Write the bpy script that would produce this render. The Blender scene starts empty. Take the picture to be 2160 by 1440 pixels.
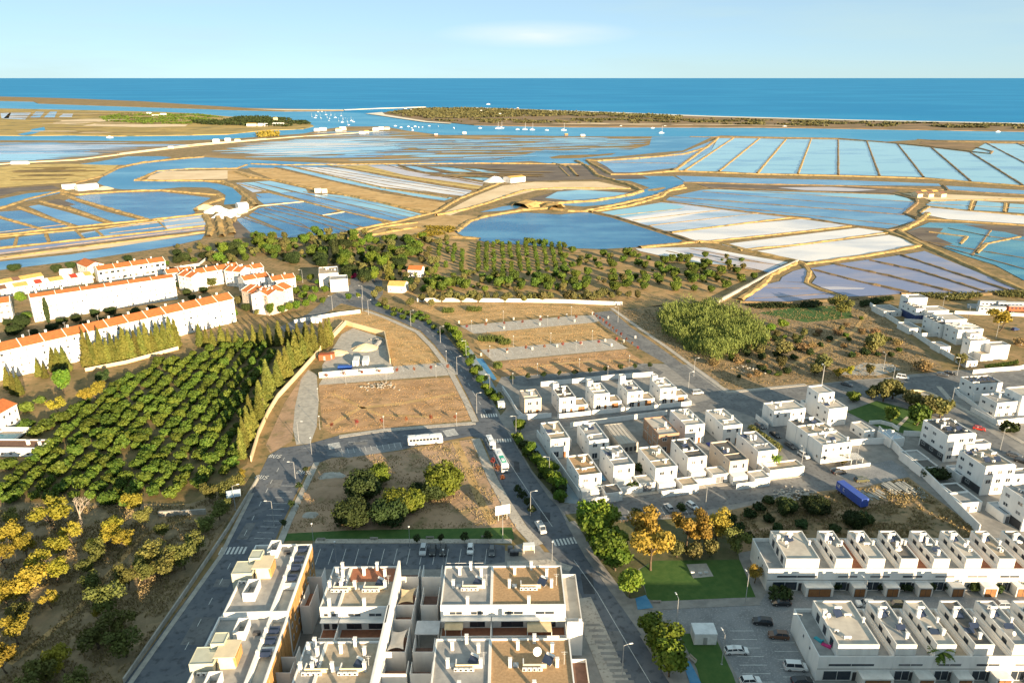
import bpy, bmesh, math, random
from mathutils import Vector, Matrix, noise
R = math.radians
sc = bpy.context.scene
COL = sc.collection
# ------------------------------------------------------------------ camera
F_PX, CX, CY, CAM_H, HORIZON = 1560.0, 1080.0, 720.0, 120.0, 163.0
PITCH = math.atan((CY - HORIZON) / F_PX)
cam = bpy.data.cameras.new('camera')
cam.sensor_width = 36.0
cam.lens = 36.0 * F_PX / 2160.0
cam.clip_start, cam.clip_end = 1.0, 200000.0
cam_o = bpy.data.objects.new('camera', cam)
cam_o.location = (0, 0, CAM_H)
cam_o.rotation_euler = (R(90) - PITCH, 0, 0)
COL.objects.link(cam_o)
sc.camera = cam_o
# ------------------------------------------------------------------ sky and sun
SUN_AZ, SUN_EL = 33.0, 12.0          # degrees to the right of straight behind the camera, above the horizon
to_sun = Vector((math.sin(R(SUN_AZ)) * math.cos(R(SUN_EL)), -math.cos(R(SUN_AZ)) * math.cos(R(SUN_EL)), math.sin(R(SUN_EL))))
world = bpy.data.worlds.new('World'); sc.world = world; world.use_nodes = True
wn, wl = world.node_tree.nodes, world.node_tree.links
wn.clear()
w_out = wn.new('ShaderNodeOutputWorld'); w_bg = wn.new('ShaderNodeBackground')
sky = wn.new('ShaderNodeTexSky'); sky.sky_type = 'NISHITA'; sky.sun_disc = False
sky.sun_elevation = R(SUN_EL)
sky.sun_rotation = math.atan2(to_sun.x, to_sun.y)
sky.altitude = 100; sky.air_density = 0.55; sky.dust_density = 0.1; sky.ozone_density = 3.4
w_bg.inputs['Strength'].default_value = 0.058
# thin high cloud: a soft noise veil in the sky's own direction space
w_tc = wn.new('ShaderNodeTexCoord'); w_map = wn.new('ShaderNodeMapping')
w_map.inputs['Scale'].default_value = (1.6, 1.6, 14.0); w_map.inputs['Location'].default_value = (0.35, 0.1, 0.25)
w_no = wn.new('ShaderNodeTexNoise'); w_no.inputs['Scale'].default_value = 1.7; w_no.inputs['Detail'].default_value = 7; w_no.inputs['Roughness'].default_value = 0.55
w_rp = wn.new('ShaderNodeValToRGB'); w_rp.color_ramp.elements[0].position = 0.46; w_rp.color_ramp.elements[1].position = 0.80
w_mu = wn.new('ShaderNodeMath'); w_mu.operation = 'MULTIPLY_ADD'; w_mu.inputs[1].default_value = 0.3; w_mu.inputs[2].default_value = 0.58
w_mx = wn.new('ShaderNodeMix'); w_mx.data_type = 'RGBA'; w_mx.inputs['B'].default_value = (3.75, 4.95, 4.95, 1)
wl.new(w_tc.outputs['Generated'], w_map.inputs['Vector']); wl.new(w_map.outputs['Vector'], w_no.inputs['Vector'])
wl.new(w_no.outputs['Fac'], w_rp.inputs['Fac']); wl.new(w_rp.outputs['Color'], w_mu.inputs[0]); wl.new(w_mu.outputs[0], w_mx.inputs['Factor'])
wl.new(sky.outputs['Color'], w_mx.inputs['A']); wl.new(w_mx.outputs['Result'], w_bg.inputs['Color'])
# the one long cloud bank above the horizon
c_map = wn.new('ShaderNodeMapping'); c_map.inputs['Scale'].default_value = (1 / 0.13, 0, 1 / 0.017); c_map.inputs['Location'].default_value = (-0.0296 / 0.13, 0, -0.0505 / 0.017)
c_len = wn.new('ShaderNodeVectorMath'); c_len.operation = 'LENGTH'; c_sub = wn.new('ShaderNodeMath'); c_sub.operation = 'SUBTRACT'; c_sub.use_clamp = True; c_sub.inputs[0].default_value = 1.0
c_no = wn.new('ShaderNodeTexNoise'); c_no.inputs['Scale'].default_value = 9.0; c_no.inputs['Detail'].default_value = 6; c_mp2 = wn.new('ShaderNodeMapping'); c_mp2.inputs['Scale'].default_value = (1, 1, 6)
c_mul = wn.new('ShaderNodeMath'); c_mul.operation = 'MULTIPLY'; c_mul.use_clamp = True; c_m2 = wn.new('ShaderNodeMath'); c_m2.operation = 'MULTIPLY'; c_m2.use_clamp = True; c_m2.inputs[1].default_value = 1.3
c_mx = wn.new('ShaderNodeMix'); c_mx.data_type = 'RGBA'; c_mx.inputs['B'].default_value = (5.9, 6.3, 6.2, 1)
wl.new(w_tc.outputs['Generated'], c_map.inputs['Vector']); wl.new(c_map.outputs['Vector'], c_len.inputs[0]); wl.new(c_len.outputs['Value'], c_sub.inputs[1])
wl.new(w_tc.outputs['Generated'], c_mp2.inputs['Vector']); wl.new(c_mp2.outputs['Vector'], c_no.inputs['Vector']); wl.new(c_sub.outputs[0], c_mul.inputs[0]); wl.new(c_no.outputs['Fac'], c_mul.inputs[1]); wl.new(c_mul.outputs[0], c_m2.inputs[0])
wl.new(c_m2.outputs[0], c_mx.inputs['Factor']); wl.new(w_mx.outputs['Result'], c_mx.inputs['A']); wl.new(c_mx.outputs['Result'], w_bg.inputs['Color'])
wl.new(w_bg.outputs[0], w_out.inputs[0])
sun = bpy.data.lights.new('sun', 'SUN'); sun.energy = 5.0; sun.angle = R(0.5); sun.color = (1.0, 0.77, 0.49)
sun_o = bpy.data.objects.new('sun', sun); sun_o.rotation_euler = to_sun.to_track_quat('Z', 'Y').to_euler(); COL.objects.link(sun_o)
vs = sc.view_settings
vs.view_transform = 'Standard'; vs.look = 'None'; vs.exposure = 1.52; vs.gamma = 1.0; vs.use_curve_mapping = False
sc.cycles.max_bounces = 5; sc.cycles.diffuse_bounces = 2; sc.cycles.glossy_bounces = 2
sc.cycles.transmission_bounces = 2; sc.cycles.transparent_max_bounces = 4
sc.cycles.caustics_reflective = False; sc.cycles.caustics_refractive = False

# ------------------------------------------------------------------ surveying: photograph point -> ground point at height z
_cp, _sp = math.cos(PITCH), math.sin(PITCH)
def G(px, py, z=0.0):
    X = (px - CX) / F_PX; Y = -(py - CY) / F_PX
    dy = _cp + Y * _sp; dz = -_sp + Y * _cp
    if dz > -0.002: dz = -0.002
    t = (z - CAM_H) / dz
    return Vector((X * t, dy * t, z))
FR = {'p': (0, 0, 1), 'a1': (0, 150, 3), 'a2': (720, 150, 3), 'a3': (1440, 150, 3), 'a4': (0, 500, 3), 'a5': (620, 500, 3), 'a6': (1440, 500, 3),
      'b1': (0, 960, 3), 'b2': (380, 1130, 4.5), 'b3': (800, 1130, 4.5), 'b4': (1180, 1000, 3.2729), 'b5': (1560, 1000, 3.2733),
      'b6': (1040, 760, 3), 'b7': (1640, 760, 4.1538), 'b8': (560, 860, 3.1765),
      'c1': (900, 400, 4), 'c2': (1400, 400, 4), 'c3': (0, 330, 4), 'c4': (480, 330, 4), 'c5': (1800, 540, 5.539), 'c6': (600, 540, 5.539), 'c8': (0, 520, 5.539)}
def Q(fr, x, y, z=0.0):
    o = FR[fr]
    return G(o[0] + x / o[2], o[1] + y / o[2], z)

# ------------------------------------------------------------------ materials (all procedural)
M = {}
def mat(name, col, rough=0.85, col2=None, scale=0.6, bump=0.0, spec=0.3, metal=0.0, detail=4, lo=0.38, hi=0.62, rnd=0.0, col3=None, scale3=8.0, stretch=None, emit=0, coat=0.0, bscale=None, trans=0.0):
    m = bpy.data.materials.new(name); m.use_nodes = True
    n, l = m.node_tree.nodes, m.node_tree.links
    b = n['Principled BSDF']
    b.inputs['Roughness'].default_value = rough; b.inputs['Metallic'].default_value = metal
    b.inputs['Specular IOR Level'].default_value = spec
    if coat: b.inputs['Coat Weight'].default_value = coat; b.inputs['Coat Roughness'].default_value = 0.06
    if col2 is None: col2 = tuple(c * 0.82 for c in col)
    geo = n.new('ShaderNodeNewGeometry'); vec = geo.outputs['Position']
    if stretch:
        mp = n.new('ShaderNodeMapping'); mp.inputs['Scale'].default_value = stretch[:3]
        if len(stretch) > 3: mp.inputs['Rotation'].default_value = (0, 0, R(stretch[3]))
        l.new(vec, mp.inputs['Vector']); vec = mp.outputs['Vector']
    no = n.new('ShaderNodeTexNoise'); no.inputs['Scale'].default_value = scale; no.inputs['Detail'].default_value = detail; no.inputs['Roughness'].default_value = 0.62
    l.new(vec, no.inputs['Vector'])
    rp = n.new('ShaderNodeValToRGB'); e = rp.color_ramp.elements
    e[0].position, e[1].position = lo, hi; e[0].color = (*col, 1); e[1].color = (*col2, 1)
    l.new(no.outputs['Fac'], rp.inputs['Fac']); out = rp.outputs['Color']
    if col3 is not None:
        n3 = n.new('ShaderNodeTexNoise'); n3.inputs['Scale'].default_value = scale3; n3.inputs['Detail'].default_value = 3; l.new(vec, n3.inputs['Vector'])
        r3 = n.new('ShaderNodeValToRGB'); r3.color_ramp.elements[0].position = 0.52; r3.color_ramp.elements[1].position = 0.68
        l.new(n3.outputs['Fac'], r3.inputs['Fac'])
        mx = n.new('ShaderNodeMix'); mx.data_type = 'RGBA'; mx.inputs['B'].default_value = (*col3, 1)
        l.new(r3.outputs['Color'], mx.inputs['Factor']); l.new(out, mx.inputs['A']); out = mx.outputs['Result']
    if rnd:
        oi = n.new('ShaderNodeObjectInfo'); mr = n.new('ShaderNodeMapRange')
        mr.inputs['To Min'].default_value = 1 - rnd; mr.inputs['To Max'].default_value = 1 + rnd; l.new(oi.outputs['Random'], mr.inputs['Value'])
        hs = n.new('ShaderNodeHueSaturation'); l.new(mr.outputs['Result'], hs.inputs['Value'])
        m2 = n.new('ShaderNodeMapRange'); m2.inputs['To Min'].default_value = 0.5 - rnd * 0.09; m2.inputs['To Max'].default_value = 0.5 + rnd * 0.05
        mm = n.new('ShaderNodeMath'); mm.operation = 'FRACT'; m7 = n.new('ShaderNodeMath'); m7.operation = 'MULTIPLY'; m7.inputs[1].default_value = 7.3
        l.new(oi.outputs['Random'], m7.inputs[0]); l.new(m7.outputs[0], mm.inputs[0]); l.new(mm.outputs[0], m2.inputs['Value'])
        l.new(m2.outputs['Result'], hs.inputs['Hue']); l.new(out, hs.inputs['Color']); out = hs.outputs['Color']
    l.new(out, b.inputs['Base Color'])
    if bump:
        bp = n.new('ShaderNodeBump'); bp.inputs['Strength'].default_value = min(1.0, bump); bp.inputs['Distance'].default_value = max(0.05, bump * 0.25)
        nb = n.new('ShaderNodeTexNoise'); nb.inputs['Scale'].default_value = bscale or scale * 4; nb.inputs['Detail'].default_value = 5; l.new(vec, nb.inputs['Vector'])
        l.new(nb.outputs['Fac'], bp.inputs['Height']); l.new(bp.outputs['Normal'], b.inputs['Normal'])
    if trans:   # leaves: light comes through
        tr = n.new('ShaderNodeBsdfTranslucent'); l.new(out, tr.inputs['Color'])
        ms = n.new('ShaderNodeMixShader'); ms.inputs[0].default_value = trans
        mo = n['Material Output']; l.new(b.outputs[0], ms.inputs[1]); l.new(tr.outputs[0], ms.inputs[2]); l.new(ms.outputs[0], mo.inputs['Surface'])
    if emit: b.inputs['Emission Strength'].default_value = emit
    M[name] = m
    return m
def water(name, col, rough=0.12, bump=0.15, scale=0.25, col2=None, patch=0.01, lo=0.45, hi=0.62, spec=0.5):
    m = mat(name, col, rough=rough, col2=col2 or tuple(c * 0.85 for c in col), scale=patch, lo=lo, hi=hi, spec=spec, detail=5, stretch=(1, 2.2, 1))
    n, l = m.node_tree.nodes, m.node_tree.links
    b = n['Principled BSDF']; b.inputs['IOR'].default_value = 1.33
    if bump:
        g = n.new('ShaderNodeNewGeometry'); mp = n.new('ShaderNodeMapping'); mp.inputs['Scale'].default_value = (0.6, 1.5, 1); mp.inputs['Rotation'].default_value = (0, 0, 0.3)
        nb = n.new('ShaderNodeTexNoise'); nb.inputs['Scale'].default_value = scale; nb.inputs['Detail'].default_value = 6; nb.inputs['Roughness'].default_value = 0.7
        bp = n.new('ShaderNodeBump'); bp.inputs['Strength'].default_value = 1.0; bp.inputs['Distance'].default_value = bump
        l.new(g.outputs['Position'], mp.inputs['Vector']); l.new(mp.outputs['Vector'], nb.inputs['Vector']); l.new(nb.outputs['Fac'], bp.inputs['Height']); l.new(bp.outputs['Normal'], b.inputs['Normal'])
    return m
# ground
mat('soil', (0.34, 0.225, 0.11), col2=(0.21, 0.155, 0.065), scale=0.09, bump=0.6, bscale=1.2, col3=(0.12, 0.11, 0.045), scale3=0.35)
mat('lot_dry', (0.49, 0.305, 0.165), col2=(0.36, 0.215, 0.11), scale=0.10, bump=0.9, bscale=0.9, col3=(0.25, 0.165, 0.08), scale3=0.16, stretch=(1, 1.6, 1, 25))
mat('lot_grass', (0.53, 0.345, 0.165), col2=(0.39, 0.25, 0.11), scale=0.12, bump=0.9, bscale=1.1, col3=(0.29, 0.21, 0.09), scale3=0.2, stretch=(1, 1.8, 1, -20))
mat('lot_clay', (0.44, 0.29, 0.185), col2=(0.33, 0.22, 0.14), scale=0.10, bump=0.8, bscale=0.8, col3=(0.25, 0.19, 0.10), scale3=0.2)
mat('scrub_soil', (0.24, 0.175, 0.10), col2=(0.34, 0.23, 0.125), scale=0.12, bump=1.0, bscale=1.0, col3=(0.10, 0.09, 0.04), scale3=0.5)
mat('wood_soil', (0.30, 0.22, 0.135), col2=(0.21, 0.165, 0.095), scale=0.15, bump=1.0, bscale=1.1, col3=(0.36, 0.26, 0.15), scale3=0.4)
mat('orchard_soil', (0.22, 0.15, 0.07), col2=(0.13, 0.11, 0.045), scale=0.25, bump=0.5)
mat('grove_soil', (0.44, 0.28, 0.135), col2=(0.31, 0.21, 0.09), scale=0.08, bump=0.5, col3=(0.2, 0.16, 0.07), scale3=0.2)
mat('bed_green', (0.13, 0.12, 0.06), col2=(0.085, 0.095, 0.04), scale=0.5, bump=0.5, bscale=3)
mat('lawn', (0.045, 0.105, 0.022), col2=(0.07, 0.13, 0.03), scale=0.5, bump=0.4, bscale=5)
mat('asphalt', (0.095, 0.11, 0.135), col2=(0.15, 0.16, 0.178), scale=0.10, col3=(0.075, 0.082, 0.095), scale3=0.6, bump=0.1, bscale=6, rough=0.8)  # grey tinted bluish to put the blue of the shaded streets into the colour
mat('asphalt_old', (0.145, 0.148, 0.155), col2=(0.21, 0.21, 0.21), scale=0.16, col3=(0.11, 0.11, 0.11), scale3=0.8, bump=0.1, bscale=6)
mat('cobble', (0.25, 0.255, 0.265), col2=(0.19, 0.195, 0.205), scale=0.2, col3=(0.32, 0.32, 0.32), scale3=2.5, bump=0.2, bscale=5)
mat('paving', (0.48, 0.44, 0.385), col2=(0.40, 0.365, 0.32), scale=0.3, col3=(0.28, 0.25, 0.22), scale3=1.5, bump=0.15, bscale=4)
mat('paving_grey', (0.30, 0.285, 0.265), col2=(0.22, 0.21, 0.20), scale=0.35, bump=0.1)
mat('concrete', (0.45, 0.42, 0.37), col2=(0.33, 0.31, 0.28), scale=0.5, bump=0.1)
mat('bike_blue', (0.06, 0.22, 0.42), col2=(0.10, 0.27, 0.45), scale=0.4)
mat('bike_faded', (0.24, 0.31, 0.36), col2=(0.30, 0.33, 0.34), scale=0.3)
mat('line_white', (0.75, 0.75, 0.72), col2=(0.5, 0.5, 0.48), scale=1.5)
mat('sand', (0.78, 0.61, 0.40), col2=(0.66, 0.50, 0.31), scale=0.03, bump=0.2)
mat('beach', (0.80, 0.74, 0.62), col2=(0.72, 0.64, 0.5), scale=0.02)
mat('straw', (0.64, 0.47, 0.17), col2=(0.50, 0.36, 0.12), scale=0.03, bump=0.3, col3=(0.28, 0.20, 0.07), scale3=0.07, stretch=(1, 2.5, 1, 15))
mat('tanfield', (0.62, 0.41, 0.18), col2=(0.50, 0.31, 0.12), scale=0.03, bump=0.3, col3=(0.34, 0.22, 0.09), scale3=0.09, stretch=(1, 1.5, 1, 40))
mat('dyke', (0.48, 0.32, 0.13), col2=(0.33, 0.225, 0.09), scale=0.10, bump=0.8, bscale=0.6, col3=(0.20, 0.15, 0.055), scale3=0.25)
mat('dyke_dark', (0.30, 0.20, 0.10), col2=(0.18, 0.125, 0.06), scale=0.15, bump=0.8, bscale=0.6)
mat('track', (0.56, 0.37, 0.17), col2=(0.40, 0.26, 0.11), scale=0.08, bump=0.5)
mat('mud', (0.12, 0.085, 0.06), col2=(0.20, 0.15, 0.10), scale=0.03, rough=0.6, stretch=(1, 2.5, 1))
mat('marsh', (0.34, 0.22, 0.08), col2=(0.23, 0.155, 0.06), scale=0.012, bump=0.5, bscale=0.3, col3=(0.13, 0.10, 0.04), scale3=0.04, stretch=(1, 2.2, 1))
mat('marsh_green', (0.50, 0.34, 0.10), col2=(0.33, 0.245, 0.08), scale=0.008, bump=0.5, bscale=0.3, col3=(0.13, 0.12, 0.045), scale3=0.02, stretch=(1, 2.4, 1))
mat('dune', (0.31, 0.195, 0.10), col2=(0.21, 0.14, 0.07), scale=0.01, bump=0.5, bscale=0.2, col3=(0.09, 0.085, 0.04), scale3=0.015, stretch=(1, 2.0, 1))
mat('marsh_pools', (0.40, 0.26, 0.10), col2=(0.26, 0.17, 0.07), scale=0.02, lo=0.42, hi=0.58, rough=0.7, stretch=(0.35, 1.0, 1, 12), col3=(0.22, 0.17, 0.06), scale3=0.03)
mat('salt_stripes', (0.38, 0.25, 0.11), col2=(0.26, 0.18, 0.085), scale=0.02, lo=0.42, hi=0.58, rough=0.7, stretch=(0.35, 1.0, 1, 12))
mat('salt', (0.78, 0.76, 0.755), col2=(0.46, 0.51, 0.61), scale=0.022, lo=0.46, hi=0.70, rough=0.55, stretch=(0.45, 1.3, 1, 12), bump=0.1, detail=7)
mat('salt_wet', (0.66, 0.66, 0.72), col2=(0.30, 0.43, 0.58), scale=0.022, lo=0.40, hi=0.62, rough=0.3, spec=0.4, stretch=(0.45, 1.3, 1, 12), detail=7)
mat('salt_pink', (0.60, 0.53, 0.53), col2=(0.47, 0.45, 0.50), scale=0.04, lo=0.42, hi=0.6, rough=0.35, stretch=(0.5, 3, 1, -10))
water('sea', (0.014, 0.225, 0.48), rough=0.5, bump=1.0, scale=0.03, col2=(0.03, 0.28, 0.54), patch=0.0010, spec=0.1)
water('lagoon', (0.03, 0.28, 0.52), rough=0.35, bump=0.5, scale=0.12, patch=0.004, col2=(0.09, 0.36, 0.58), spec=0.16)
water('creek', (0.035, 0.22, 0.43), rough=0.3, bump=0.25, scale=0.25, patch=0.008, col2=(0.12, 0.34, 0.54), spec=0.18)
water('pan_deep', (0.018, 0.14, 0.32), rough=0.2, bump=0.12, scale=0.5, patch=0.012, col2=(0.075, 0.25, 0.43), spec=0.2)
water('pan_mid', (0.06, 0.215, 0.42), rough=0.16, bump=0.05, scale=0.6, patch=0.012, col2=(0.16, 0.35, 0.53), spec=0.2)
water('pan_sky', (0.27, 0.53, 0.64), rough=0.12, bump=0.03, scale=0.5, patch=0.008, col2=(0.12, 0.31, 0.49), lo=0.50, hi=0.66, spec=0.2)
water('pan_violet', (0.20, 0.225, 0.37), rough=0.14, bump=0.03, scale=0.6, patch=0.02, col2=(0.31, 0.29, 0.37), spec=0.2)
water('pan_teal', (0.02, 0.19, 0.33), rough=0.2, bump=0.08, scale=0.5, patch=0.012, col2=(0.10, 0.31, 0.40), spec=0.2)

# ------------------------------------------------------------------ objects
def setp(o, label=None, cat=None, group=None, kind=None):
    if label: o['label'] = label
    if cat: o['category'] = cat
    if group: o['group'] = group
    if kind: o['kind'] = kind
    return o
def link(name, me, parent=None, loc=None, rz=None):
    o = bpy.data.objects.new(name, me)
    COL.objects.link(o)
    if parent is not None: o.parent = parent
    if loc is not None: o.location = loc
    if rz is not None: o.rotation_euler = (0, 0, rz)
    return o
def thing(name, label, cat, loc, rz=0.0, group=None):
    o = link(name, None, None, loc, rz); o.empty_display_size = 0.5
    return setp(o, label, cat, group)
class MB:
    """collects shapes; build() links them as one mesh object"""
    def __init__(s): s.v = []; s.f = []; s.mi = []; s.cur = 0
    def quad(s, a, b, c, d):
        i = len(s.v); s.v += [tuple(a), tuple(b), tuple(c), tuple(d)]; s.f.append((i, i + 1, i + 2, i + 3)); s.mi.append(s.cur)
    def tri(s, a, b, c):
        i = len(s.v); s.v += [tuple(a), tuple(b), tuple(c)]; s.f.append((i, i + 1, i + 2)); s.mi.append(s.cur)
    def poly(s, pts, z=None):
        i = len(s.v)
        for p in pts: s.v.append((p[0], p[1], p[2] if z is None else z))
        s.f.append(tuple(range(i, i + len(pts)))); s.mi.append(s.cur)
    def box(s, x0, y0, z0, x1, y1, z1, bottom=False):
        i = len(s.v)
        s.v += [(x0, y0, z0), (x1, y0, z0), (x1, y1, z0), (x0, y1, z0), (x0, y0, z1), (x1, y0, z1), (x1, y1, z1), (x0, y1, z1)]
        fs = [(4, 5, 6, 7), (0, 1, 5, 4), (1, 2, 6, 5), (2, 3, 7, 6), (3, 0, 4, 7)]
        if bottom: fs.append((3, 2, 1, 0))
        for q in fs: s.f.append(tuple(i + k for k in q)); s.mi.append(s.cur)
        return s
    def hexa(s, p):   # 8 points: bottom ring, top ring
        i = len(s.v); s.v += [tuple(q) for q in p]
        for q in [(4, 5, 6, 7), (0, 1, 5, 4), (1, 2, 6, 5), (2, 3, 7, 6), (3, 0, 4, 7), (3, 2, 1, 0)]: s.f.append(tuple(i + k for k in q)); s.mi.append(s.cur)
    def prism(s, pts, z0, z1):
        i = len(s.v); k = len(pts)
        for p in pts: s.v.append((p[0], p[1], z0))
        for p in pts: s.v.append((p[0], p[1], z1))
        s.f.append(tuple(range(i + k, i + 2 * k))); s.mi.append(s.cur)
        for j in range(k): s.f.append((i + j, i + (j + 1) % k, i + k + (j + 1) % k, i + k + j)); s.mi.append(s.cur)
    def tube(s, a, b, r0, r1, n=8, cap=True):
        a, b = Vector(a), Vector(b); d = (b - a)
        if d.length < 1e-6: return
        d.normalize(); u = d.orthogonal().normalized(); w = d.cross(u)
        i = len(s.v)
        for (c, r) in ((a, r0), (b, r1)):
            for k in range(n):
                t = 2 * math.pi * k / n; s.v.append(tuple(c + (u * math.cos(t) + w * math.sin(t)) * r))
        for k in range(n): s.f.append((i + k, i + (k + 1) % n, i + n + (k + 1) % n, i + n + k)); s.mi.append(s.cur)
        if cap: s.f.append(tuple(range(i + n, i + 2 * n))); s.mi.append(s.cur)
    def lathe(s, prof, n=12, c=(0, 0)):
        i = len(s.v)
        for (r, z) in prof:
            for k in range(n):
                t = 2 * math.pi * k / n; s.v.append((c[0] + r * math.cos(t), c[1] + r * math.sin(t), z))
        for j in range(len(prof) - 1):
            for k in range(n): s.f.append((i + j * n + k, i + j * n + (k + 1) % n, i + (j + 1) * n + (k + 1) % n, i + (j + 1) * n + k)); s.mi.append(s.cur)
        s.f.append(tuple(range(i + (len(prof) - 1) * n, i + len(prof) * n))); s.mi.append(s.cur)
    def mesh(s, name, mats, smooth=False):
        me = bpy.data.meshes.new(name); me.from_pydata(s.v, [], s.f)
        if not isinstance(mats, (list, tuple)): mats = [mats]
        for m in mats: me.materials.append(M[m] if isinstance(m, str) else m)
        if len(mats) > 1: me.polygons.foreach_set('material_index', s.mi)
        if smooth: me.polygons.foreach_set('use_smooth', [True] * len(me.polygons))
        me.update(); return me
    def build(s, name, mats, parent=None, loc=None, rz=None, smooth=False):
        return link(name, s.mesh(name, mats, smooth), parent, loc, rz)
CACHE = {}
def shared(key, fn):
    if key not in CACHE: CACHE[key] = fn()
    return CACHE[key]
ORD = ['first', 'second', 'third', 'fourth', 'fifth', 'sixth', 'seventh', 'eighth', 'ninth', 'tenth', 'eleventh', 'twelfth', 'thirteenth', 'fourteenth', 'fifteenth', 'sixteenth', 'seventeenth', 'eighteenth', 'nineteenth', 'twentieth']
def nth(i):
    if i < 20: return ORD[i]
    t = ['twenty', 'thirty', 'forty', 'fifty', 'sixty'][(i + 1) // 10 - 2]; u = (i + 1) % 10
    return t + ('-' + ORD[u - 1] if u else '-th')
def sheet(name, m, pts, z, fr='p', skirt=0.0):
    """a flat surface of the setting from its outline"""
    P3 = [Q(fr, x, y, 0.0) for (x, y) in pts]
    b = MB()
    if skirt: b.prism([(p.x, p.y) for p in P3], z - skirt, z)
    else: b.poly([(p.x, p.y, z) for p in P3])
    o = b.build(name, m); o['kind'] = 'structure'
    return o
def smooth_line(pts, step):
    out = []
    for a, b in zip(pts[:-1], pts[1:]):
        k = max(1, int((b - a).length / step))
        for i in range(k): out.append(a.lerp(b, i / k))
    out.append(pts[-1]); return out
def bank(name, m, pts, width, height, fr='p', step=6.0, base=0.0, rough=0.25, z=None, top=0.45, kind='structure', closed=False):
    """an earth bank or low wall with a trapezoid section along a line"""
    P3 = [Q(fr, x, y, 0.0) for (x, y) in pts]
    if closed: P3.append(P3[0].copy())
    L = smooth_line(P3, step); b = MB(); rows = []
    for i, p in enumerate(L):
        d = (L[min(i + 1, len(L) - 1)] - L[max(i - 1, 0)]); d.z = 0
        if d.length < 1e-6: d = Vector((1, 0, 0))
        d.normalize(); nrm = Vector((-d.y, d.x, 0))
        w = width * 0.5 * (1 + rough * random.uniform(-1, 1)); h = height * (1 + rough * random.uniform(-1, 1))
        c = p + nrm * random.uniform(-1, 1) * rough * width * 0.3
        rows.append([(c - nrm * w), (c - nrm * w * top) + Vector((0, 0, h)), (c + nrm * w * top) + Vector((0, 0, h * (1 + rough * random.uniform(-.5, .5)))), (c + nrm * w)])
    for r in rows:
        r[0].z = base - 0.3; r[3].z = base - 0.3; r[1].z += base; r[2].z += base
    i0 = len(b.v)
    for r in rows: b.v += [tuple(q) for q in r]
    for i in range(len(rows) - 1):
        for k in range(3): b.f.append((i0 + i * 4 + k, i0 + i * 4 + k + 1, i0 + (i + 1) * 4 + k + 1, i0 + (i + 1) * 4 + k)); b.mi.append(0)
    o = b.build(name, m); o['kind'] = kind
    return o
# ================================================================== THE SETTING: sea, lagoon, islands, salt pans
random.seed(3)
b = MB(); b.poly([(-90000, 300, -1.2), (90000, 300, -1.2), (90000, 95000, -1.2), (-90000, 95000, -1.2)]); b.build('sea', 'sea')['kind'] = 'structure'
# sheltered lagoon water (a calmer, lighter sheet inside the barrier islands)
sheet('lagoon_water', 'lagoon', [(-500, 206), (0, 212), (300, 222), (600, 234), (760, 238), (860, 246), (1000, 262), (1300, 266), (1700, 268), (2160, 276), (2700, 288), (2700, 330), (2160, 330), (-500, 330)], -1.0)
# barrier islands
sheet('barrier_spit', 'marsh', [(-500, 192), (0, 204), (150, 208), (300, 214), (420, 222), (520, 228), (640, 230.5), (725, 231.5), (725, 234), (600, 235), (500, 232.5), (430, 230), (300, 226), (180, 222), (80, 218.5), (70, 214.5), (0, 213), (-500, 205)], 0.3, skirt=1.6)
sheet('barrier_beach', 'beach', [(600, 231), (725, 231.5), (725, 233.6), (600, 233.4), (520, 230)], 0.6)
sheet('barrier_island', 'dune', [(800, 239), (840, 233), (900, 228.5), (1000, 227.5), (1100, 231), (1300, 238), (1500, 246), (1800, 254), (2160, 261), (2800, 276), (2800, 294), (2160, 277.5), (1900, 273.5), (1700, 270), (1600, 269), (1440, 268.5), (1200, 268), (1000, 264), (950, 259), (900, 256), (840, 247), (805, 243)], 0.3, skirt=1.6)
sheet('barrier_beach', 'beach', [(960, 227.2), (1000, 227), (1100, 230.6), (1300, 237.4), (1500, 245.3), (1800, 253.3), (2160, 260.2), (2800, 275), (2800, 277.2), (2160, 262.2), (1800, 255.2), (1500, 247.4), (1300, 240.4), (1100, 232.6), (1000, 228.6)], 0.9)
sheet('barrier_beach', 'beach', [(770, 240), (806, 237), (812, 242), (850, 248), (900, 256), (953, 260), (950, 261.6), (895, 258), (840, 250), (800, 244)], 0.55)
bank('harbour_mole', 'beach', [(725, 232.6), (800, 229.5), (897, 226.6)], 14, 2.2, rough=0.1, step=40)
sheet('marsh_island', 'marsh_green', [(-600, 222), (0, 229), (200, 233), (330, 236), (420, 240), (480, 246), (560, 249), (620, 254), (655, 262), (662, 266), (640, 272), (560, 275), (480, 283), (400, 285), (330, 286), (250, 287), (150, 285), (60, 286), (-600, 282)], 0.2, skirt=1.5)
for q in [[(4, 268), (70, 265), (55, 300), (10, 300)], [(-60, 268), (0, 268), (0, 290), (-60, 290)], [(20, 302), (60, 265), (198, 263), (160, 308)]]: sheet('salt_pan', 'salt_wet', q, 0.36, 'a1')
for q in [[(188, 298), (228, 258), (282, 260), (250, 298)], [(275, 297), (318, 258), (362, 258), (345, 296)]]: sheet('salt_pan', 'pan_mid', q, 0.42, 'a1')
sheet('salt_pan', 'salt_wet', [(372, 292), (400, 272), (462, 272), (455, 292)], 0.36, 'a1')
for q in [[(330, 332), (400, 312), (560, 304), (760, 305), (700, 316), (520, 333), (420, 337)], [(520, 348), (600, 334), (900, 332), (1190, 340), (1170, 352), (900, 356)]]: sheet('sand_flat', 'sand', q, 0.4, 'a1')
sheet('tidal_creek', 'lagoon', [(110, 402), (190, 385), (200, 370), (280, 355), (288, 375), (215, 398), (150, 408)], 0.4, 'a1')
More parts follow.
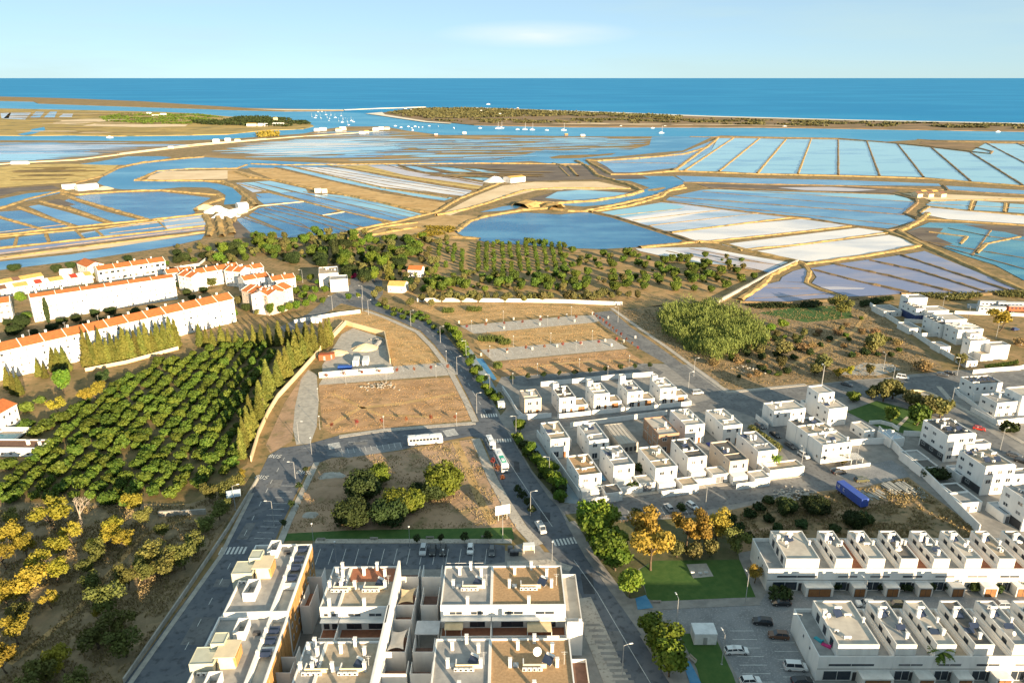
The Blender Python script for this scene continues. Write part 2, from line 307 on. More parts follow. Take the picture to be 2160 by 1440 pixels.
# mainland
b = MB()
FARLINE = [(-700, 300), (0, 296), (200, 297), (330, 298), (400, 296), (470, 294), (560, 288), (640, 282), (690, 272), (730, 267), (810, 267), (860, 276), (930, 285), (1060, 285), (1200, 288), (1300, 288), (1400, 288), (1460, 300), (1520, 286), (1640, 289), (1768, 291), (1870, 299), (1935, 295), (2160, 297), (2900, 318)]
pts = [(-2500, -500, 0), (2500, -500, 0), (2500, 600, 0)] + [tuple(G(x, y, 0)) for (x, y) in reversed(FARLINE)] + [(-2500, 700, 0)]
b.prism([(p[0], p[1]) for p in pts], -2.5, 0.0); b.build('ground', 'soil')['kind'] = 'structure'
_pz = [0.10]
def pan(m, pts, fr='p', name='salt_pan', dz=0.0015):
    _pz[0] += dz
    return sheet(name, m, pts, _pz[0], fr)
# open marsh between the creek and the lagoon
pan('marsh_pools', [(640, 283), (700, 273), (810, 270), (880, 279), (930, 288), (1060, 288), (1200, 291), (1380, 292), (1405, 300), (1395, 309), (1330, 318), (1250, 326), (1190, 330), (1140, 340), (1020, 343), (800, 344), (520, 335), (420, 333), (440, 320), (560, 300)], name='salt_marsh')
pan('marsh', [(1060, 290), (1380, 290), (1408, 299), (1395, 309), (1330, 320), (1200, 322), (1150, 312), (1060, 300)], name='salt_marsh')
pan('marsh', [(930, 288), (1060, 296), (1060, 312), (960, 314), (880, 322), (800, 318), (860, 300)], name='salt_marsh')
pan('marsh', [(905, 320), (1000, 305), (1130, 320), (1040, 338), (960, 334)], name='salt_marsh')
pan('salt_stripes', [(560, 300), (720, 288), (880, 292), (840, 318), (780, 332), (520, 330), (440, 322)])
pan('salt_stripes', [(0, 322), (250, 324), (310, 312), (420, 306), (420, 312), (160, 336), (0, 346), (-600, 352), (-600, 330)])
pan('salt_stripes', [(-600, 305), (0, 300), (380, 300), (440, 304), (300, 318), (250, 322), (0, 320), (-600, 326)])
pan('marsh', [(-600, 302), (0, 299), (200, 299), (330, 300), (420, 302), (300, 304), (0, 306), (-600, 310)], name='salt_marsh')
# tidal creeks
pan('creek', [(1375, 289), (1405, 288), (1465, 288), (1500, 290), (1440, 318), (1390, 322), (1290, 332), (1235, 335), (1240, 345), (1260, 362), (1300, 371), (1420, 372), (1445, 384), (1430, 398), (1385, 410), (1300, 430), (1230, 436), (1170, 432), (1200, 424), (1320, 410), (1350, 404), (1370, 396), (1330, 382), (1250, 376), (1215, 372), (1190, 352), (1150, 344), (1120, 340), (1010, 346), (840, 350), (500, 356), (400, 358), (340, 363), (300, 372), (286, 380), (330, 383), (430, 384), (460, 388), (490, 396), (510, 414), (505, 430), (472, 432), (476, 412), (460, 402), (440, 396), (385, 395), (330, 400), (260, 400), (230, 397), (205, 386), (215, 374), (250, 357), (300, 345), (380, 337), (430, 332), (500, 336), (720, 346), (830, 346), (1000, 336), (1100, 328), (1150, 316), (1190, 318), (1250, 314), (1330, 316), (1370, 306)], name='tidal_creek')
pan('marsh', [(1158, 332), (1180, 328), (1260, 326), (1300, 323), (1290, 327), (1220, 334), (1165, 335)], name='marsh_bar')
pan('marsh', [(940, 330), (1020, 320), (1085, 318), (1120, 320), (1090, 326), (1050, 337), (985, 338)], name='marsh_bar')
pan('dyke', [(1365, 400), (1400, 395), (1405, 397), (1385, 403), (1368, 403)], name='marsh_bar')
pan('creek', [(165, 347), (215, 340), (270, 330), (340, 330), (362, 332), (330, 339), (265, 348), (190, 349)], name='tidal_creek')
# left: straw fields, pans round the works
pan('straw', [(-600, 366), (0, 352), (60, 347), (150, 346), (250, 349), (240, 356), (205, 374), (165, 384), (100, 388), (0, 396), (-600, 420)], name='dry_field')
pan('mud', [(0, 398), (110, 392), (130, 398), (40, 404), (0, 414), (-300, 425), (-300, 408)], name='mud_flat')
pan('creek', [(0, 420), (60, 408), (130, 403), (125, 408), (60, 423), (0, 436), (-300, 470), (-300, 445)])
pan('pan_deep', [(155, 416), (190, 410), (250, 407), (340, 405), (400, 412), (445, 418), (420, 432), (408, 440), (412, 450), (390, 456), (330, 463), (315, 463), (240, 440)])
pan('pan_deep', [(128, 427), (145, 420), (225, 447), (298, 465), (245, 470), (205, 456), (160, 440)])
pan('mud', [(92, 425), (125, 420), (160, 432), (140, 436), (110, 432)], name='mud_flat')
pan('pan_mid', [(60, 436), (82, 432), (140, 447), (222, 472), (165, 476), (120, 462)])
pan('pan_deep', [(0, 447), (45, 444), (90, 460), (150, 479), (100, 484), (50, 470), (0, 456)])
pan('pan_deep', [(0, 462), (40, 473), (88, 486), (0, 492), (-200, 510), (-200, 480)])
pan('salt_wet', [(335, 465), (430, 454), (436, 465), (440, 474), (350, 484), (200, 500), (160, 494)])
pan('pan_mid', [(210, 487), (345, 466), (352, 484), (345, 485), (215, 497), (180, 502), (172, 494)])
for q in [[(0, 507), (32, 502), (30, 521), (0, 523)], [(38, 501), (95, 493), (100, 512), (36, 521)], [(102, 493), (160, 487), (172, 503), (108, 512)], [(175, 494), (205, 489), (210, 499), (182, 503)]]: pan('pan_deep', q)
pan('pan_violet', [(-300, 560), (0, 527), (210, 504), (432, 479), (432, 485), (300, 500), (0, 537), (-300, 575)])
pan('sand', [(-300, 582), (0, 541), (200, 516), (430, 489), (432, 492), (250, 520), (0, 549), (-300, 598)], name='sand_track')
pan('pan_mid', [(-300, 605), (0, 552), (150, 537), (300, 512), (432, 494), (425, 505), (360, 520), (200, 545), (0, 570), (-300, 630)])
pan('sand', [(318, 370), (345, 362), (490, 359), (530, 367), (545, 373), (470, 378), (330, 380), (310, 378)], name='sand_flat')
# centre: long rectangular pans
C4 = lambda m, q, name='salt_pan': pan(m, q, 'c4', name)
C4('tanfield', [(0, 120), (60, 115), (300, 175), (280, 190), (0, 205)], 'dry_field')
C4('tanfield', [(170, 95), (400, 100), (1300, 310), (1840, 395), (1740, 460), (1600, 470), (840, 300), (370, 190), (200, 120)], 'dry_field')
C4('pan_sky', [(440, 92), (520, 90), (1300, 265), (1900, 350), (1830, 375), (1400, 310), (900, 205)])
C4('salt', [(600, 90), (860, 95), (1440, 190), (2060, 295), (1980, 335), (1300, 255), (700, 118)])
C4('salt_wet', [(860, 95), (980, 100), (1560, 215), (2060, 290), (2040, 310), (1420, 200)])
C4('straw', [(900, 80), (1200, 75), (2160, 240), (2110, 280), (1900, 250), (1300, 150)], 'dry_field')
C4('salt_pink', [(1180, 80), (1420, 80), (1520, 120), (2160, 225), (2150, 250), (1500, 160)])
C4('mud', [(1440, 75), (2600, 65), (3300, 80), (3560, 190), (2900, 200), (2350, 215), (2160, 215), (1600, 130)], 'mud_flat')
for q in [[(1490, 85), (1570, 82), (1800, 135), (1660, 130)], [(1670, 85), (1850, 80), (2070, 130), (1960, 138)], [(1900, 92), (2000, 88), (2300, 140), (2160, 138)], [(1800, 145), (1960, 145), (2330, 205), (2150, 212)]]: C4('pan_sky', q)
C4('salt_wet', [(70, 225), (130, 225), (330, 290), (215, 305)])
C4('pan_sky', [(225, 215), (360, 208), (660, 275), (690, 325), (570, 295)])
C4('pan_sky', [(125, 222), (220, 218), (540, 300), (450, 310)])
C4('pan_mid', [(440, 312), (560, 302), (830, 325), (1080, 335), (1640, 505), (1400, 550), (1150, 510), (700, 385)])
C4('pan_sky', [(690, 330), (840, 320), (1100, 345), (1660, 495), (1580, 520)])
C4('pan_mid', [(235, 318), (375, 308), (590, 365), (640, 380), (400, 395), (300, 352)])
C4('pan_mid', [(240, 335), (300, 350), (400, 392), (310, 405), (260, 370)])
C4('pan_deep', [(440, 408), (650, 388), (930, 460), (800, 495), (640, 460)])
C4('pan_deep', [(820, 500), (990, 470), (1290, 550), (1320, 575), (1140, 605)])
C4('pan_deep', [(260, 440), (420, 412), (1140, 600), (1000, 640), (820, 660), (720, 670), (560, 660), (180, 500)])
C4('pan_deep', [(80, 530), (150, 510), (440, 620), (700, 680), (300, 690), (190, 640), (90, 570)])
C4('mud', [(40, 560), (80, 540), (190, 640), (330, 690), (60, 690)], 'mud_flat')
# sandy causeway, big pond
C1 = lambda m, q, name='salt_pan': pan(m, q, 'c1', name)
pan('sand', [(930, 452), (1000, 415), (1060, 392), (1130, 384), (1180, 385), (1140, 400), (1060, 420), (990, 440), (950, 455)], name='sand_flat')
pan('sand', [(1140, 400), (1180, 384), (1260, 383), (1330, 398), (1260, 401), (1200, 402)], name='sand_flat')
pan('mud', [(1080, 430), (1190, 400), (1330, 404), (1340, 410), (1200, 425), (1130, 430)], name='mud_flat')
pan('pan_sky', [(1175, 405), (1225, 401), (1330, 408), (1300, 416), (1200, 423), (1150, 418)])
pan('pan_mid', [(1012, 448), (1060, 436), (1110, 430), (1090, 440), (1060, 445)])
pan('pan_deep', [(958, 488), (985, 470), (1012, 461), (1060, 453), (1110, 449), (1180, 453), (1235, 448), (1290, 460), (1440, 508), (1430, 512), (1340, 522), (1270, 526), (1210, 524), (1120, 518), (1030, 512), (980, 500)], name='pond')
pan('track', [(700, 505), (780, 490), (880, 468), (930, 455), (985, 455), (1012, 458), (985, 470), (958, 488), (975, 505), (900, 505), (820, 500)], name='dirt_track')
# right: white pans
W = lambda m, q: pan(m, q, 'c2')
W('salt_wet', [(-560, 200), (-20, 110), (120, 120), (600, 185), (1060, 237), (560, 300), (60, 352), (0, 348), (-200, 290)])
W('pan_sky', [(-540, 195), (-20, 112), (180, 145), (120, 170), (-380, 240), (-460, 225)])
W('salt', [(-370, 250), (180, 180), (440, 175), (0, 260), (-220, 282)])
W('pan_mid', [(60, 60), (320, 5), (1980, 50), (2130, 120), (2020, 205), (2130, 262), (1890, 330), (1560, 295), (1180, 230), (680, 185), (0, 100)])
W('pan_sky', [(320, 5), (430, 0), (2000, 48), (2120, 105), (1400, 60), (900, 40)])
W('salt', [(70, 370), (700, 290), (1160, 250), (1420, 285), (1570, 308), (1000, 370), (500, 425), (300, 440)])
W('salt', [(490, 465), (1100, 390), (1640, 325), (1850, 355), (1870, 378), (1200, 455), (740, 512), (640, 505)])
W('salt', [(780, 520), (1300, 455), (1900, 385), (2000, 410), (2150, 480), (1750, 545), (1250, 612), (1160, 600)])
W('salt', [(-240, 500), (60, 490), (350, 490), (640, 545), (1050, 615), (860, 690), (600, 655), (200, 610), (-200, 520)])
W('salt_pink', [(100, 520), (300, 500), (980, 630), (840, 690), (600, 655)])
W('pan_mid', [(840, 690), (1060, 625), (1110, 625), (920, 705)])
W('pan_violet', [(1000, 740), (1090, 690), (1200, 660), (1230, 680), (1210, 760), (1190, 785), (980, 775)])
W('pan_violet', [(680, 940), (870, 800), (980, 775), (1190, 790), (1300, 840), (1560, 910), (1280, 920), (1050, 945)])
W('pan_violet', [(1240, 665), (1450, 630), (2000, 555), (2200, 520), (2980, 830), (2990, 840), (2800, 860), (2500, 880), (2100, 870), (1900, 890), (1560, 905), (1340, 830), (1250, 790), (1290, 740)])
W('salt_pink', [(1320, 825), (1440, 820), (1700, 832), (1680, 842), (1400, 845)])
# far right grid
tops = [(1515, 292), (1547, 291.5), (1602, 292.5), (1658, 294), (1711, 294), (1768, 295), (1828, 298), (1893, 304), (1965, 312), (2047, 322), (2230, 346)]
bots = [(1400, 352), (1443, 361), (1517, 361.5), (1597, 366), (1683, 367), (1768, 369), (1855, 371), (1948, 374), (2048, 383), (2157, 391), (2400, 410)]
pan('pan_sky', [tops[0], tops[1], bots[1], (1425, 358), (1500, 318)])
for i in range(1, 10): pan('pan_sky', [tops[i], tops[i + 1], bots[i + 1], bots[i]])
pan('pan_sky', [(2047, 321), (2078, 303), (2145, 304), (2300, 320), (2300, 360), (2160, 345)])
pan('dune', [(1945, 298), (1985, 300), (2050, 304), (2065, 313), (2020, 316), (1965, 309), (1940, 303)], name='marsh_bar')
pan('pan_mid', [(1258, 341), (1290, 336), (1340, 332), (1400, 328), (1440, 322), (1510, 294), (1500, 318), (1430, 354), (1340, 364), (1295, 364), (1280, 352)])
pan('pan_mid', [(1425, 371), (1600, 377), (1768, 380), (1980, 388), (1985, 393), (1768, 391), (1600, 388), (1490, 384), (1445, 384)])
pan('pan_mid', [(1990, 392), (2160, 402), (2400, 420), (2400, 432), (2160, 410), (2000, 401)])
pan('mud', [(1470, 388), (1600, 391), (1800, 394), (1900, 402), (1880, 408), (1700, 404), (1500, 398)], name='mud_flat')
pan('salt_pink', [(1640, 396), (1750, 395), (1850, 401), (1800, 404), (1700, 402)])
pan('sand', [(1900, 408), (1990, 410), (2160, 418), (2160, 426), (2040, 424), (1960, 422), (1940, 416)], name='sand_flat')
for q in [[(1953, 432), (1965, 425), (2050, 424), (2042, 443), (1970, 438)], [(2054, 444), (2062, 424), (2118, 429), (2116, 447)], [(2126, 448), (2130, 430), (2300, 440), (2300, 460)]]: pan('pan_sky', q)
pan('salt', [(1940, 446), (1955, 438), (2040, 446), (2160, 456), (2400, 475), (2400, 495), (2160, 473), (2000, 463), (1945, 452)])
pan('pan_teal', [(1912, 490), (1960, 470), (2040, 472), (2160, 482), (2400, 500), (2400, 640), (2160, 592), (2100, 560), (2030, 538), (1950, 508)])
pan('mud', [(1912, 490), (1940, 480), (1990, 482), (1975, 500), (2010, 515), (1985, 522), (1940, 505)], name='mud_flat')
pan('mud', [(2030, 474), (2160, 478), (2160, 500), (2120, 490), (2085, 486)], name='mud_flat')

# ---- earth banks between the pans
D = lambda pts, w=5, h=1.0, fr='p', m='dyke', **k: bank('dyke', m, pts, w * (.8 if w > 4.5 else 1), h, fr, **k)
for i in range(1, 10):
    D([tops[i], bots[i]], 6 if i < 4 else 5, 1.2, m='dyke' if i < 5 else 'dyke_dark', step=10)
D([(1455, 289), (1515, 290), (1640, 291), (1768, 293.5), (1870, 301), (1960, 310), (2045, 320), (2088, 325), (2092, 320), (2060, 312)], 8, 1.4, step=14, m='dyke_dark')
D([(1515, 291), (1490, 312), (1440, 326), (1340, 335), (1262, 340), (1235, 338), (1270, 358), (1290, 369), (1345, 368), (1420, 362), (1450, 340), (1512, 294)], 9, 1.5, step=12)
D([(1415, 362), (1440, 362), (1600, 368), (1768, 371.5), (1950, 377), (2160, 394), (2500, 425)], 8, 1.3, step=10)
D([(1935, 295), (2000, 299), (2080, 301), (2160, 302), (2500, 316)], 10, 1.4, step=14, m='dyke_dark')
D([(2080, 302), (2220, 375)], 5, 1.1, step=10, m='dyke_dark'); D([(2145, 303), (2280, 355)], 5, 1.1, step=10, m='dyke_dark')
D([(1440, 385), (1600, 389), (1768, 392), (1990, 401)], 5, 0.9, step=8, m='dyke_dark')
D([(1990, 391), (2000, 402), (2160, 412), (2400, 434)], 5, 0.9, step=8, m='dyke_dark')
D([(60, 62), (2040, 215)], 3.4, 0.6, 'c2', m='dyke_dark', step=5); D([(330, 18), (2030, 168)], 2.6, 0.45, 'c2', m='dyke_dark', step=5); D([(0, 88), (1980, 300)], 2.6, 0.45, 'c2', m='dyke_dark', step=5); D([(420, -8), (2100, 105)], 2.6, 0.45, 'c2', m='dyke_dark', step=5)
D([(0, 98), (300, 140), (700, 190), (1100, 232), (1250, 250), (1560, 300), (1880, 345)], 5, 0.9, 'c2', m='dyke_dark')
D([(1960, 45), (2130, 85), (2140, 110), (2030, 205), (2150, 245), (2140, 270), (1990, 335), (1880, 350)], 6, 1.1, 'c2', m='dyke_dark')
D([(2230, 200), (2160, 260), (2060, 320), (1990, 350), (2080, 410), (2200, 470), (2980, 830), (3100, 880)], 8, 1.2, 'c2')
D([(1880, 350), (1930, 370), (2010, 400), (2160, 475), (1750, 550), (1200, 630), (1100, 600), (700, 515), (480, 450), (300, 440), (0, 470), (-200, 490)], 8, 1.0, 'c2')
D([(60, 362), (560, 300), (1060, 240), (1250, 250)], 4, 0.7, 'c2'); D([(300, 445), (900, 385), (1580, 310)], 4, 0.7, 'c2'); D([(640, 512), (1200, 460), (1880, 365)], 4, 0.7, 'c2')
D([(-600, 188), (-420, 230), (-200, 295), (0, 358), (280, 450)], 6, 1.1, 'c2', m='dyke_dark')
D([(180, -12), (20, 18), (-20, 60), (-300, 140), (-620, 190)], 8, 1.4, 'c2')
for q in [[(-440, 222), (150, 165)], [(-260, 262), (470, 175)], [(-120, 305), (800, 200)]]: D(q, 3.0, 0.4, 'c2', m='dyke', step=6)
for q in [[(220, 498), (840, 620)], [(20, 520), (840, 690)], [(380, 560), (980, 640)]]: D(q, 2.2, 0.4, 'c2', m='dyke_dark', step=4)
D([(900, 715), (560, 650), (200, 615), (-200, 530)], 4, 0.6, 'c2', m='dyke_dark')
D([(1190, 640), (1230, 690), (1200, 790), (1320, 850), (1560, 915)], 4, 0.8, 'c2')
for q in [[(1270, 680), (1620, 770), (2060, 870)], [(1450, 632), (1900, 730), (2480, 875)], [(1740, 598), (2160, 690), (2700, 860)], [(2000, 555), (2500, 720), (2900, 850)]]: D(q, 3.6, 0.9, 'c2', m='dyke_dark', step=4)
D([(760, 920), (930, 910), (1380, 880)], 1.5, 0.3, 'c2', m='dyke_dark', step=4); D([(870, 830), (1220, 835)], 1.5, 0.3, 'c2', m='dyke_dark', step=4)
D([(1110, 620), (900, 720), (840, 800), (640, 930)], 7, 1.2, 'c2'); 
D([(440, 965), (900, 715), (1130, 610)], 1.2, 1.8, 'c2', m='concrete', rough=0.05, top=0.9)
D([(640, 950), (1050, 960), (1600, 920), (1900, 905)], 5, 0.8, 'c2', m='dyke_dark'); D([(2000, 880), (2600, 890), (3000, 860)], 6, 0.8, 'c2', m='dyke_dark')
for q in [[(1960, 424), (2160, 420), (2400, 430)], [(1940, 450), (1960, 436), (2050, 446), (2160, 455), (2400, 476)], [(2050, 424), (2044, 444)], [(2120, 428), (2118, 448)], [(1930, 462), (2000, 465), (2160, 476), (2400, 498)], [(2150, 500), (2080, 515), (2060, 535)], [(1960, 490), (2040, 500), (2025, 515)]]: D(q, 4, 0.8, step=5)
# left and centre banks
for q, w, h in [([(215, 372), (160, 386), (125, 404), (60, 420), (0, 440), (-200, 475)], 8, 1.1), ([(130, 404), (170, 411), (250, 405), (340, 402), (410, 408), (460, 412), (470, 420), (445, 428), (425, 434), (412, 445)], 8, 1.3),
                ([(130, 408), (160, 420), (240, 443), (320, 466)], 6, 1.1), ([(85, 425), (150, 442), (240, 472)], 6, 1.1), ([(40, 438), (90, 455), (160, 480)], 6, 1.1), ([(0, 458), (95, 486)], 5, 1.0),
                ([(-200, 520), (0, 496), (160, 479), (320, 464), (430, 452)], 6, 1.0), ([(-200, 530), (0, 500), (200, 482), (345, 465)], 4, 0.7), ([(36, 500), (30, 522)], 3, 0.8), ([(96, 494), (104, 512)], 3, 0.8), ([(160, 486), (178, 504)], 3, 0.8), ([(205, 488), (220, 500)], 3, 0.8),
                ([(-200, 550), (0, 524), (180, 505), (300, 492), (430, 477)], 6, 0.9), ([(330, 464), (352, 484)], 2, 0.5),
                ([(-300, 590), (0, 545), (200, 518), (432, 490)], 5, 0.8),
                ([(430, 332), (380, 335), (300, 343), (250, 354), (215, 372)], 8, 1.2), ([(270, 349), (320, 342), (400, 333)], 8, 1.2),
                ([(286, 381), (330, 362), (400, 357), (500, 356), (520, 348)], 7, 1.2), ([(286, 381), (330, 382), (430, 382), (470, 384), (500, 398), (520, 415), (540, 435)], 9, 1.6),
                ([(432, 455), (445, 480), (440, 500)], 8, 1.6), ([(470, 450), (485, 470), (490, 495)], 8, 1.6), ([(455, 445), (462, 470), (468, 500)], 8, 2.0), ([(530, 436), (500, 452), (490, 470)], 6, 0.8)]: D(q, w, h, step=5)
for q, w, h, m in [([(510, 80), (1300, 265), (1860, 352)], 4, 0.8, 'dyke'), ([(400, 95), (900, 215), (1840, 392)], 4, 0.8, 'dyke_dark'), ([(840, 75), (1300, 160), (2110, 285)], 4, 0.8, 'dyke_dark'), ([(1330, 72), (1520, 120), (2160, 238)], 3, 0.7, 'dyke_dark'),
                   ([(1560, 75), (1960, 145), (2400, 205)], 4, 0.9, 'dyke_dark'), ([(1790, 72), (2160, 140), (2420, 190)], 4, 0.9, 'dyke_dark'), ([(1440, 72), (1600, 125), (2160, 212)], 4, 0.9, 'dyke_dark'), ([(200, 65), (480, 75), (1000, 70), (2200, 60), (3000, 70)], 7, 1.2, 'dyke'),
                   ([(60, 130), (200, 180), (420, 205), (700, 270), (860, 300), (1200, 370), (1600, 460), (1720, 480)], 8, 1.4, 'dyke'), ([(100, 235), (330, 300), (660, 385), (1000, 470), (1400, 555)], 4, 0.7, 'dyke'), ([(235, 218), (560, 298), (1000, 400), (1590, 525)], 1.5, 0.4, 'dyke_dark'),
                   ([(310, 440), (640, 520), (990, 630)], 2, 0.5, 'dyke_dark'), ([(430, 410), (800, 500), (1140, 600)], 2, 0.5, 'dyke_dark'), ([(200, 470), (500, 560), (800, 640)], 2, 0.5, 'dyke_dark'), ([(120, 515), (440, 625)], 2, 0.5, 'dyke_dark'),
                   ([(90, 500), (260, 420), (650, 382)], 3, 0.6, 'sand'), ([(800, 498), (1000, 468)], 2, 0.5, 'sand'),
                   ([(1000, 640), (1150, 605), (1400, 560), (1640, 500), (1760, 470), (1950, 360), (2160, 280), (2300, 225)], 7, 1.0, 'dyke'), ([(1760, 500), (2000, 450), (2160, 405), (2500, 290), (2760, 270), (3400, 275)], 6, 1.3, 'dyke')]: D(q, w, h, 'c4', m, step=5)
for q, w, h in [([(1215, 340), (1240, 352), (1262, 372), (1290, 380), (1340, 395), (1355, 404), (1330, 412), (1250, 425), (1170, 430)], 9, 1.8), ([(1165, 345), (1200, 352), (1218, 372)], 6, 1.4), ([(960, 490), (990, 468), (1020, 458), (1100, 444), (1160, 440), (1200, 446), (1235, 446), (1300, 432), (1380, 415), (1440, 392)], 8, 1.4), ([(1180, 352), (1200, 372)], 3, 0.8)]: D(q, w, h, step=5)
bank('rubble_mound', 'dyke', [(1100, 438), (1125, 432), (1150, 430), (1175, 442)], 20, 4.0, step=6, rough=0.5)
D([(1012, 505), (958, 500), (930, 490), (880, 480), (760, 500)], 8, 1.2, step=6); D([(730, 505), (800, 480), (880, 470)], 6, 1.0, step=6)

# causeway road on the left
def road(name, m, pts, w, z, fr='p'):
    P3 = [Q(fr, x, y, 0) for (x, y) in pts]; L = smooth_line(P3, 25); bb = MB(); rows = []
    for i, p in enumerate(L):
        d = (L[min(i + 1, len(L) - 1)] - L[max(i - 1, 0)]); d.normalize(); nrm = Vector((-d.y, d.x, 0))
        rows.append((p - nrm * w / 2 + Vector((0, 0, z)), p + nrm * w / 2 + Vector((0, 0, z))))
    for a, c in zip(rows[:-1], rows[1:]): bb.quad(a[0], a[1], c[1], c[0])
    o = bb.build(name, m); o['kind'] = 'structure'; return o
bank('causeway', 'sand', [(-300, 362), (0, 347), (60, 343), (160, 338), (290, 322), (420, 307), (520, 298), (600, 291), (720, 283), (790, 278)], 8, 1.2, step=20, rough=0.05, top=0.8)
bank('causeway', 'beach', [(250, 325), (420, 304), (480, 300), (560, 293)], 6, 0.9, step=20, rough=0.05, top=0.8)

# thin pools and strips of brine in the marsh and the old pans
def pools(poly, n, m, ang, lmin, lmax, wmin, wmax, z, seed, name='tidal_pool', cols=None):
    rd = random.Random(seed); A_ = [G(*q) for q in poly]; x0, x1 = min(p.x for p in A_), max(p.x for p in A_); y0, y1 = min(p.y for p in A_), max(p.y for p in A_); bb = MB(); k = 0
    def ins(p):
        c = False; j = len(A_) - 1
        for i in range(len(A_)):
            a, q = A_[i], A_[j]
            if (a.y > p[1]) != (q.y > p[1]) and p[0] < (q.x - a.x) * (p[1] - a.y) / (q.y - a.y) + a.x: c = not c
            j = i
        return c
    for _ in range(n * 8):
        if k >= n: break
        x, y = rd.uniform(x0, x1), rd.uniform(y0, y1); l, w = rd.uniform(lmin, lmax), rd.uniform(wmin, wmax); an = R(ang + rd.uniform(-6, 6)); u = (math.cos(an), math.sin(an)); v = (-u[1], u[0]); pts = []
        for t in range(10):
            q = 6.2832 * t / 10; e = rd.uniform(.7, 1.1); cx_ = math.copysign(abs(math.cos(q)) ** .6, math.cos(q)) * l / 2 * e; cy_ = math.copysign(abs(math.sin(q)) ** .6, math.sin(q)) * w / 2 * e; pts.append((x + u[0] * cx_ + v[0] * cy_, y + u[1] * cx_ + v[1] * cy_))
        if not all(ins(p) for p in pts[::3]): continue
        bb.poly(pts, z + k * .0015); k += 1
    o = bb.build(name, m); o['kind'] = 'structure'
MARSH = [(640, 285), (700, 276), (810, 273), (880, 281), (930, 290), (1060, 290), (1380, 293), (1395, 308), (1250, 324), (1140, 338), (1020, 341), (800, 342), (520, 334), (430, 331), (560, 302)]
pools(MARSH, 90, 'pan_sky', 8, 60, 200, 10, 22, .42, 1); pools(MARSH, 70, 'pan_mid', 8, 40, 150, 8, 18, .58, 2); pools([(560, 301), (720, 289), (880, 293), (840, 317), (780, 331), (520, 329), (440, 321)], 80, 'pan_sky', 18, 120, 260, 12, 22, .72, 3); pools([(560, 301), (720, 289), (880, 293), (840, 317), (780, 331), (520, 329), (440, 321)], 30, 'salt', 18, 120, 260, 7, 12, .86, 4)
LW = [(-300, 309), (0, 301), (380, 301), (425, 306), (300, 318), (160, 334), (0, 344), (-300, 352)]
pools(LW, 70, 'pan_mid', 6, 100, 300, 8, 20, .42, 5); pools(LW, 60, 'salt_wet', 6, 100, 300, 7, 16, .55, 6); pools([(-300, 340), (0, 324), (250, 326), (150, 336), (0, 344), (-300, 350)], 40, 'pan_sky', 6, 120, 300, 10, 20, .66, 7)
pools([(10, 355), (150, 350), (240, 352), (200, 374), (100, 385), (0, 392)], 16, 'marsh', 10, 30, 110, 6, 12, .5, 8, 'marsh_bar'); pools([(0, 232), (330, 238), (480, 248), (380, 282), (0, 283)], 30, 'marsh', 5, 80, 260, 20, 45, .45, 9, 'marsh_bar'); pools([(0, 232), (330, 238), (480, 248), (380, 282), (0, 283)], 14, 'sand', 5, 60, 200, 14, 30, .55, 10, 'sand_flat')
pools([(1060, 291), (1375, 291), (1400, 299), (1330, 318), (1200, 320), (1150, 311)], 26, 'pan_sky', 6, 40, 140, 8, 16, .75, 11); pools([(860, 350), (1150, 347), (1210, 370), (1070, 380), (900, 372)], 14, 'marsh', -12, 40, 120, 6, 12, .8, 12, 'marsh_bar'); pools([(1930, 268), (2160, 271), (1500, 262), (1100, 258), (1100, 262), (1500, 267)], 14, 'sand', -3, 60, 200, 16, 30, .8, 13, 'sand_flat')

for q in [[(1940, 508), (2160, 545)], [(2000, 482), (2090, 500), (2160, 508)], [(1985, 520), (2160, 568)], [(2090, 486), (2050, 540)]]: D(q, 2.4, .6, m='dyke_dark', step=5)
for q in [[(1275, 343), (1430, 345)], [(1480, 395), (1900, 412)], [(1955, 430), (2160, 440)]]: D(q, 2.4, .5, m='dyke_dark', step=8)
for q in [[(640, 95), (1380, 220), (2000, 315)], [(760, 95), (1420, 205), (2050, 300)], [(560, 92), (1350, 245), (1950, 340)], [(1000, 78), (1500, 165), (2140, 262)]]: D(q, 2.4, .5, 'c4', 'dyke_dark', step=6)
for q in [[(260, 455), (600, 560), (780, 655)], [(380, 425), (720, 510), (1060, 620)], [(560, 300), (1100, 430), (1480, 540)], [(500, 330), (800, 400), (1200, 500)], [(640, 300), (1100, 380), (1620, 500)]]: D(q, 1.8, .4, 'c4', 'dyke_dark', step=6)
for q in [[(-100, 505), (0, 490), (150, 472)], [(250, 480), (430, 458)], [(230, 492), (436, 468)], [(-200, 568), (0, 535), (430, 482)]]: D(q, 1.8, .4, m='dyke', step=6)
mat('fresh_tar', (0.055, 0.058, 0.065), col2=(0.08, 0.083, 0.09), scale=0.5)
# ================================================================== THE SETTING: streets, plots, lawns
S = sheet
# town ground: cobbled and paved surfaces
S('pavement', 'paving_grey', [(1000, 905), (1060, 790), (1130, 760), (1500, 770), (1520, 815), (1560, 826), (1700, 812), (1850, 795), (2030, 780), (2500, 800), (3000, 1500), (1310, 1520), (1240, 1290), (1200, 1180), (1150, 1090)], 0.02)
S('apartment_yard', 'paving_grey', [(575, 1145), (1180, 1165), (1225, 1250), (1330, 1520), (300, 1520), (330, 1440)], 0.024)
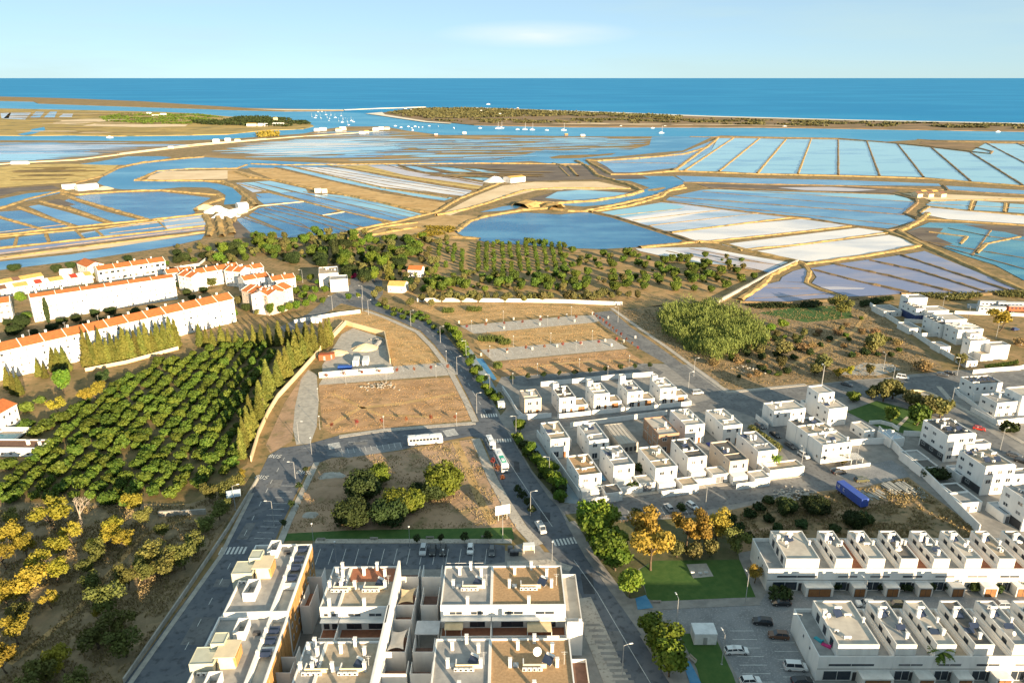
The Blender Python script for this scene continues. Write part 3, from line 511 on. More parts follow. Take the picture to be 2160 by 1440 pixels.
# main avenue
AV_L = [(703, 634), (780, 653), (820, 667), (887, 697), (917, 727), (937, 753), (957, 777), (990, 843), (1010, 887), (1016, 920), (1051, 1011), (1079, 1061), (1114, 1112), (1158, 1162), (1200, 1205), (1218, 1237), (1233, 1272), (1280, 1374), (1345, 1520)]
AV_R = [(762, 633), (790, 641), (853, 663), (910, 683), (940, 707), (970, 743), (983, 757), (1020, 820), (1050, 877), (1076, 920), (1120, 995), (1158, 1049), (1177, 1068), (1195, 1101), (1235, 1171), (1296, 1254), (1308, 1275), (1351, 1336), (1388, 1397), (1470, 1520)]
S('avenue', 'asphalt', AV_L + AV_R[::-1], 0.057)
S('street', 'asphalt_old', [(690, 628), (740, 600), (738, 585), (790, 580), (806, 592), (808, 620), (795, 634), (812, 648), (770, 652), (720, 640), (640, 690), (600, 700), (590, 690), (650, 662)], 0.043)
# west street and its cross street
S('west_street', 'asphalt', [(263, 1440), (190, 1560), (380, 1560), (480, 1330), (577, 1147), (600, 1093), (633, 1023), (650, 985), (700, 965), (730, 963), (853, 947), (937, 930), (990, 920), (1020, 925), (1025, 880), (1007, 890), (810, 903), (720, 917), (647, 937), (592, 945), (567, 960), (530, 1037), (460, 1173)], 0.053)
S('gravel_lane', 'concrete', [(625, 938), (655, 935), (668, 900), (672, 850), (668, 790), (650, 780), (635, 800), (622, 860), (618, 905)], 0.05)
S('parking_strip', 'cobble', [(690, 960), (735, 965), (850, 948), (845, 932), (800, 940), (720, 950)], 0.058)
# east-west streets of the villa quarter
S('street', 'asphalt_old', [(1080, 885), (1100, 872), (1110, 885), (1155, 887), (1465, 850), (1500, 842), (1400, 765), (1330, 725), (1270, 685), (1250, 660), (1290, 655), (1330, 690), (1395, 735), (1470, 790), (1530, 832), (1570, 828), (1700, 815), (1775, 806), (1890, 798), (1990, 790), (2020, 782), (2160, 775), (2300, 800), (2160, 860), (2020, 830), (2000, 850), (2160, 960), (2400, 1090), (2160, 1010), (2080, 960), (1980, 880), (1900, 850), (1800, 835), (1690, 848), (1600, 862), (1640, 890), (1690, 930), (1760, 1000), (1830, 1020), (1760, 1032), (1673, 1040), (1520, 1068), (1477, 1080), (1320, 1100), (1215, 1110), (1200, 1092), (1180, 1070), (1225, 1056), (1543, 1018), (1690, 1005), (1650, 950), (1590, 880), (1540, 862), (1500, 866), (1410, 880), (1280, 888), (1130, 906), (1090, 915)], 0.05)
S('cul_de_sac', 'cobble', [(1755, 1000), (1800, 985), (1880, 970), (1905, 985), (1920, 1005), (1830, 1022)], 0.056)
S('parking_court', 'cobble', [(1385, 1288), (1540, 1272), (1600, 1270), (1690, 1272), (2700, 1290), (2700, 1310), (2160, 1300), (1680, 1298), (1670, 1345), (1760, 1520), (1600, 1520), (1510, 1335), (1440, 1335)], 0.052)
S('service_street', 'cobble', [(1615, 1252), (2160, 1262), (2700, 1275), (2700, 1300), (2160, 1300), (1680, 1300), (1600, 1275)], 0.056)
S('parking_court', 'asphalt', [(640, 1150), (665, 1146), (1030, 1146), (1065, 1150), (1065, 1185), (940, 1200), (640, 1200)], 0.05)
S('zebra_forecourt', 'paving_grey', [(1085, 1150), (1130, 1140), (1165, 1185), (1150, 1195), (1085, 1175)], 0.06)
# pavements with kerbs
def pave(pts, w, m='paving', name='pavement', fr='p', h=0.13): return bank(name, m, pts, w, h, fr, step=4, rough=0.0, top=0.97)
pave([(1003, 925), (1040, 1012), (1068, 1062), (1100, 1112), (1135, 1150)], 3.2)
pave([(770, 655), (815, 671), (880, 700), (910, 730), (948, 780), (982, 845), (1003, 890)], 2.4)
pave([(1003, 892), (900, 900), (805, 908), (715, 921)], 2.4)
pave([(590, 1146), (612, 1093), (642, 1030), (668, 975)], 2.0, 'concrete')
pave([(268, 1450), (465, 1173), (532, 1040)], 1.2, 'concrete')
pave([(665, 1141), (1080, 1141)], 2.0)
pave([(1226, 1058), (1400, 1036), (1543, 1020), (1690, 1003)], 1.6)
pave([(1165, 883), (1300, 869), (1465, 852)], 1.6)
pave([(1290, 650), (1345, 690), (1410, 735), (1480, 787), (1535, 827), (1700, 811)], 2.0)
pave([(1203, 1100), (1245, 1172), (1303, 1250), (1320, 1274)], 3.0, 'paving_grey')
pave([(1360, 1338), (1400, 1400), (1470, 1510)], 2.6, 'paving_grey')
pave([(1224, 1262), (1250, 1320), (1310, 1460)], 5.5, 'paving')
pave([(1070, 1190), (1160, 1185), (1205, 1200)], 2.5)
pave([(1365, 1278), (1540, 1270), (1600, 1268)], 3.0, 'paving_grey')
pave([(1980, 815), (2010, 850), (2160, 935)], 2.0)
# plots
S('dry_plot', 'lot_grass', [(692, 665), (720, 653), (765, 654), (815, 673), (870, 700), (905, 733), (925, 770), (930, 778), (830, 775), (812, 712), (745, 690), (700, 690)], 0.03)
S('dry_plot', 'lot_dry', [(672, 812), (960, 795), (1000, 885), (810, 903), (700, 915), (680, 900)], 0.03)
S('dry_plot', 'lot_grass', [(860, 643), (1060, 640), (1240, 648), (1260, 662), (1200, 664), (1060, 672), (975, 685), (930, 670)], 0.03)
S('dry_plot', 'lot_grass', [(988, 702), (1255, 680), (1290, 712), (1200, 722), (1015, 738)], 0.03)
S('dry_plot', 'lot_dry', [(1025, 765), (1320, 737), (1360, 765), (1300, 780), (1055, 795)], 0.03)
S('clay_plot', 'lot_clay', [(660, 985), (690, 968), (850, 950), (940, 934), (1000, 925), (1032, 1012), (1095, 1112), (1085, 1120), (600, 1125), (615, 1090)], 0.03)
S('clay_plot', 'lot_clay', [(560, 940), (600, 850), (640, 790), (655, 785), (635, 830), (622, 880), (616, 930), (590, 945), (570, 955)], 0.032)
S('building_yard', 'concrete', [(680, 770), (720, 705), (745, 692), (812, 714), (828, 778), (680, 792)], 0.036)
S('lawn', 'lawn', [(600, 1125), (740, 1118), (1080, 1112), (1085, 1138), (610, 1140), (590, 1142)], 0.06)
S('lawn', 'lawn', [(1350, 1200), (1380, 1182), (1560, 1180), (1598, 1268), (1385, 1270), (1366, 1262)], 0.06)
S('lawn', 'lawn', [(1432, 1336), (1505, 1335), (1545, 1420), (1580, 1520), (1500, 1520), (1470, 1410)], 0.06)
S('lawn', 'lawn', [(1785, 868), (1850, 845), (1960, 875), (1975, 905), (1950, 925), (1850, 900)], 0.06)
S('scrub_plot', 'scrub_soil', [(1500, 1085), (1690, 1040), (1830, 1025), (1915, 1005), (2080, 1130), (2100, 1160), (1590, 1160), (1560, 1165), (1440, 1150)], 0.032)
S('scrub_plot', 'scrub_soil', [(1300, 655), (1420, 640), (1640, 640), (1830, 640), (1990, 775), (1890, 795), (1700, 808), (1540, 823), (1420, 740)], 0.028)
S('grass_patch', 'lawn', [(1600, 660), (1700, 645), (1790, 645), (1800, 670), (1700, 680)], 0.034)
S('bare_patch', 'concrete', [(1770, 790), (1820, 765), (1880, 768), (1900, 780), (1850, 792)], 0.034)
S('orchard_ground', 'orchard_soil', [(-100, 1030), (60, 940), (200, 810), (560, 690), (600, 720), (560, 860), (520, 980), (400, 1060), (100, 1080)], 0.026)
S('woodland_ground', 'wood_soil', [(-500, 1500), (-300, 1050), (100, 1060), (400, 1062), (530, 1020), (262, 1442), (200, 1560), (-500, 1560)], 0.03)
S('grove_ground', 'grove_soil', [(820, 560), (900, 505), (1250, 528), (1400, 530), (1600, 570), (1600, 600), (1520, 640), (1300, 650), (860, 642), (800, 610)], 0.028)
S('play_area', 'concrete', [(1448, 1190), (1490, 1188), (1505, 1215), (1462, 1219)], 0.075)
S('garden_path', 'paving', [(1888, 900), (1912, 878), (1918, 880), (1896, 903)], 0.075)
# parking aisles between the empty plots, tiled grey
S('parking_row', 'paving', [(690, 783), (955, 763), (965, 790), (672, 812)], 0.045)
S('parking_row', 'paving', [(970, 687), (1200, 667), (1262, 664), (1285, 670), (1255, 680), (1000, 704)], 0.045)
S('parking_row', 'paving', [(1012, 738), (1290, 714), (1325, 735), (1040, 762)], 0.045)
S('parking_row', 'asphalt_old', [(1055, 797), (1300, 782), (1365, 768), (1400, 785), (1380, 800), (1100, 815)], 0.045)
S('planted_bed', 'bed_green', [(1082, 925), (1104, 932), (1190, 1045), (1200, 1062), (1180, 1060), (1124, 995)], 0.06)
S('planted_bed', 'bed_green', [(938, 690), (952, 700), (985, 745), (1045, 835), (1068, 862), (1056, 876), (1026, 820), (988, 757), (975, 743), (944, 707)], 0.06)
S('planted_bed', 'bed_green', [(1192, 1085), (1230, 1080), (1330, 1100), (1540, 1085), (1560, 1180), (1380, 1182), (1345, 1200), (1365, 1258), (1330, 1262), (1300, 1245), (1240, 1170)], 0.0535)
# blue cycle path
S('cycle_path', 'bike_faded', [(935, 685), (955, 690), (1000, 745), (1035, 800), (1060, 845), (1040, 845), (1010, 790), (970, 730)], 0.07)
S('cycle_path', 'bike_blue', [(1003, 756), (1018, 756), (1048, 800), (1040, 802)], 0.076)
S('cycle_path', 'bike_faded', [(1108, 935), (1135, 935), (1222, 1052), (1215, 1062), (1190, 1060)], 0.07)
S('cycle_path', 'bike_blue', [(1340, 1262), (1362, 1255), (1378, 1282), (1345, 1286)], 0.16)
S('cycle_path', 'bike_blue', [(1438, 1392), (1455, 1395), (1510, 1500), (1480, 1510)], 0.16)
# road markings
def mark(p0, p1, w, z=0.065, fr='p', name='road_marking', m='line_white'):
    a, c = Q(fr, *p0), Q(fr, *p1); d = (c - a).normalized(); n = Vector((-d.y, d.x, 0)) * w / 2
    bb = MB(); bb.quad((a - n).to_tuple()[:2] + (z,), (c - n).to_tuple()[:2] + (z,), (c + n).to_tuple()[:2] + (z,), (a + n).to_tuple()[:2] + (z,))
    o = bb.build(name, m); o['kind'] = 'structure'; return o
def zebra(p0, p1, n, length, fr='p', z=0.068):
    """stripes side by side from p0 to p1"""
    a, c = Q(fr, *p0), Q(fr, *p1); d = (c - a).normalized(); nr = Vector((-d.y, d.x, 0)) * length / 2; st = (c - a).length / n
    bb = MB()
    for i in range(n):
        q = a + d * (i + 0.25) * st; e = q + d * st * 0.55
        bb.quad((q.x - nr.x, q.y - nr.y, z), (e.x - nr.x, e.y - nr.y, z), (e.x + nr.x, e.y + nr.y, z), (q.x + nr.x, q.y + nr.y, z))
    o = bb.build('zebra_crossing', 'line_white'); o['kind'] = 'structure'
zebra((1385, 605), (1560, 600), 7, 3.2, 'b1'); zebra((1440, 55), (1555, 48), 7, 3.0, 'b8'); zebra((1530, 222), (1650, 215), 7, 2.6, 'b8'); zebra((1925, 905), (2085, 885), 7, 3.0, 'b8')
zebra((455, 235), (468, 272), 5, 4.0, 'b8'); zebra((1225, 145), (1255, 188), 6, 4.5, 'b8'); zebra((160, 195), (170, 225), 5, 3.5, 'b4')
def dashes(pts, fr='p', on=3.0, off=5.0, w=0.14, z=0.065):
    L = [Q(fr, *p) for p in pts]; bb = MB(); k = 0
    for a, c in zip(L[:-1], L[1:]):
        d = (c - a); ln = d.length; d.normalize(); n = Vector((-d.y, d.x, 0)) * w / 2; t = 0
        while t < ln:
            p, q = a + d * t, a + d * min(ln, t + on)
            bb.quad((p.x - n.x, p.y - n.y, z), (q.x - n.x, q.y - n.y, z), (q.x + n.x, q.y + n.y, z), (p.x + n.x, p.y + n.y, z)); t += on + off
    o = bb.build('road_marking', 'line_white'); o['kind'] = 'structure'
dashes([(850, 672), (900, 697), (950, 740), (1000, 830), (1030, 880)]); dashes([(1055, 945), (1090, 1000), (1130, 1060), (1165, 1110)], on=60, off=1)
dashes([(1210, 1180), (1260, 1250), (1330, 1370), (1372, 1440)], on=60, off=1); dashes([(1235, 1260), (1275, 1345), (1320, 1440)], on=60, off=1, w=0.12)
dashes([(390, 1370), (480, 1200), (570, 1020), (600, 965)], on=2.5, off=5)
dashes([(640, 945), (760, 930), (980, 903)], on=2.5, off=5)
# parking bay lines
for i in range(10): mark((1630 - 0 + i * 24 - 20, 525 - i * 44 + 0) if False else (1610 + i * 19, 525 - i * 37), (1720 + i * 16, 527 - i * 37), 0.12, fr='b1')
for i in range(14): mark((665 + i * 27.5, 1190), (676 + i * 27, 1157), 0.12)
for i in range(8): mark((1540 + i * 5, 1330 + i * 18), (1590 + i * 7, 1330 + i * 18), 0.12)
for i in range(7): mark((1622 + i * 6, 1337 + i * 18), (1668 + i * 8, 1337 + i * 18), 0.12)
for i in range(11): mark((300 + i * 37 + 560 * 0, 1340 - i * 4), (310 + i * 37, 1370 - i * 4), 0.12, fr='a5')
for i in range(7): mark((1300 + i * 23.5, 1078 - i * 2.2), (1312 + i * 23.5, 1100 - i * 2.4), 0.12)
for (x0, x1, y0, y1, k) in [(700, 950, 783, 765, 12), (1000, 1250, 690, 668, 14), (1040, 1310, 742, 722, 14)]:
    for i in range(k + 1): mark((x0 + (x1 - x0) * i / k, y0 + (y1 - y0) * i / k), (x0 + (x1 - x0) * i / k + 6, y0 + (y1 - y0) * i / k + 11), 0.12)
for q, s_ in [((1608, 146), 1.0), ((1695, 14), 1.0), ((1870, 115), 1.0)]:
    c = Q('b1', *q); bb = MB()   # BUS painted on the road, read from the south
    for ch, ox in (('B', 0), ('U', 1.5), ('S', 3.0)):
        segs = {'B': [(0, 0, .25, 2.2), (0, 0, 1, .3), (0, 1, 1, 1.3), (0, 1.95, 1, 2.2), (.8, 0, 1.05, 2.2)], 'U': [(0, 0, .25, 2.2), (.8, 0, 1.05, 2.2), (0, 0, 1.05, .3)], 'S': [(0, 0, 1.05, .3), (.8, 0, 1.05, 1.2), (0, 1, 1.05, 1.3), (0, 1, .25, 2.2), (0, 1.95, 1.05, 2.2)]}[ch]
        for (x0, y0, x1, y1) in segs: bb.box(x0 + ox, y0, 0.05, x1 + ox, y1, 0.068)
    o = bb.build('road_lettering', 'line_white', None, (c.x, c.y, 0), R(-8)); o['kind'] = 'structure'

for i in range(11): mark((1236 + i * 6.2, 1318 + i * 12), (1266 + i * 7.2, 1318 + i * 12), .9, .142, name='paving_band', m='paving_grey')

# worn tracks, patched asphalt and drain covers
for pts, w in [([(690, 900), (760, 860), (850, 850), (960, 830)], 2.2), ([(700, 830), (800, 875), (930, 880)], 1.6), ([(960, 930), (985, 985), (1010, 1050), (1040, 1105)], 2.6), ([(640, 1050), (700, 985), (840, 960), (950, 940)], 2.0), ([(720, 670), (800, 690), (870, 735), (910, 770)], 1.8), ([(1000, 722), (1120, 708), (1270, 700)], 1.6), ([(1060, 782), (1200, 765), (1340, 758)], 1.6), ([(1640, 790), (1720, 740), (1800, 700), (1830, 660)], 1.8), ([(1540, 1130), (1700, 1100), (1900, 1050)], 2.0), ([(20, 1400), (160, 1290), (300, 1130), (420, 1080)], 1.6)]: road('worn_track', 'track' if w != 2.0 else 'lot_clay', pts, w, .041)
rdp = random.Random(12)
for (x, y, w, d) in [(420, 1330, 5, 9), (470, 1230, 4, 3), (520, 1120, 3, 8), (580, 1020, 4, 5), (1090, 985, 2, 7), (1150, 1090, 3, 5), (1240, 1230, 3, 8), (1300, 1350, 3, 6), (1030, 870, 3, 5), (960, 770, 2, 8), (900, 920, 8, 2), (760, 935, 5, 2)]:
    p = G(x, y); bb = MB(); bb.poly([(p.x + rdp.uniform(-.2, .2) + sx * w / 2, p.y + rdp.uniform(-.2, .2) + sy * d / 2, .0615) for sx, sy in ((-1, -1), (1, -1), (1, 1), (-1, 1))]); bb.build('asphalt_patch', rdp.choice(['asphalt_old', 'fresh_tar']))['kind'] = 'structure'
# ================================================================== VEGETATION
import numpy as np
FOL = dict(spec=0.2, trans=0.22, rnd=0.3, lo=0.35, hi=0.65, detail=3)
mat('leaf_citrus', (0.07, 0.125, 0.019), col2=(0.125, 0.175, 0.024), scale=0.9, rough=0.6, **FOL)
mat('leaf_gold', (0.33, 0.285, 0.035), col2=(0.22, 0.21, 0.03), scale=0.5, rough=0.7, **FOL)
mat('leaf_gum', (0.17, 0.18, 0.045), col2=(0.105, 0.12, 0.035), scale=0.5, rough=0.7, **FOL)
mat('leaf_cypress', (0.185, 0.185, 0.038), col2=(0.115, 0.135, 0.028), scale=0.6, rough=0.75, **FOL)
mat('leaf_cypress_dark', (0.055, 0.075, 0.025), col2=(0.035, 0.05, 0.018), scale=0.6, rough=0.75, **FOL)
mat('leaf_street', (0.085, 0.165, 0.02), col2=(0.15, 0.215, 0.025), scale=0.7, rough=0.6, **FOL)
mat('leaf_autumn', (0.37, 0.275, 0.045), col2=(0.26, 0.21, 0.04), scale=0.5, rough=0.7, **FOL)
mat('leaf_olive', (0.20, 0.185, 0.06), col2=(0.12, 0.13, 0.045), scale=0.6, rough=0.7, **FOL)
mat('leaf_grove', (0.125, 0.185, 0.028), col2=(0.075, 0.125, 0.022), scale=0.5, rough=0.65, **FOL)
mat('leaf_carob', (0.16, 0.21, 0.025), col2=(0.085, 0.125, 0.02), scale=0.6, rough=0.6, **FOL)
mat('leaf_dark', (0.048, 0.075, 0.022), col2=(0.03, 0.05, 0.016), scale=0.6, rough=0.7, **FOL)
mat('leaf_reed', (0.20, 0.235, 0.06), col2=(0.08, 0.115, 0.03), scale=0.7, rough=0.7, **FOL)
mat('leaf_dry', (0.33, 0.23, 0.105), col2=(0.22, 0.165, 0.07), scale=0.8, rough=0.85, **FOL)
mat('leaf_red', (0.30, 0.09, 0.045), col2=(0.20, 0.07, 0.04), scale=1.5, rough=0.75, **FOL)
mat('leaf_magenta', (0.45, 0.02, 0.08), col2=(0.30, 0.03, 0.06), scale=1.5, rough=0.7, **FOL)
mat('leaf_scrub', (0.125, 0.115, 0.045), col2=(0.08, 0.08, 0.03), scale=0.05, rough=0.8)
mat('bark', (0.13, 0.095, 0.065), col2=(0.08, 0.06, 0.04), scale=2.0, rough=0.95, bump=0.4)
mat('bark_pale', (0.36, 0.31, 0.25), col2=(0.24, 0.20, 0.16), scale=2.0, rough=0.95, bump=0.3)

def quad_mesh(name, P, U, V, m):
    n = len(P); co = np.empty((n, 4, 3), dtype=np.float32)
    co[:, 0] = P - U - V * 0.6; co[:, 1] = P + U * 0.9 - V; co[:, 2] = P + U * 0.7 + V; co[:, 3] = P - U * 0.8 + V * 0.7
    me = bpy.data.meshes.new(name); me.vertices.add(n * 4); me.vertices.foreach_set('co', co.ravel())
    me.loops.add(n * 4); me.loops.foreach_set('vertex_index', np.arange(n * 4, dtype=np.int32))
    me.polygons.add(n); me.polygons.foreach_set('loop_start', np.arange(0, n * 4, 4, dtype=np.int32))
    me.materials.append(M[m]); me.update(); me.validate(); return me
def leaves(name, lobes, n, size, m, seed, out=0.55, fill=0.55, up=0.0):
    """leaf clumps over the lobes (x, y, z, rx, ry, rz) of a crown"""
    rg = np.random.default_rng(seed)
    L = np.array(lobes, dtype=np.float64); w = L[:, 3] * L[:, 5]; w = w / w.sum()
    P = []; N = []; need = n
    while need > 0:
        k = int(need * 1.8) + 20
        idx = rg.choice(len(L), k, p=w); d = rg.normal(size=(k, 3)); d /= np.linalg.norm(d, axis=1)[:, None]
        rr = fill + (1.06 - fill) * rg.random(k) ** 0.45
        bump = 1 + 0.14 * np.sin(d[:, 0] * 7 + idx) * np.cos(d[:, 1] * 6 + idx * 2) + 0.10 * np.sin(d[:, 2] * 11 + idx * 1.7)
        p = L[idx, :3] + d * L[idx, 3:6] * (rr * bump)[:, None]
        keep = np.ones(k, bool)
        for j in range(len(L)):
            q = (p - L[j, :3]) / L[j, 3:6]; ins = (np.einsum('ij,ij->i', q, q) < fill * fill * 0.9) & (idx != j); keep &= ~ins
        P.append(p[keep]); N.append(d[keep]); need -= int(keep.sum())
    P = np.concatenate(P)[:n]; N = np.concatenate(N)[:n]
    r = rg.normal(size=(n, 3)); r /= np.linalg.norm(r, axis=1)[:, None]
    N = N * out + r * (1 - out); N[:, 2] += up; N /= np.linalg.norm(N, axis=1)[:, None]
    a = rg.normal(size=(n, 3)); U = np.cross(N, a); U /= np.linalg.norm(U, axis=1)[:, None]; V = np.cross(N, U)
    s = size * (0.6 + 0.8 * rg.random(n))[:, None]
    return quad_mesh(name, P, U * s * 0.5, V * s * 0.5, m)
def trunk_mesh(name, h, r, limbs, m='bark', seed=0, spread=1.5, lh=0.45):
    rd = random.Random(seed); b = MB(); p = Vector((0, 0, -0.2)); top = Vector((rd.uniform(-.15, .15) * h, rd.uniform(-.15, .15) * h, h * lh))
    mid = (p + top) / 2 + Vector((rd.uniform(-.05, .05) * h, rd.uniform(-.05, .05) * h, 0))
    b.tube(p, mid, r, r * .8, 7, False); b.tube(mid, top, r * .8, r * .65, 7)
    for k in range(limbs):
        a = 2 * math.pi * (k + rd.random() * .6) / max(1, limbs); e = top + Vector((math.cos(a) * spread * rd.uniform(.6, 1), math.sin(a) * spread * rd.uniform(.6, 1), h * rd.uniform(.2, .42)))
        b.tube(top - Vector((0, 0, .1)), e, r * .5, r * .15, 5)
    return b.mesh(name, m, True)
def blob_lobes(rad, h0, h1, n, seed, flat=0.8):
    rd = random.Random(seed); out = [(0, 0, (h0 + h1) / 2, rad * .72, rad * .72, (h1 - h0) * .48)]
    for k in range(n):
        a = 2 * math.pi * k / n + rd.uniform(-.4, .4); q = rad * rd.uniform(.38, .68); s = rad * rd.uniform(.34, .52)
        out.append((math.cos(a) * q, math.sin(a) * q, h0 + (h1 - h0) * rd.uniform(.3, .82), s, s, s * flat))
    return out
SP = {}
def species(key, variants): SP[key] = variants      # list of (trunk mesh, crown mesh)
species('citrus', [(trunk_mesh('trunk', 2.2, .14, 3, seed=i, spread=.8), leaves('crown', blob_lobes(2.35, .3, 3.3, 7, i, .85), 700, .52, 'leaf_citrus', 10 + i)) for i in range(4)])
species('golden', [(trunk_mesh('trunk', 6.5, .28, 5, seed=20 + i, spread=2.4, lh=.4), leaves('crown', [(random.Random(i * 9 + k).uniform(-2.9, 2.9), random.Random(i * 7 + k + 50).uniform(-2.6, 2.6), random.Random(i * 5 + k + 99).uniform(4.2, 7.4), 1.7, 1.6, 1.15) for k in range(10)], 1500, .46, 'leaf_gold', 30 + i, fill=.35)) for i in range(4)])
species('gum', [(trunk_mesh('trunk', 6.0, .28, 5, seed=40 + i, spread=2.4, lh=.4), leaves('crown', [(random.Random(i * 9 + k + 3).uniform(-2.8, 2.8), random.Random(i * 7 + k + 57).uniform(-2.6, 2.6), random.Random(i * 5 + k + 93).uniform(2.8, 6.2), 1.8, 1.7, 1.3) for k in range(10)], 1500, .46, 'leaf_gum', 50 + i, fill=.35)) for i in range(4)])
def cone_lobes(h, r, seed, tiers=7, narrow=1.0):
    rd = random.Random(seed); out = []
    for t in range(tiers):
        f = t / tiers; rr = r * (1 - f) ** .75; z = h * (.1 + .84 * f); n = 5 if f < .5 else 3
        out.append((0, 0, z, rr * .75 + .2, rr * .75 + .2, h / tiers * .9))
        for k in range(n):
            a = rd.uniform(0, 6.28); out.append((math.cos(a) * rr * .62, math.sin(a) * rr * .62, z + rd.uniform(-.5, .5), rr * .45 + .15, rr * .45 + .15, h / tiers * rd.uniform(.5, .9)))
    out.append((0, 0, h * .96, .28, .28, h * .06)); return out
species('cypress', [(trunk_mesh('trunk', 14, .3, 0, seed=60 + i, lh=.5), leaves('crown', cone_lobes(15, 2.7, i), 3000, .62, 'leaf_cypress', 60 + i, fill=.6, up=.25)) for i in range(4)])
species('spire', [(trunk_mesh('trunk', 9, .18, 0, seed=65 + i, lh=.3), leaves('crown', [(0, 0, 1.6 + k * .9, .95 * math.sin(math.pi * min(1, (k + 1.6) / 11)) ** .7, .95 * math.sin(math.pi * min(1, (k + 1.6) / 11)) ** .7, .9) for k in range(9)], 1000, .42, 'leaf_cypress_dark', 65 + i, fill=.6, up=.3)) for i in range(2)])
species('street', [(trunk_mesh('trunk', 6.5, .2, 4, seed=70 + i, spread=1.6), leaves('crown', blob_lobes(3.1, 2.0, 7.2, 9, 70 + i, .9), 1900, .46, 'leaf_street', 70 + i)) for i in range(4)])
species('autumn', [(trunk_mesh('trunk', 9, .25, 6, seed=80 + i, spread=2.6), leaves('crown', [(random.Random(i * 9 + k + 3).uniform(-2.8, 2.8), random.Random(i * 7 + k + 7).uniform(-2.4, 2.4), random.Random(i * 5 + k + 9).uniform(3.4, 9.4), 1.6, 1.6, 1.3) for k in range(11)], 1900, .44, 'leaf_autumn', 80 + i, fill=.3)) for i in range(3)])
species('olive', [(trunk_mesh('trunk', 4, .25, 4, seed=90 + i, spread=1.4), leaves('crown', blob_lobes(2.5, 1.1, 5.2, 8, 90 + i, .9), 1000, .5, 'leaf_olive', 90 + i)) for i in range(3)])
species('grove', [(trunk_mesh('trunk', 4, .25, 4, seed=100 + i, spread=1.4), leaves('crown', blob_lobes(3.0, .6, 5.2, 8, 100 + i, .9), 1100, .58, 'leaf_grove', 100 + i)) for i in range(4)])
species('vine', [(trunk_mesh('trunk', 2, .1, 2, seed=105 + i, spread=.6), leaves('crown', blob_lobes(1.9, .3, 3.4, 5, 105 + i, 1.0), 420, .5, 'leaf_grove', 105 + i)) for i in range(3)])
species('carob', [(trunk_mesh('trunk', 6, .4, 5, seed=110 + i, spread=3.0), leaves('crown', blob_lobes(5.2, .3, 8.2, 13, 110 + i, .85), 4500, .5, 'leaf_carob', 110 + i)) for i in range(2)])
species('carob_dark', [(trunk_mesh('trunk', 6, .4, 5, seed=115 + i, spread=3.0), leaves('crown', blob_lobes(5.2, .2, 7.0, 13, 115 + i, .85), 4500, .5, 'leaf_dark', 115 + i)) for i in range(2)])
species('shrub', [(trunk_mesh('stem', .8, .06, 3, seed=120 + i, spread=.4), leaves('crown', blob_lobes(1.4, .05, 1.7, 6, 120 + i, .8), 420, .36, 'leaf_grove', 120 + i)) for i in range(3)])
species('shrub_dark', [(trunk_mesh('stem', .8, .06, 3, seed=125 + i, spread=.4), leaves('crown', blob_lobes(1.6, .05, 1.9, 6, 125 + i, .8), 480, .36, 'leaf_dark', 125 + i)) for i in range(3)])
species('drybush', [(trunk_mesh('stem', .8, .05, 4, seed=130 + i, spread=.7), leaves('crown', blob_lobes(1.8, .05, 1.8, 7, 130 + i, .7), 420, .32, 'leaf_dry', 130 + i, fill=.4)) for i in range(3)])
species('redtree', [(trunk_mesh('trunk', 2.6, .05, 4, 'bark_pale', 140 + i, .6, .5), leaves('crown', blob_lobes(.85, 1.2, 3.0, 4, 140 + i), 130, .26, 'leaf_red', 140 + i, fill=.3)) for i in range(3)])
species('youngtree', [(trunk_mesh('trunk', 2.8, .06, 4, 'bark', 145 + i, .7, .5), leaves('crown', blob_lobes(1.25, 1.2, 3.4, 5, 145 + i), 330, .3, 'leaf_dark', 145 + i, fill=.4)) for i in range(3)])
species('bougainvillea', [(trunk_mesh('stem', 1, .06, 3, seed=150, spread=.8), leaves('crown', blob_lobes(2.2, .1, 2.4, 7, 150, .8), 600, .35, 'leaf_magenta', 150))])
_pr = random.Random(11)
KIND = {'citrus': ('citrus_tree', 'tree'), 'golden': ('almond_tree', 'tree'), 'gum': ('almond_tree', 'tree'), 'cypress': ('cypress_tree', 'tree'), 'spire': ('cypress_tree', 'tree'), 'street': ('street_tree', 'tree'), 'autumn': ('autumn_tree', 'tree'), 'olive': ('olive_tree', 'tree'), 'grove': ('grove_tree', 'tree'), 'vine': ('orchard_tree', 'tree'), 'carob': ('carob_tree', 'tree'), 'carob_dark': ('carob_tree', 'tree'), 'shrub': ('shrub', 'shrub'), 'shrub_dark': ('shrub', 'shrub'), 'drybush': ('dry_bush', 'shrub'), 'redtree': ('young_tree', 'tree'), 'youngtree': ('young_tree', 'tree'), 'bougainvillea': ('bougainvillea', 'shrub')}
def plant(sp, p, label, group=None, s=1.0, sz=None, var=0.14):
    vs_ = SP[sp]; v = vs_[_pr.randrange(len(vs_))]; nm, cat = KIND[sp]
    t = thing(nm, label, cat, (p.x, p.y, 0.0), _pr.uniform(0, 6.28), group)
    k = s * (1 + _pr.uniform(-var, var)); t.scale = (k, k, (sz or s) * (1 + _pr.uniform(-var, var)))
    link(v[0].name.split('.')[0], v[0], t); link('crown', v[1], t)
    return t
def inside(p, poly):
    c = False; j = len(poly) - 1
    for i in range(len(poly)):
        a, b_ = poly[i], poly[j]
        if (a.y > p.y) != (b_.y > p.y) and p.x < (b_.x - a.x) * (p.y - a.y) / (b_.y - a.y) + a.x: c = not c
        j = i
    return c
def at(px, py, z=0.0):
    v = G(px, py, z); v.z = 0; return v

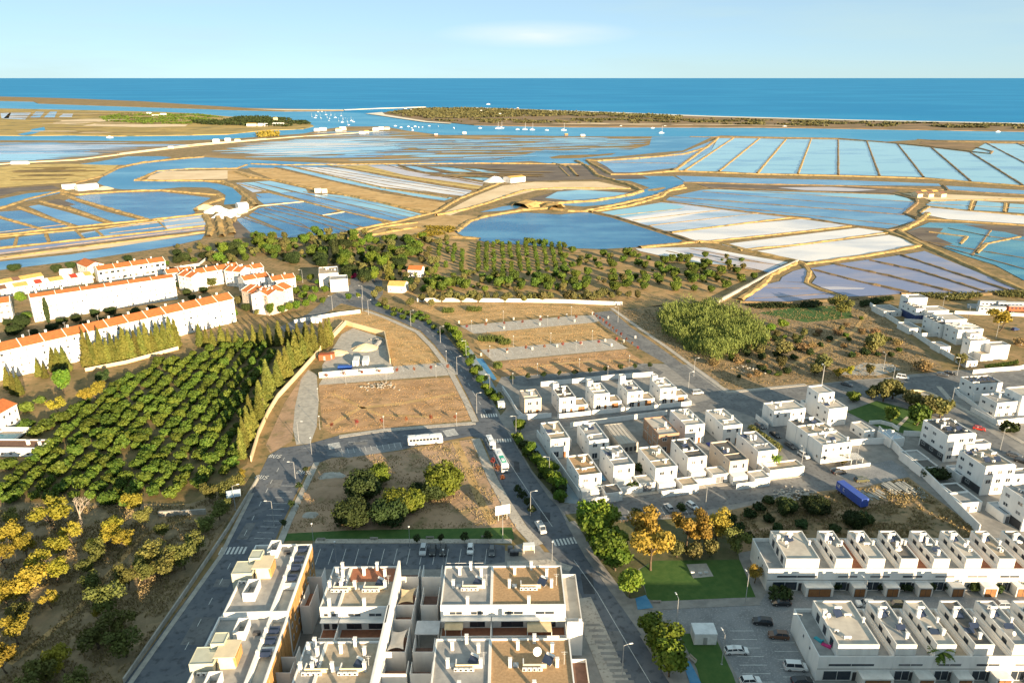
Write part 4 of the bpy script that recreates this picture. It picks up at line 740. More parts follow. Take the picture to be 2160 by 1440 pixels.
# ---- citrus orchard in rows
OP = [at(*q) for q in [(10, 1015), (60, 965), (190, 840), (330, 770), (560, 712), (575, 750), (545, 850), (505, 960), (480, 1000), (400, 1045), (290, 1068), (120, 1062), (20, 1068), (-60, 1060)]]
ax = (at(215, 860) - at(60, 1000)).normalized(); ay = Vector((-ax.y, ax.x, 0)); o0 = at(-60, 1060)
cnt = 0; rows = {}
for r_ in range(-30, 40):
    for c_ in range(-40, 60):
        p = o0 + ay * r_ * 5.9 + ax * (c_ * 4.5 + (r_ % 2) * 1.2)
        if inside(p, OP) and _pr.random() > 0.05: rows.setdefault(r_, []).append(p)
for ri, r_ in enumerate(sorted(rows, reverse=True)):
    for ci, p in enumerate(rows[r_]):
        p = p + Vector((_pr.uniform(-.5, .5), _pr.uniform(-.5, .5), 0))
        plant('citrus', p, f'citrus tree, {nth(ci)} from the left in the {nth(ri)} row counted from the apartments', 'citrus trees in the walled orchard', _pr.choice([.7, .85, .95, 1, 1.05, 1.15])); cnt += 1
print('citrus', cnt)
# ---- tall cypress screens
for i, (x, y) in enumerate([(560, 820), (590, 812), (625, 805), (655, 800), (690, 795), (725, 790), (760, 780), (800, 772), (835, 765), (870, 755), (905, 748), (940, 738), (975, 730), (1010, 718), (1050, 708), (1090, 700), (1120, 692)]):
    plant('cypress', Q('a4', x, y), f'tall yellow-green cypress, {nth(i)} from the left in the screen before the long white block', 'cypress screen before the long block', _pr.uniform(.75, 1.0), _pr.uniform(.8, 1.02))
for i, (x, y, s_) in enumerate([(1535, 1400, .7), (1550, 1340, .75), (1580, 1290, .85), (1610, 1230, .7), (1590, 1180, .7), (1650, 1160, .8), (1655, 1100, .95), (1690, 1040, .9), (1700, 990, .95), (1760, 945, .9), (1780, 900, .95), (1820, 890, 1.0), (1840, 840, 1.0), (1880, 820, 1.0), (1920, 780, .9), (1950, 770, 1), (1990, 735, .95), (2040, 705, .95), (2075, 690, .9), (2090, 650, .8)]):
    plant('cypress', Q('a4', x, y), f'tall cypress, {nth(i)} from the street corner along the wall east of the orchard', 'cypress row along the orchard wall', s_ * .95, s_ * 1.0)
for i, (x, y, s_, k) in enumerate([(1270, 690, .7, 'cypress'), (1310, 690, .6, 'cypress'), (1350, 690, .65, 'cypress'), (1405, 680, .75, 'cypress'), (1450, 680, .5, 'cypress'), (1500, 690, .6, 'cypress'), (1560, 690, .6, 'cypress'), (1610, 690, .65, 'cypress'), (1660, 690, .7, 'cypress'), (1710, 690, .7, 'cypress'), (1770, 685, .8, 'cypress'), (1830, 680, .8, 'cypress'), (1890, 690, .8, 'cypress'), (1940, 670, .8, 'cypress')]):
    plant(k, Q('a4', x, y), f'cypress, {nth(i)} from the left at the far edge of the orchard', 'cypresses at the far edge of the orchard', s_, s_)
for i, (x, y, s_) in enumerate([(250, 880, .55), (290, 890, .5), (350, 850, .75), (380, 850, .8), (420, 850, .8), (60, 960, .7), (95, 990, .7), (130, 1000, .6), (545, 800, .5)]):
    plant('cypress', Q('a4', x, y), f'bushy cypress, {nth(i)} of those standing against the left end of the long block', 'cypresses at the left end of the long block', s_, s_ * .95)
plant('spire', Q('a4', 312, 555), 'slim dark cypress spire before the white block with dotted windows', None, 1.3, 1.5, 0)
plant('spire', Q('c4', 905, 890), 'slim cypress spire left of a pair above the walled field', None, 1.3, 1.7, 0); plant('spire', Q('c4', 930, 880), 'slim cypress spire right of a pair above the walled field', None, 1.2, 1.75, 0)
# ---- lower-left open woodland
WD = [('golden', 110, 1080, 1.25), ('golden', 285, 1060, .95), ('golden', 20, 1130, 1.0), ('golden', 50, 1150, .8), ('golden', 150, 1120, .85), ('golden', 130, 1150, .9), ('golden', 245, 1105, .9), ('golden', 225, 1125, .8), ('golden', 262, 1128, .9), ('golden', 200, 1150, .7), ('gum', 200, 1160, .9), ('golden', 75, 1190, 1.15), ('golden', 55, 1230, 1.1), ('golden', 115, 1200, .9), ('golden', 5, 1170, 1.0), ('golden', 10, 1250, .95), ('golden', 105, 1262, .6), ('gum', 225, 1260, 1.1), ('gum', 250, 1300, 1.0), ('golden', 30, 1325, .95), ('golden', 5, 1385, .95), ('golden', 130, 1390, .9), ('gum', 200, 1330, 1.1), ('gum', 260, 1350, 1.0), ('gum', 90, 1410, 1.0), ('gum', 320, 1160, 1.0), ('gum', 350, 1180, 1.1), ('gum', 385, 1170, 1.0), ('gum', 410, 1140, .95), ('gum', 300, 1200, .9), ('gum', 265, 1215, .9), ('gum', 340, 1110, .8), ('gum', 430, 1100, .8), ('gum', 460, 1070, .9), ('gum', 440, 1035, .9), ('gum', 470, 1030, 1.0), ('gum', 300, 1090, .8), ('gum', 180, 1190, .8), ('gum', 40, 1290, .8), ('gum', 160, 1440, 1.0), ('gum', 60, 1445, 1.0), ('gum', 500, 1010, .7), ('golden', 508, 1000, .5), ('gum', 20, 1085, .8), ('gum', 190, 1225, .8), ('golden', 205, 1290, .5)]
for i, (k, x, y, s_) in enumerate(WD):
    plant(k, at(x, y, 4.5 * s_), ('golden yellow' if k == 'golden' else 'dull olive green') + f' almond tree, {nth(i)} down the woodland by the west street', 'almond trees in the open woodland', s_ * .84, s_ * .92)
b = MB(); rd = random.Random(5)   # bleached dead tree
def limb(p, d, ln, r, k):
    e = p + d * ln; b.tube(p, e, r, r * .6, 5)
    if k:
        for _ in range(3): limb(e, (d + Vector((rd.uniform(-.8, .8), rd.uniform(-.8, .8), rd.uniform(-.2, .5)))).normalized(), ln * .68, r * .6, k - 1)
limb(Vector((0, 0, 0)), Vector((0, 0, 1)), 3.2, .4, 4)
t = b.build('dead_tree', 'bark_pale', None, at(172, 1105)); setp(t, 'bleached leafless dead tree at the edge of the orchard', 'tree')
# ---- left garden
for i, (k, x, y, s_, lb) in enumerate([('street', 135, 822, 1.25, 'large round green tree in the garden left of the orchard'), ('golden', 205, 838, .85, 'yellow tree right of the large round garden tree'), ('golden', 180, 845, .7, 'small yellow tree below the large round garden tree'), ('golden', 120, 868, .75, 'orange-yellow tree on the garden path'), ('shrub', 55, 860, 1.8, 'clipped green shrub on the garden edge'), ('shrub', 85, 843, 1.6, 'round green shrub behind the garden path'), ('shrub', 75, 910, 2.0, 'hedge shrub above the pool terrace'), ('shrub', 100, 895, 2.0, 'pale green shrub along the garden hedge'), ('shrub', 55, 895, 1.8, 'low green shrub beside the pool garden'), ('shrub', 120, 880, 1.8, 'shrub at the end of the garden hedge'), ('citrus', 20, 980, 1.3, 'round citrus at the corner of the orchard wall'), ('carob_dark', 60, 770, .7, 'dark tree below the left end of the long block'), ('shrub_dark', 130, 785, 2.2, 'dark shrub below the long block'), ('shrub_dark', 215, 795, 2.2, 'dark shrub at the orchard end of the long block')]):
    plant(k, at(x, y, 1.5), lb, None, s_)
for i, (k, x, y, s_, lb) in enumerate([('street', 90, 750, .7, 'bright green tree against the long white block'), ('street', 385, 690, .75, 'bright round tree before the right end of the long block'), ('street', 45, 635, .9, 'yellow-green tree left of the dotted block'), ('carob_dark', 45, 685, .8, 'dark tree at the left end of the dotted block'), ('shrub', 55, 665, 2.0, 'green shrub between the left blocks'), ('carob_dark', 200, 660, .55, 'dark tree, first before the dotted block'), ('carob_dark', 232, 655, .6, 'dark tree before the middle of the dotted block'), ('carob_dark', 160, 672, .5, 'dark low tree before the dotted block'), ('carob_dark', 130, 678, .5, 'dark low tree beside the slim cypress'), ('gum', 448, 600, 1.0, 'olive green tree between the red-roofed blocks'), ('carob_dark', 395, 615, .5, 'dark tree below the red-roofed houses'), ('carob_dark', 380, 600, .5, 'dark tree at the end of the dotted block'), ('olive', 503, 638, 1.0, 'yellowish tree left of the cross-roofed block'), ('street', 495, 665, .7, 'green tree at the right corner of the long block'), ('olive', 205, 583, 1.0, 'clipped tree between the row houses'), ('carob_dark', 30, 565, .7, 'dark tree above the row houses'), ('carob_dark', 120, 568, .7, 'dark tree behind the row houses'), ('carob_dark', 150, 560, .6, 'dark tree beside the small white cottage'), ('carob_dark', 270, 545, .6, 'dark tree behind the far red-roofed block'), ('carob_dark', 375, 550, .7, 'dark tree above the red-roofed houses')]):
    plant(k, at(x, y, 2.0), lb, None, s_)
# ---- street trees of the left quarter and the avenue
for i, (x, y, s_) in enumerate([(570, 655, .9), (595, 652, .75), (610, 648, .8), (625, 645, .75), (645, 640, .75), (660, 632, .8), (680, 632, .7), (625, 615, .8), (645, 610, .8), (665, 612, .8), (640, 622, .75), (685, 610, .75), (615, 595, .7), (630, 588, .7), (655, 585, .7), (672, 593, .7), (690, 590, .7), (700, 600, .7), (715, 600, .75), (735, 625, .7), (755, 620, .5)]):
    plant('street', at(x, y, 3), f'bright green street tree, {nth(i)} of those between the cross-roofed block and the crossroads', 'street trees at the crossroads', s_)
for i, (x, y, s_) in enumerate([(945, 690, .7), (955, 700, .85), (965, 712, .9), (975, 730, .9), (990, 765, .6), (1000, 785, .65), (1012, 800, .6), (1022, 815, .6), (1030, 828, .6), (1045, 838, .55), (1095, 900, .75), (1090, 890, .55), (1120, 945, .6), (1130, 970, .65), (1142, 975, .6), (1150, 990, .75), (1160, 1000, .7), (1172, 1015, .75), (1183, 1022, .8), (1165, 985, .6), (1180, 1045, .6)]):
    plant('street', at(x, y, 2.5), f'green tree, {nth(i)} from the far end of the planted strip along the avenue', 'trees in the strip along the avenue', s_)
for i, (x, y) in enumerate([(800, 642), (815, 648), (830, 652), (845, 655), (860, 660), (875, 668), (890, 672), (905, 680), (830, 662), (850, 668), (870, 676), (900, 668), (885, 660), (915, 690), (930, 700)]):
    plant('shrub', at(x, y, 1), f'low shrub, {nth(i)} from the crossroads in the avenue bed', 'shrubs in the avenue bed', 1.3)
for i, (k, x, y, s_, lb) in enumerate([('street', 1240, 1090, 1.35, 'dark green tree at the side street corner'), ('street', 1275, 1095, 1.25, 'dark green tree beside the corner tree'), ('street', 1255, 1125, 1.4, 'green tree with a yellow-lit top on the avenue'), ('street', 1290, 1150, 1.5, 'large green tree beside the orange tree'), ('street', 1270, 1150, 1.2, 'green tree leaning over the avenue pavement'), ('street', 1300, 1170, 1.2, 'green tree below the double lamp'), ('autumn', 1360, 1120, 1.5, 'large orange autumn tree at the lawn corner'), ('autumn', 1375, 1165, 1.35, 'orange autumn tree overhanging the lawn'), ('street', 1330, 1230, 1.05, 'round bright green tree on the lawn corner'), ('street', 1375, 1320, .9, 'dark green tree at the parking court'), ('street', 1400, 1345, 1.25, 'bright green tree in the parking court strip'), ('street', 1415, 1385, 1.35, 'large bright tree lowest in the parking court strip'), ('autumn', 1450, 1130, .95, 'yellow tree behind the lawn'), ('autumn', 1480, 1130, 1.0, 'yellow tree in the middle behind the lawn'), ('autumn', 1515, 1110, 1.1, 'yellow tree right behind the lawn'), ('olive', 1430, 1150, .9, 'grey-green bush behind the lawn'), ('olive', 1465, 1155, .9, 'grey-green bush in the hedge behind the lawn'), ('olive', 1500, 1150, .9, 'dull bush beside the yellow trees'), ('gum', 1555, 1140, .9, 'dark olive tree by the terrace of white houses'), ('autumn', 1593, 1215, .5, 'small orange tree at the end of the white terrace')]):
    plant(k, at(x, y, 4 * s_), lb, None, s_)
# ---- trees on the clay plot
for (k, x, y, s_, lb) in [('carob', 940, 1020, 1.2, 'big bright green carob on the clay plot'), ('carob_dark', 920, 1035, .9, 'darker carob joined to the bright one'), ('carob_dark', 765, 1030, 1.1, 'dark carob at the left of the clay plot'), ('carob', 800, 1005, .75, 'lit carob crown above the dark one'), ('carob_dark', 745, 1085, 1.1, 'dark carob nearest the lawn on the clay plot'), ('carob', 845, 1065, .95, 'carob with a sunlit top near the lawn'), ('carob_dark', 820, 1085, 1.0, 'dark carob in the middle by the lawn'), ('carob', 870, 1060, .75, 'small lit carob between the big ones'), ('carob_dark', 880, 1035, .5, 'small dark bush between the carobs')]:
    plant(k, at(x, y, 3 * s_), lb, None, s_, var=.04)
# ---- grove by the pond
for ri, x in enumerate([105, 170, 230, 300, 430, 495, 560, 635, 700, 765, 835, 905, 980, 1050, 1115]):
    a_, c_ = Q('c1', x if x > 500 else x + 10, 470), Q('c1', x + (x - 520) * .07 + 8, 690); k = 9
    for i in range(k + 1):
        if ri < 4 and _pr.random() < .3: continue
        if _pr.random() < .05: continue
        plant('vine', a_.lerp(c_, i / k) + Vector((_pr.uniform(-.6, .6), _pr.uniform(-.8, .8), 0)), f'small tree, {nth(i)} from the pond in the {nth(ri)} straight row', 'straight orchard rows by the pond', .95)
for i, (x, y, s_) in enumerate([(1490, 545, 1.1), (1560, 630, 1.1), (1540, 560, .8), (1450, 640, .9), (1655, 590, .8), (1690, 540, 1.1), (1740, 550, .9), (1790, 620, 1), (1840, 640, .9), (1870, 570, .6), (2000, 590, 1), (1960, 650, 1), (1990, 690, .9), (1940, 730, .8), (1960, 770, .9), (2080, 680, .9), (2090, 720, .9), (2110, 770, .9), (2110, 820, 1), (1830, 705, .8), (1850, 760, 1), (1835, 815, 1), (1700, 710, .9), (1710, 750, 1), (1690, 800, 1.1), (1570, 710, .9), (1570, 760, 1), (1590, 830, 1.2), (1360, 700, .9), (1350, 770, 1.1), (1260, 720, 1.1), (1240, 800, 1.2), (1330, 810, 1), (1270, 830, 1), (1290, 620, .7), (1280, 590, .6), (1140, 740, .9), (1170, 560, .9), (1230, 510, 1), (1160, 470, .8), (1040, 780, 1.1), (1020, 820, 1), (930, 740, 1.1), (920, 800, 1), (970, 770, 1), (800, 800, .9), (740, 750, 1.2), (690, 780, 1.1), (640, 740, 1.0), (600, 800, 1.1), (620, 780, .9), (470, 730, .8), (850, 440, .9), (890, 440, .9), (950, 445, .9), (1000, 455, .9), (600, 440, .7), (330, 810, 1.1), (290, 800, 1.1), (230, 790, 1.1), (180, 800, 1.1), (130, 830, 1.1), (60, 820, 1.1), (20, 780, 1.1), (80, 760, 1.1), (120, 770, 1)]):
    plant('grove', Q('c1', x, y, 2), f'round green tree in the grove below the pond, {nth(i)} of that scattered planting', 'scattered grove trees below the pond', s_)
for i, (x, y, s_) in enumerate([(2200, 590, 1), (2220, 650, 1), (2140, 560, .8), (2280, 640, .9), (2380, 620, .8), (2480, 670, .9), (2370, 720, .9), (2450, 750, .7), (2250, 700, .9), (2250, 760, 1)]):
    plant('grove', Q('c1', x, y, 2), f'round tree, {nth(i)} of those beside the wall of the salt pans', 'grove trees beside the pan wall', s_)
for i, (x, y, s_) in enumerate([(15, 600, .9), (75, 590, 1), (150, 590, .9), (220, 640, .8), (265, 670, .9), (340, 660, .9), (420, 720, .9), (490, 700, 1), (550, 620, .8), (620, 680, .9), (650, 750, .9), (760, 730, .8), (100, 690, .9), (200, 720, 1), (260, 830, .8), (400, 840, .7), (90, 830, 1.0), (530, 810, .9)]):
    plant('grove', Q('c2', x, y, 2), f'round tree, {nth(i)} of the thin planting beside the white pans', 'grove trees beside the white pans', s_)
for i, x in enumerate([40, 90, 130, 190, 250, 300, 350, 390, 440, 510, 580, 660, 700, 780, 820, 870, 930, 980, 1040, 1190, 1240, 1300, 1350, 1400, 1450, 1500, 1560, 1620, 1700, 1780]):
    plant('olive', Q('c1', x, 905 + (i % 3) * 8 - (25 if i > 24 else 0), 2), f'olive tree, {nth(i)} from the road along the white boundary wall', 'olive trees along the boundary wall', _pr.uniform(.75, 1.15))
# ---- wooded band below the long pans (left of the grove)
rd = random.Random(21); k = 0
BP = [at(*q) for q in [(500, 520), (560, 500), (660, 495), (760, 495), (860, 500), (900, 510), (880, 545), (830, 560), (820, 580), (800, 600), (720, 570), (660, 545), (600, 535), (520, 545), (470, 560), (430, 545)]]
while k < 140:
    p = at(rd.uniform(430, 900), rd.uniform(494, 605))
    if inside(p, BP):
        plant(rd.choice(['grove', 'grove', 'olive', 'olive', 'street']), p, f'tree in the wooded band above the white villa, {nth(k % 20)} of the {nth(k // 20)} cluster', 'trees in the wooded band', rd.uniform(.85, 1.35)); k += 1
for i, (x, y) in enumerate([(375, 520), (400, 530), (420, 515), (440, 525), (390, 545), (460, 520), (480, 530), (500, 515), (410, 548), (430, 540), (455, 545), (475, 550), (350, 555), (495, 550)]):
    plant(rd.choice(['grove', 'olive', 'carob_dark']), at(x, y, 2), f'tree, {nth(i)} from the left on the bank behind the red-roofed houses', 'trees on the bank behind the houses', .7)
for i, (x, y) in enumerate([(1640, 760), (1700, 720), (1680, 840), (1640, 880), (1720, 900), (1780, 740), (1760, 900), (1700, 790), (1850, 700)]):
    plant('olive', Q('c4', x, y, 2), f'yellow-green tree, {nth(i)} of the clump left of the straight rows', 'yellow-green clump left of the rows', 1.1)
plant('cypress', at(822, 590), 'broad pointed conifer beside the old farmhouse', None, 1.1, .85, 0)
plant('bougainvillea', at(745, 583, 1), 'magenta bougainvillea beside the white villa', None, 1.2); plant('bougainvillea', at(855, 584, 1), 'red flowering bush at the farmhouse', None, .9)
for i, (x, y) in enumerate([(790, 625), (800, 612), (812, 640), (870, 610), (890, 630), (905, 615), (925, 600), (940, 625), (880, 595), (865, 640), (910, 640)]): plant('olive', at(x, y, 2), f'garden tree round the old farmhouse, {nth(i)} as one reads across', 'garden trees round the farmhouse', .9)
# ---- right quarter
for i, (k, x, y, s_, lb) in enumerate([('olive', 1865, 835, 1.6, 'pale olive tree above the round basin'), ('olive', 1885, 828, 1.7, 'tall olive tree left of the round basin'), ('olive', 1840, 835, 1.0, 'small olive tree in the round garden'), ('olive', 1925, 850, 1.5, 'golden olive before the round basin'), ('olive', 1960, 865, 1.6, 'olive tree below the round basin'), ('olive', 1985, 870, 1.4, 'olive tree at the right of the round garden'), ('grove', 1935, 885, 1.5, 'dark tree in the round garden'), ('grove', 1800, 840, .9, 'dark shrubby tree at the garden car park'), ('grove', 1880, 880, .9, 'dark tree on the garden lawn'), ('gum', 1775, 660, 1.3, 'bright bushy tree beside the shady grass'), ('gum', 1765, 650, 1.1, 'upper crown of the bushy pair by the salt pans'), ('street', 1625, 700, .8, 'green bush between reeds and dry scrub'), ('street', 1650, 690, .8, 'bright green bush in the dry scrub'), ('olive', 1735, 775, 1.3, 'grey olive at the street edge of the scrub'), ('olive', 1720, 785, 1.0, 'smaller olive at the street edge'), ('golden', 1790, 790, .6, 'orange bush at the street edge'), ('golden', 1770, 795, .6, 'yellow bush beside the grey olives'), ('olive', 1835, 785, .8, 'round dark-gold bush beside the parked van'), ('drybush', 1950, 765, 2.2, 'large dry orange bush by the villa wall'), ('olive', 2025, 765, 1.0, 'round tree at the corner of the villa garden'), ('golden', 2110, 690, 1.4, 'orange-green tree right of the white villas'), ('drybush', 2155, 715, 2.0, 'reddish dry bush at the right edge'), ('shrub_dark', 2130, 895, 2.0, 'dark shrub at the cobbled street'), ('carob_dark', 1720, 1075, .7, 'large dark bush on the scrub plot'), ('carob_dark', 1660, 1075, .6, 'dark bush left on the scrub plot'), ('carob_dark', 1800, 1105, .6, 'dark bush below the blue trailer'), ('shrub_dark', 1825, 1085, 1.8, 'dark shrub at the end of the blue trailer'), ('shrub_dark', 1650, 1245, 1.6, 'clipped bush at the white terrace end'), ('shrub_dark', 1965, 990, 2.0, 'dark hedge bush in the villa garden'), ('shrub_dark', 1985, 992, 2.0, 'dark hedge bush beside the garden gate'), ('street', 1413, 942, .55, 'small orange-green tree between the villas'), ('shrub_dark', 1335, 1018, 1.5, 'dark shrub in a villa courtyard'), ('shrub_dark', 1350, 980, 1.5, 'dark shrub between two villas'), ('olive', 1778, 975, .6, 'small orange tree at the row house terrace')]):
    plant(k, at(x, y, 1.5 * s_), lb, None, s_)
for i, (x, y) in enumerate([(1580, 1090), (1600, 1075), (1620, 1100), (1640, 1120), (1690, 1110), (1560, 1120), (1580, 1140), (1700, 1060), (1620, 1060), (1760, 1120), (1540, 1100)]): plant('shrub_dark', at(x, y), f'low dark shrub on the scrub plot, {nth(i)} of the scatter', 'shrubs on the scrub plot', 1.2)
rd = random.Random(8); k = 0; BP = [at(*q) for q in [(1640, 690), (1720, 690), (1830, 660), (1900, 720), (1920, 755), (1760, 760), (1700, 790), (1560, 800), (1480, 760), (1560, 730)]]
while k < 80:
    p = at(rd.uniform(1480, 1920), rd.uniform(660, 800))
    if inside(p, BP): plant(rd.choice(['drybush', 'drybush', 'shrub_dark', 'shrub_dark', 'olive', 'shrub']), p, f'scrub bush on the slope beside the reeds, {nth(k % 20)} of the {nth(k // 20)} patch', 'bushes on the dry slope', rd.uniform(.6, 1.5)); k += 1
# young trees of the parking rows
def rowof(sp, p0, p1, n, txt, s_=1.0, skip=()):
    a_, c_ = at(*p0), at(*p1)
    for i in range(n):
        if i in skip: continue
        plant(sp, a_.lerp(c_, i / max(1, n - 1)), f'young tree, {nth(i)} from the left {txt}', 'young trees ' + txt, s_)
rowof('redtree', (690, 800), (945, 782), 8, 'in the parking row above the square plot'); rowof('redtree', (700, 905), (960, 888), 6, 'along the near edge of the square plot')
rowof('redtree', (985, 695), (1215, 676), 7, 'in the upper parking row'); rowof('redtree', (1030, 748), (1300, 724), 8, 'in the middle parking row'); rowof('youngtree', (1080, 806), (1370, 778), 10, 'in the shaded parking row')
rowof('redtree', (1252, 668), (1300, 705), 8, 'along the path beside the plots', .9); rowof('redtree', (1310, 712), (1345, 740), 4, 'below the path beside the plots', .9)
rowof('redtree', (1040, 985), (1060, 1020), 3, 'behind the green coach', 1.2); rowof('youngtree', (1093, 1045), (1122, 1085), 4, 'beside the road south of the green coach', 1.1)
rowof('youngtree', (600, 1115), (645, 1000), 4, 'along the west street parking', .9); rowof('youngtree', (1342, 1095), (1435, 1085), 4, 'in the car park opposite the villas', 1.2, (2,))
rowof('youngtree', (880, 1148), (1030, 1142), 4, 'on the pavement by the lawn', 1.0)
rowof('shrub_dark', (1760, 1238), (2150, 1246), 9, 'hedge before the white terrace', 1.3)
# ---- giant reed bed: nobody could count its canes
rg = np.random.default_rng(4); RP = [at(*q) for q in [(1385, 668), (1430, 650), (1500, 645), (1560, 665), (1610, 700), (1620, 735), (1560, 745), (1510, 765), (1450, 740), (1400, 705)]]
P = []; U = []; V = []
while len(P) < 21000:
    p = at(rg.uniform(1375, 1630), rg.uniform(640, 770))
    if not inside(p, RP): continue
    hh = 5.2 + 6.0 * noise.noise(p * .10) + 4.0 * noise.noise(p * .30); z = max(.3, hh) * (1 - rg.random() ** 1.8)
    ln = rg.uniform(.8, 1.9); d = Vector((rg.normal() * .42 - .12, rg.normal() * .42 + .1, 1)).normalized(); s_ = Vector((rg.normal(), rg.normal(), 0)).normalized()
    P.append((p.x + rg.normal() * .8, p.y + rg.normal() * .8, z)); U.append(tuple(s_ * .16)); V.append(tuple(d * ln * .6))
me = quad_mesh('reed_bed', np.array(P), np.array(U), np.array(V), 'leaf_reed'); o = link('reed_bed', me); setp(o, 'tall feathery giant reed bed at the street corner of the scrub', 'reeds', None, 'stuff')
for (x0, y0, w_, d_, n_) in [(1000, 655, 9, 5, 160), (945, 658, 7, 5, 120), (1035, 718, 13, 5, 260), (1065, 725, 6, 4, 120), (1050, 775, 4, 4, 140)]:
    c_ = at(x0, y0); P = []; U = []; V = []
    for i in range(n_ * 4):
        a_ = rg.uniform(0, 6.28); q = rg.random() ** .5; p = c_ + Vector((math.cos(a_) * q * w_ / 2, math.sin(a_) * q * d_ / 2, 0)); d = Vector((rg.normal() * .3, rg.normal() * .3, 1)).normalized(); s_ = Vector((rg.normal(), rg.normal(), 0)).normalized()
        P.append((p.x, p.y, rg.uniform(.2, 2.0))); U.append(tuple(s_ * .12)); V.append(tuple(d * rg.uniform(.5, .9)))
    o = link('grass_tussock', quad_mesh('grass_tussock', np.array(P), np.array(U), np.array(V), 'leaf_reed')); setp(o, 'pale green tall grass on an empty plot', 'grass', None, 'stuff')
# dry grass stubble on the open plots and under the trees
mat('stubble', (0.54, 0.35, 0.165), col2=(0.42, 0.26, 0.11), scale=0.5, rough=0.9, spec=0.1)
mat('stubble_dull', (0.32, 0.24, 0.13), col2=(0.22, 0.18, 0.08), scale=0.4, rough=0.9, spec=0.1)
mat('stubble_slope_shade', (0.25, 0.18, 0.095), col2=(0.16, 0.13, 0.06), scale=0.3, rough=0.9, spec=0.1)  # darker copy of the dull stubble; the slope's half shade is in its colour
def stubble(poly, n, m, label, h=.14, seed=1):
    rg = np.random.default_rng(seed); A = [at(*q) for q in poly]; x0, x1 = min(p.x for p in A), max(p.x for p in A); y0, y1 = min(p.y for p in A), max(p.y for p in A); P = []
    while len(P) < n:
        p = Vector((rg.uniform(x0, x1), rg.uniform(y0, y1), 0))
        if noise.noise(p * .16) + .5 * noise.noise(p * .6) < -.12: continue
        if inside(p, A): P.append((p.x, p.y, rg.uniform(.0, h)))
    P = np.array(P); k = len(P); a = rg.uniform(0, 6.28, k); U = np.stack([np.cos(a), np.sin(a), 0 * a], 1) * .16; V = np.stack([rg.normal(size=k) * .12, rg.normal(size=k) * .12, 0 * a + h * .6], 1)
    o = link('dry_grass', quad_mesh('dry_grass', P, U, V, m)); setp(o, label, 'grass', None, 'stuff')
stubble([(692, 665), (720, 653), (765, 654), (815, 673), (870, 700), (905, 733), (925, 770), (830, 775), (812, 712), (745, 690)], 1980, 'stubble', 'dry golden grass on the plot inside the road bend', seed=1)
stubble([(682, 815), (955, 798), (995, 883), (810, 900), (700, 912), (682, 898)], 2376, 'stubble', 'dry orange grass on the square empty plot', seed=2)
stubble([(860, 643), (1060, 640), (1240, 648), (1255, 662), (1060, 670), (975, 683), (930, 668)], 1781, 'stubble', 'dry grass on the plot below the boundary wall', seed=3)
stubble([(992, 703), (1253, 682), (1286, 711), (1200, 720), (1018, 736)], 1781, 'stubble', 'dry grass on the middle empty plot', seed=4)
stubble([(1030, 766), (1318, 739), (1355, 764), (1300, 778), (1058, 793)], 1385, 'stubble', 'dry grass on the lower empty plot', seed=5)
stubble([(662, 988), (690, 970), (850, 952), (940, 938), (998, 928), (1028, 1012), (1090, 1110), (610, 1122), (618, 1090)], 5000, 'stubble_dull', 'sparse dry grass on the clay plot', .3, seed=6)
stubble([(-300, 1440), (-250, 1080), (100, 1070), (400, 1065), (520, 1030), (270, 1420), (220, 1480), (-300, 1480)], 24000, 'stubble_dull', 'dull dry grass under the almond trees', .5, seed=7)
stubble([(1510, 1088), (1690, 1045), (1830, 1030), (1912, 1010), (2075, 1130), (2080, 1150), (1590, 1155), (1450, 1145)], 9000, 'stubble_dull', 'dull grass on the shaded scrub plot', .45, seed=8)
stubble([(1310, 657), (1380, 650), (1640, 645), (1825, 645), (1980, 772), (1890, 792), (1700, 805), (1545, 820), (1425, 740)], 13000, 'stubble_slope_shade', 'rough dry grass on the slope beside the villas', .35, seed=9)

# planting between the left blocks, and more of the grove
rd = random.Random(31)
for i, (x, y) in enumerate([(110, 690), (145, 688), (180, 682), (215, 676), (250, 668), (285, 660), (320, 652), (350, 645), (30, 700), (70, 700), (385, 640), (405, 628), (300, 665), (265, 678), (230, 690), (415, 600), (430, 612), (465, 590), (480, 625), (10, 590), (15, 680), (340, 560), (360, 570), (520, 650), (540, 660), (470, 650), (455, 665)]):
    plant(rd.choice(['carob_dark', 'carob_dark', 'gum', 'shrub_dark']), at(x, y, 1.5), f'dark tree between the white blocks, {nth(i)} as one reads the planting', 'trees between the white blocks', rd.uniform(.4, .65))
for i in range(120):
    plant(rd.choice(['grove', 'grove', 'olive', 'shrub']), at(rd.uniform(1180, 1580), 0 + rd.uniform(540, 600)) if i % 2 else at(rd.uniform(880, 1200), rd.uniform(572, 618)), f'understorey tree of the grove, {nth(i % 20)} of the {nth(i // 20)} part from the pond', 'understorey of the grove', rd.uniform(.55, .95))

for i in range(34):
    t_ = i / 33; p = at(1088 + 100 * t_ + rd.uniform(-6, 8), 925 + 130 * t_) if i % 2 else at(950 + 110 * t_ + rd.uniform(-4, 6), 700 + 165 * t_)
    plant(rd.choice(['shrub', 'shrub_dark', 'shrub', 'youngtree']), p, f'bed shrub under the avenue trees, {nth(i // 2)} from the top of the {"lower" if i % 2 else "upper"} strip', 'shrubs under the avenue trees', rd.uniform(.9, 1.5))

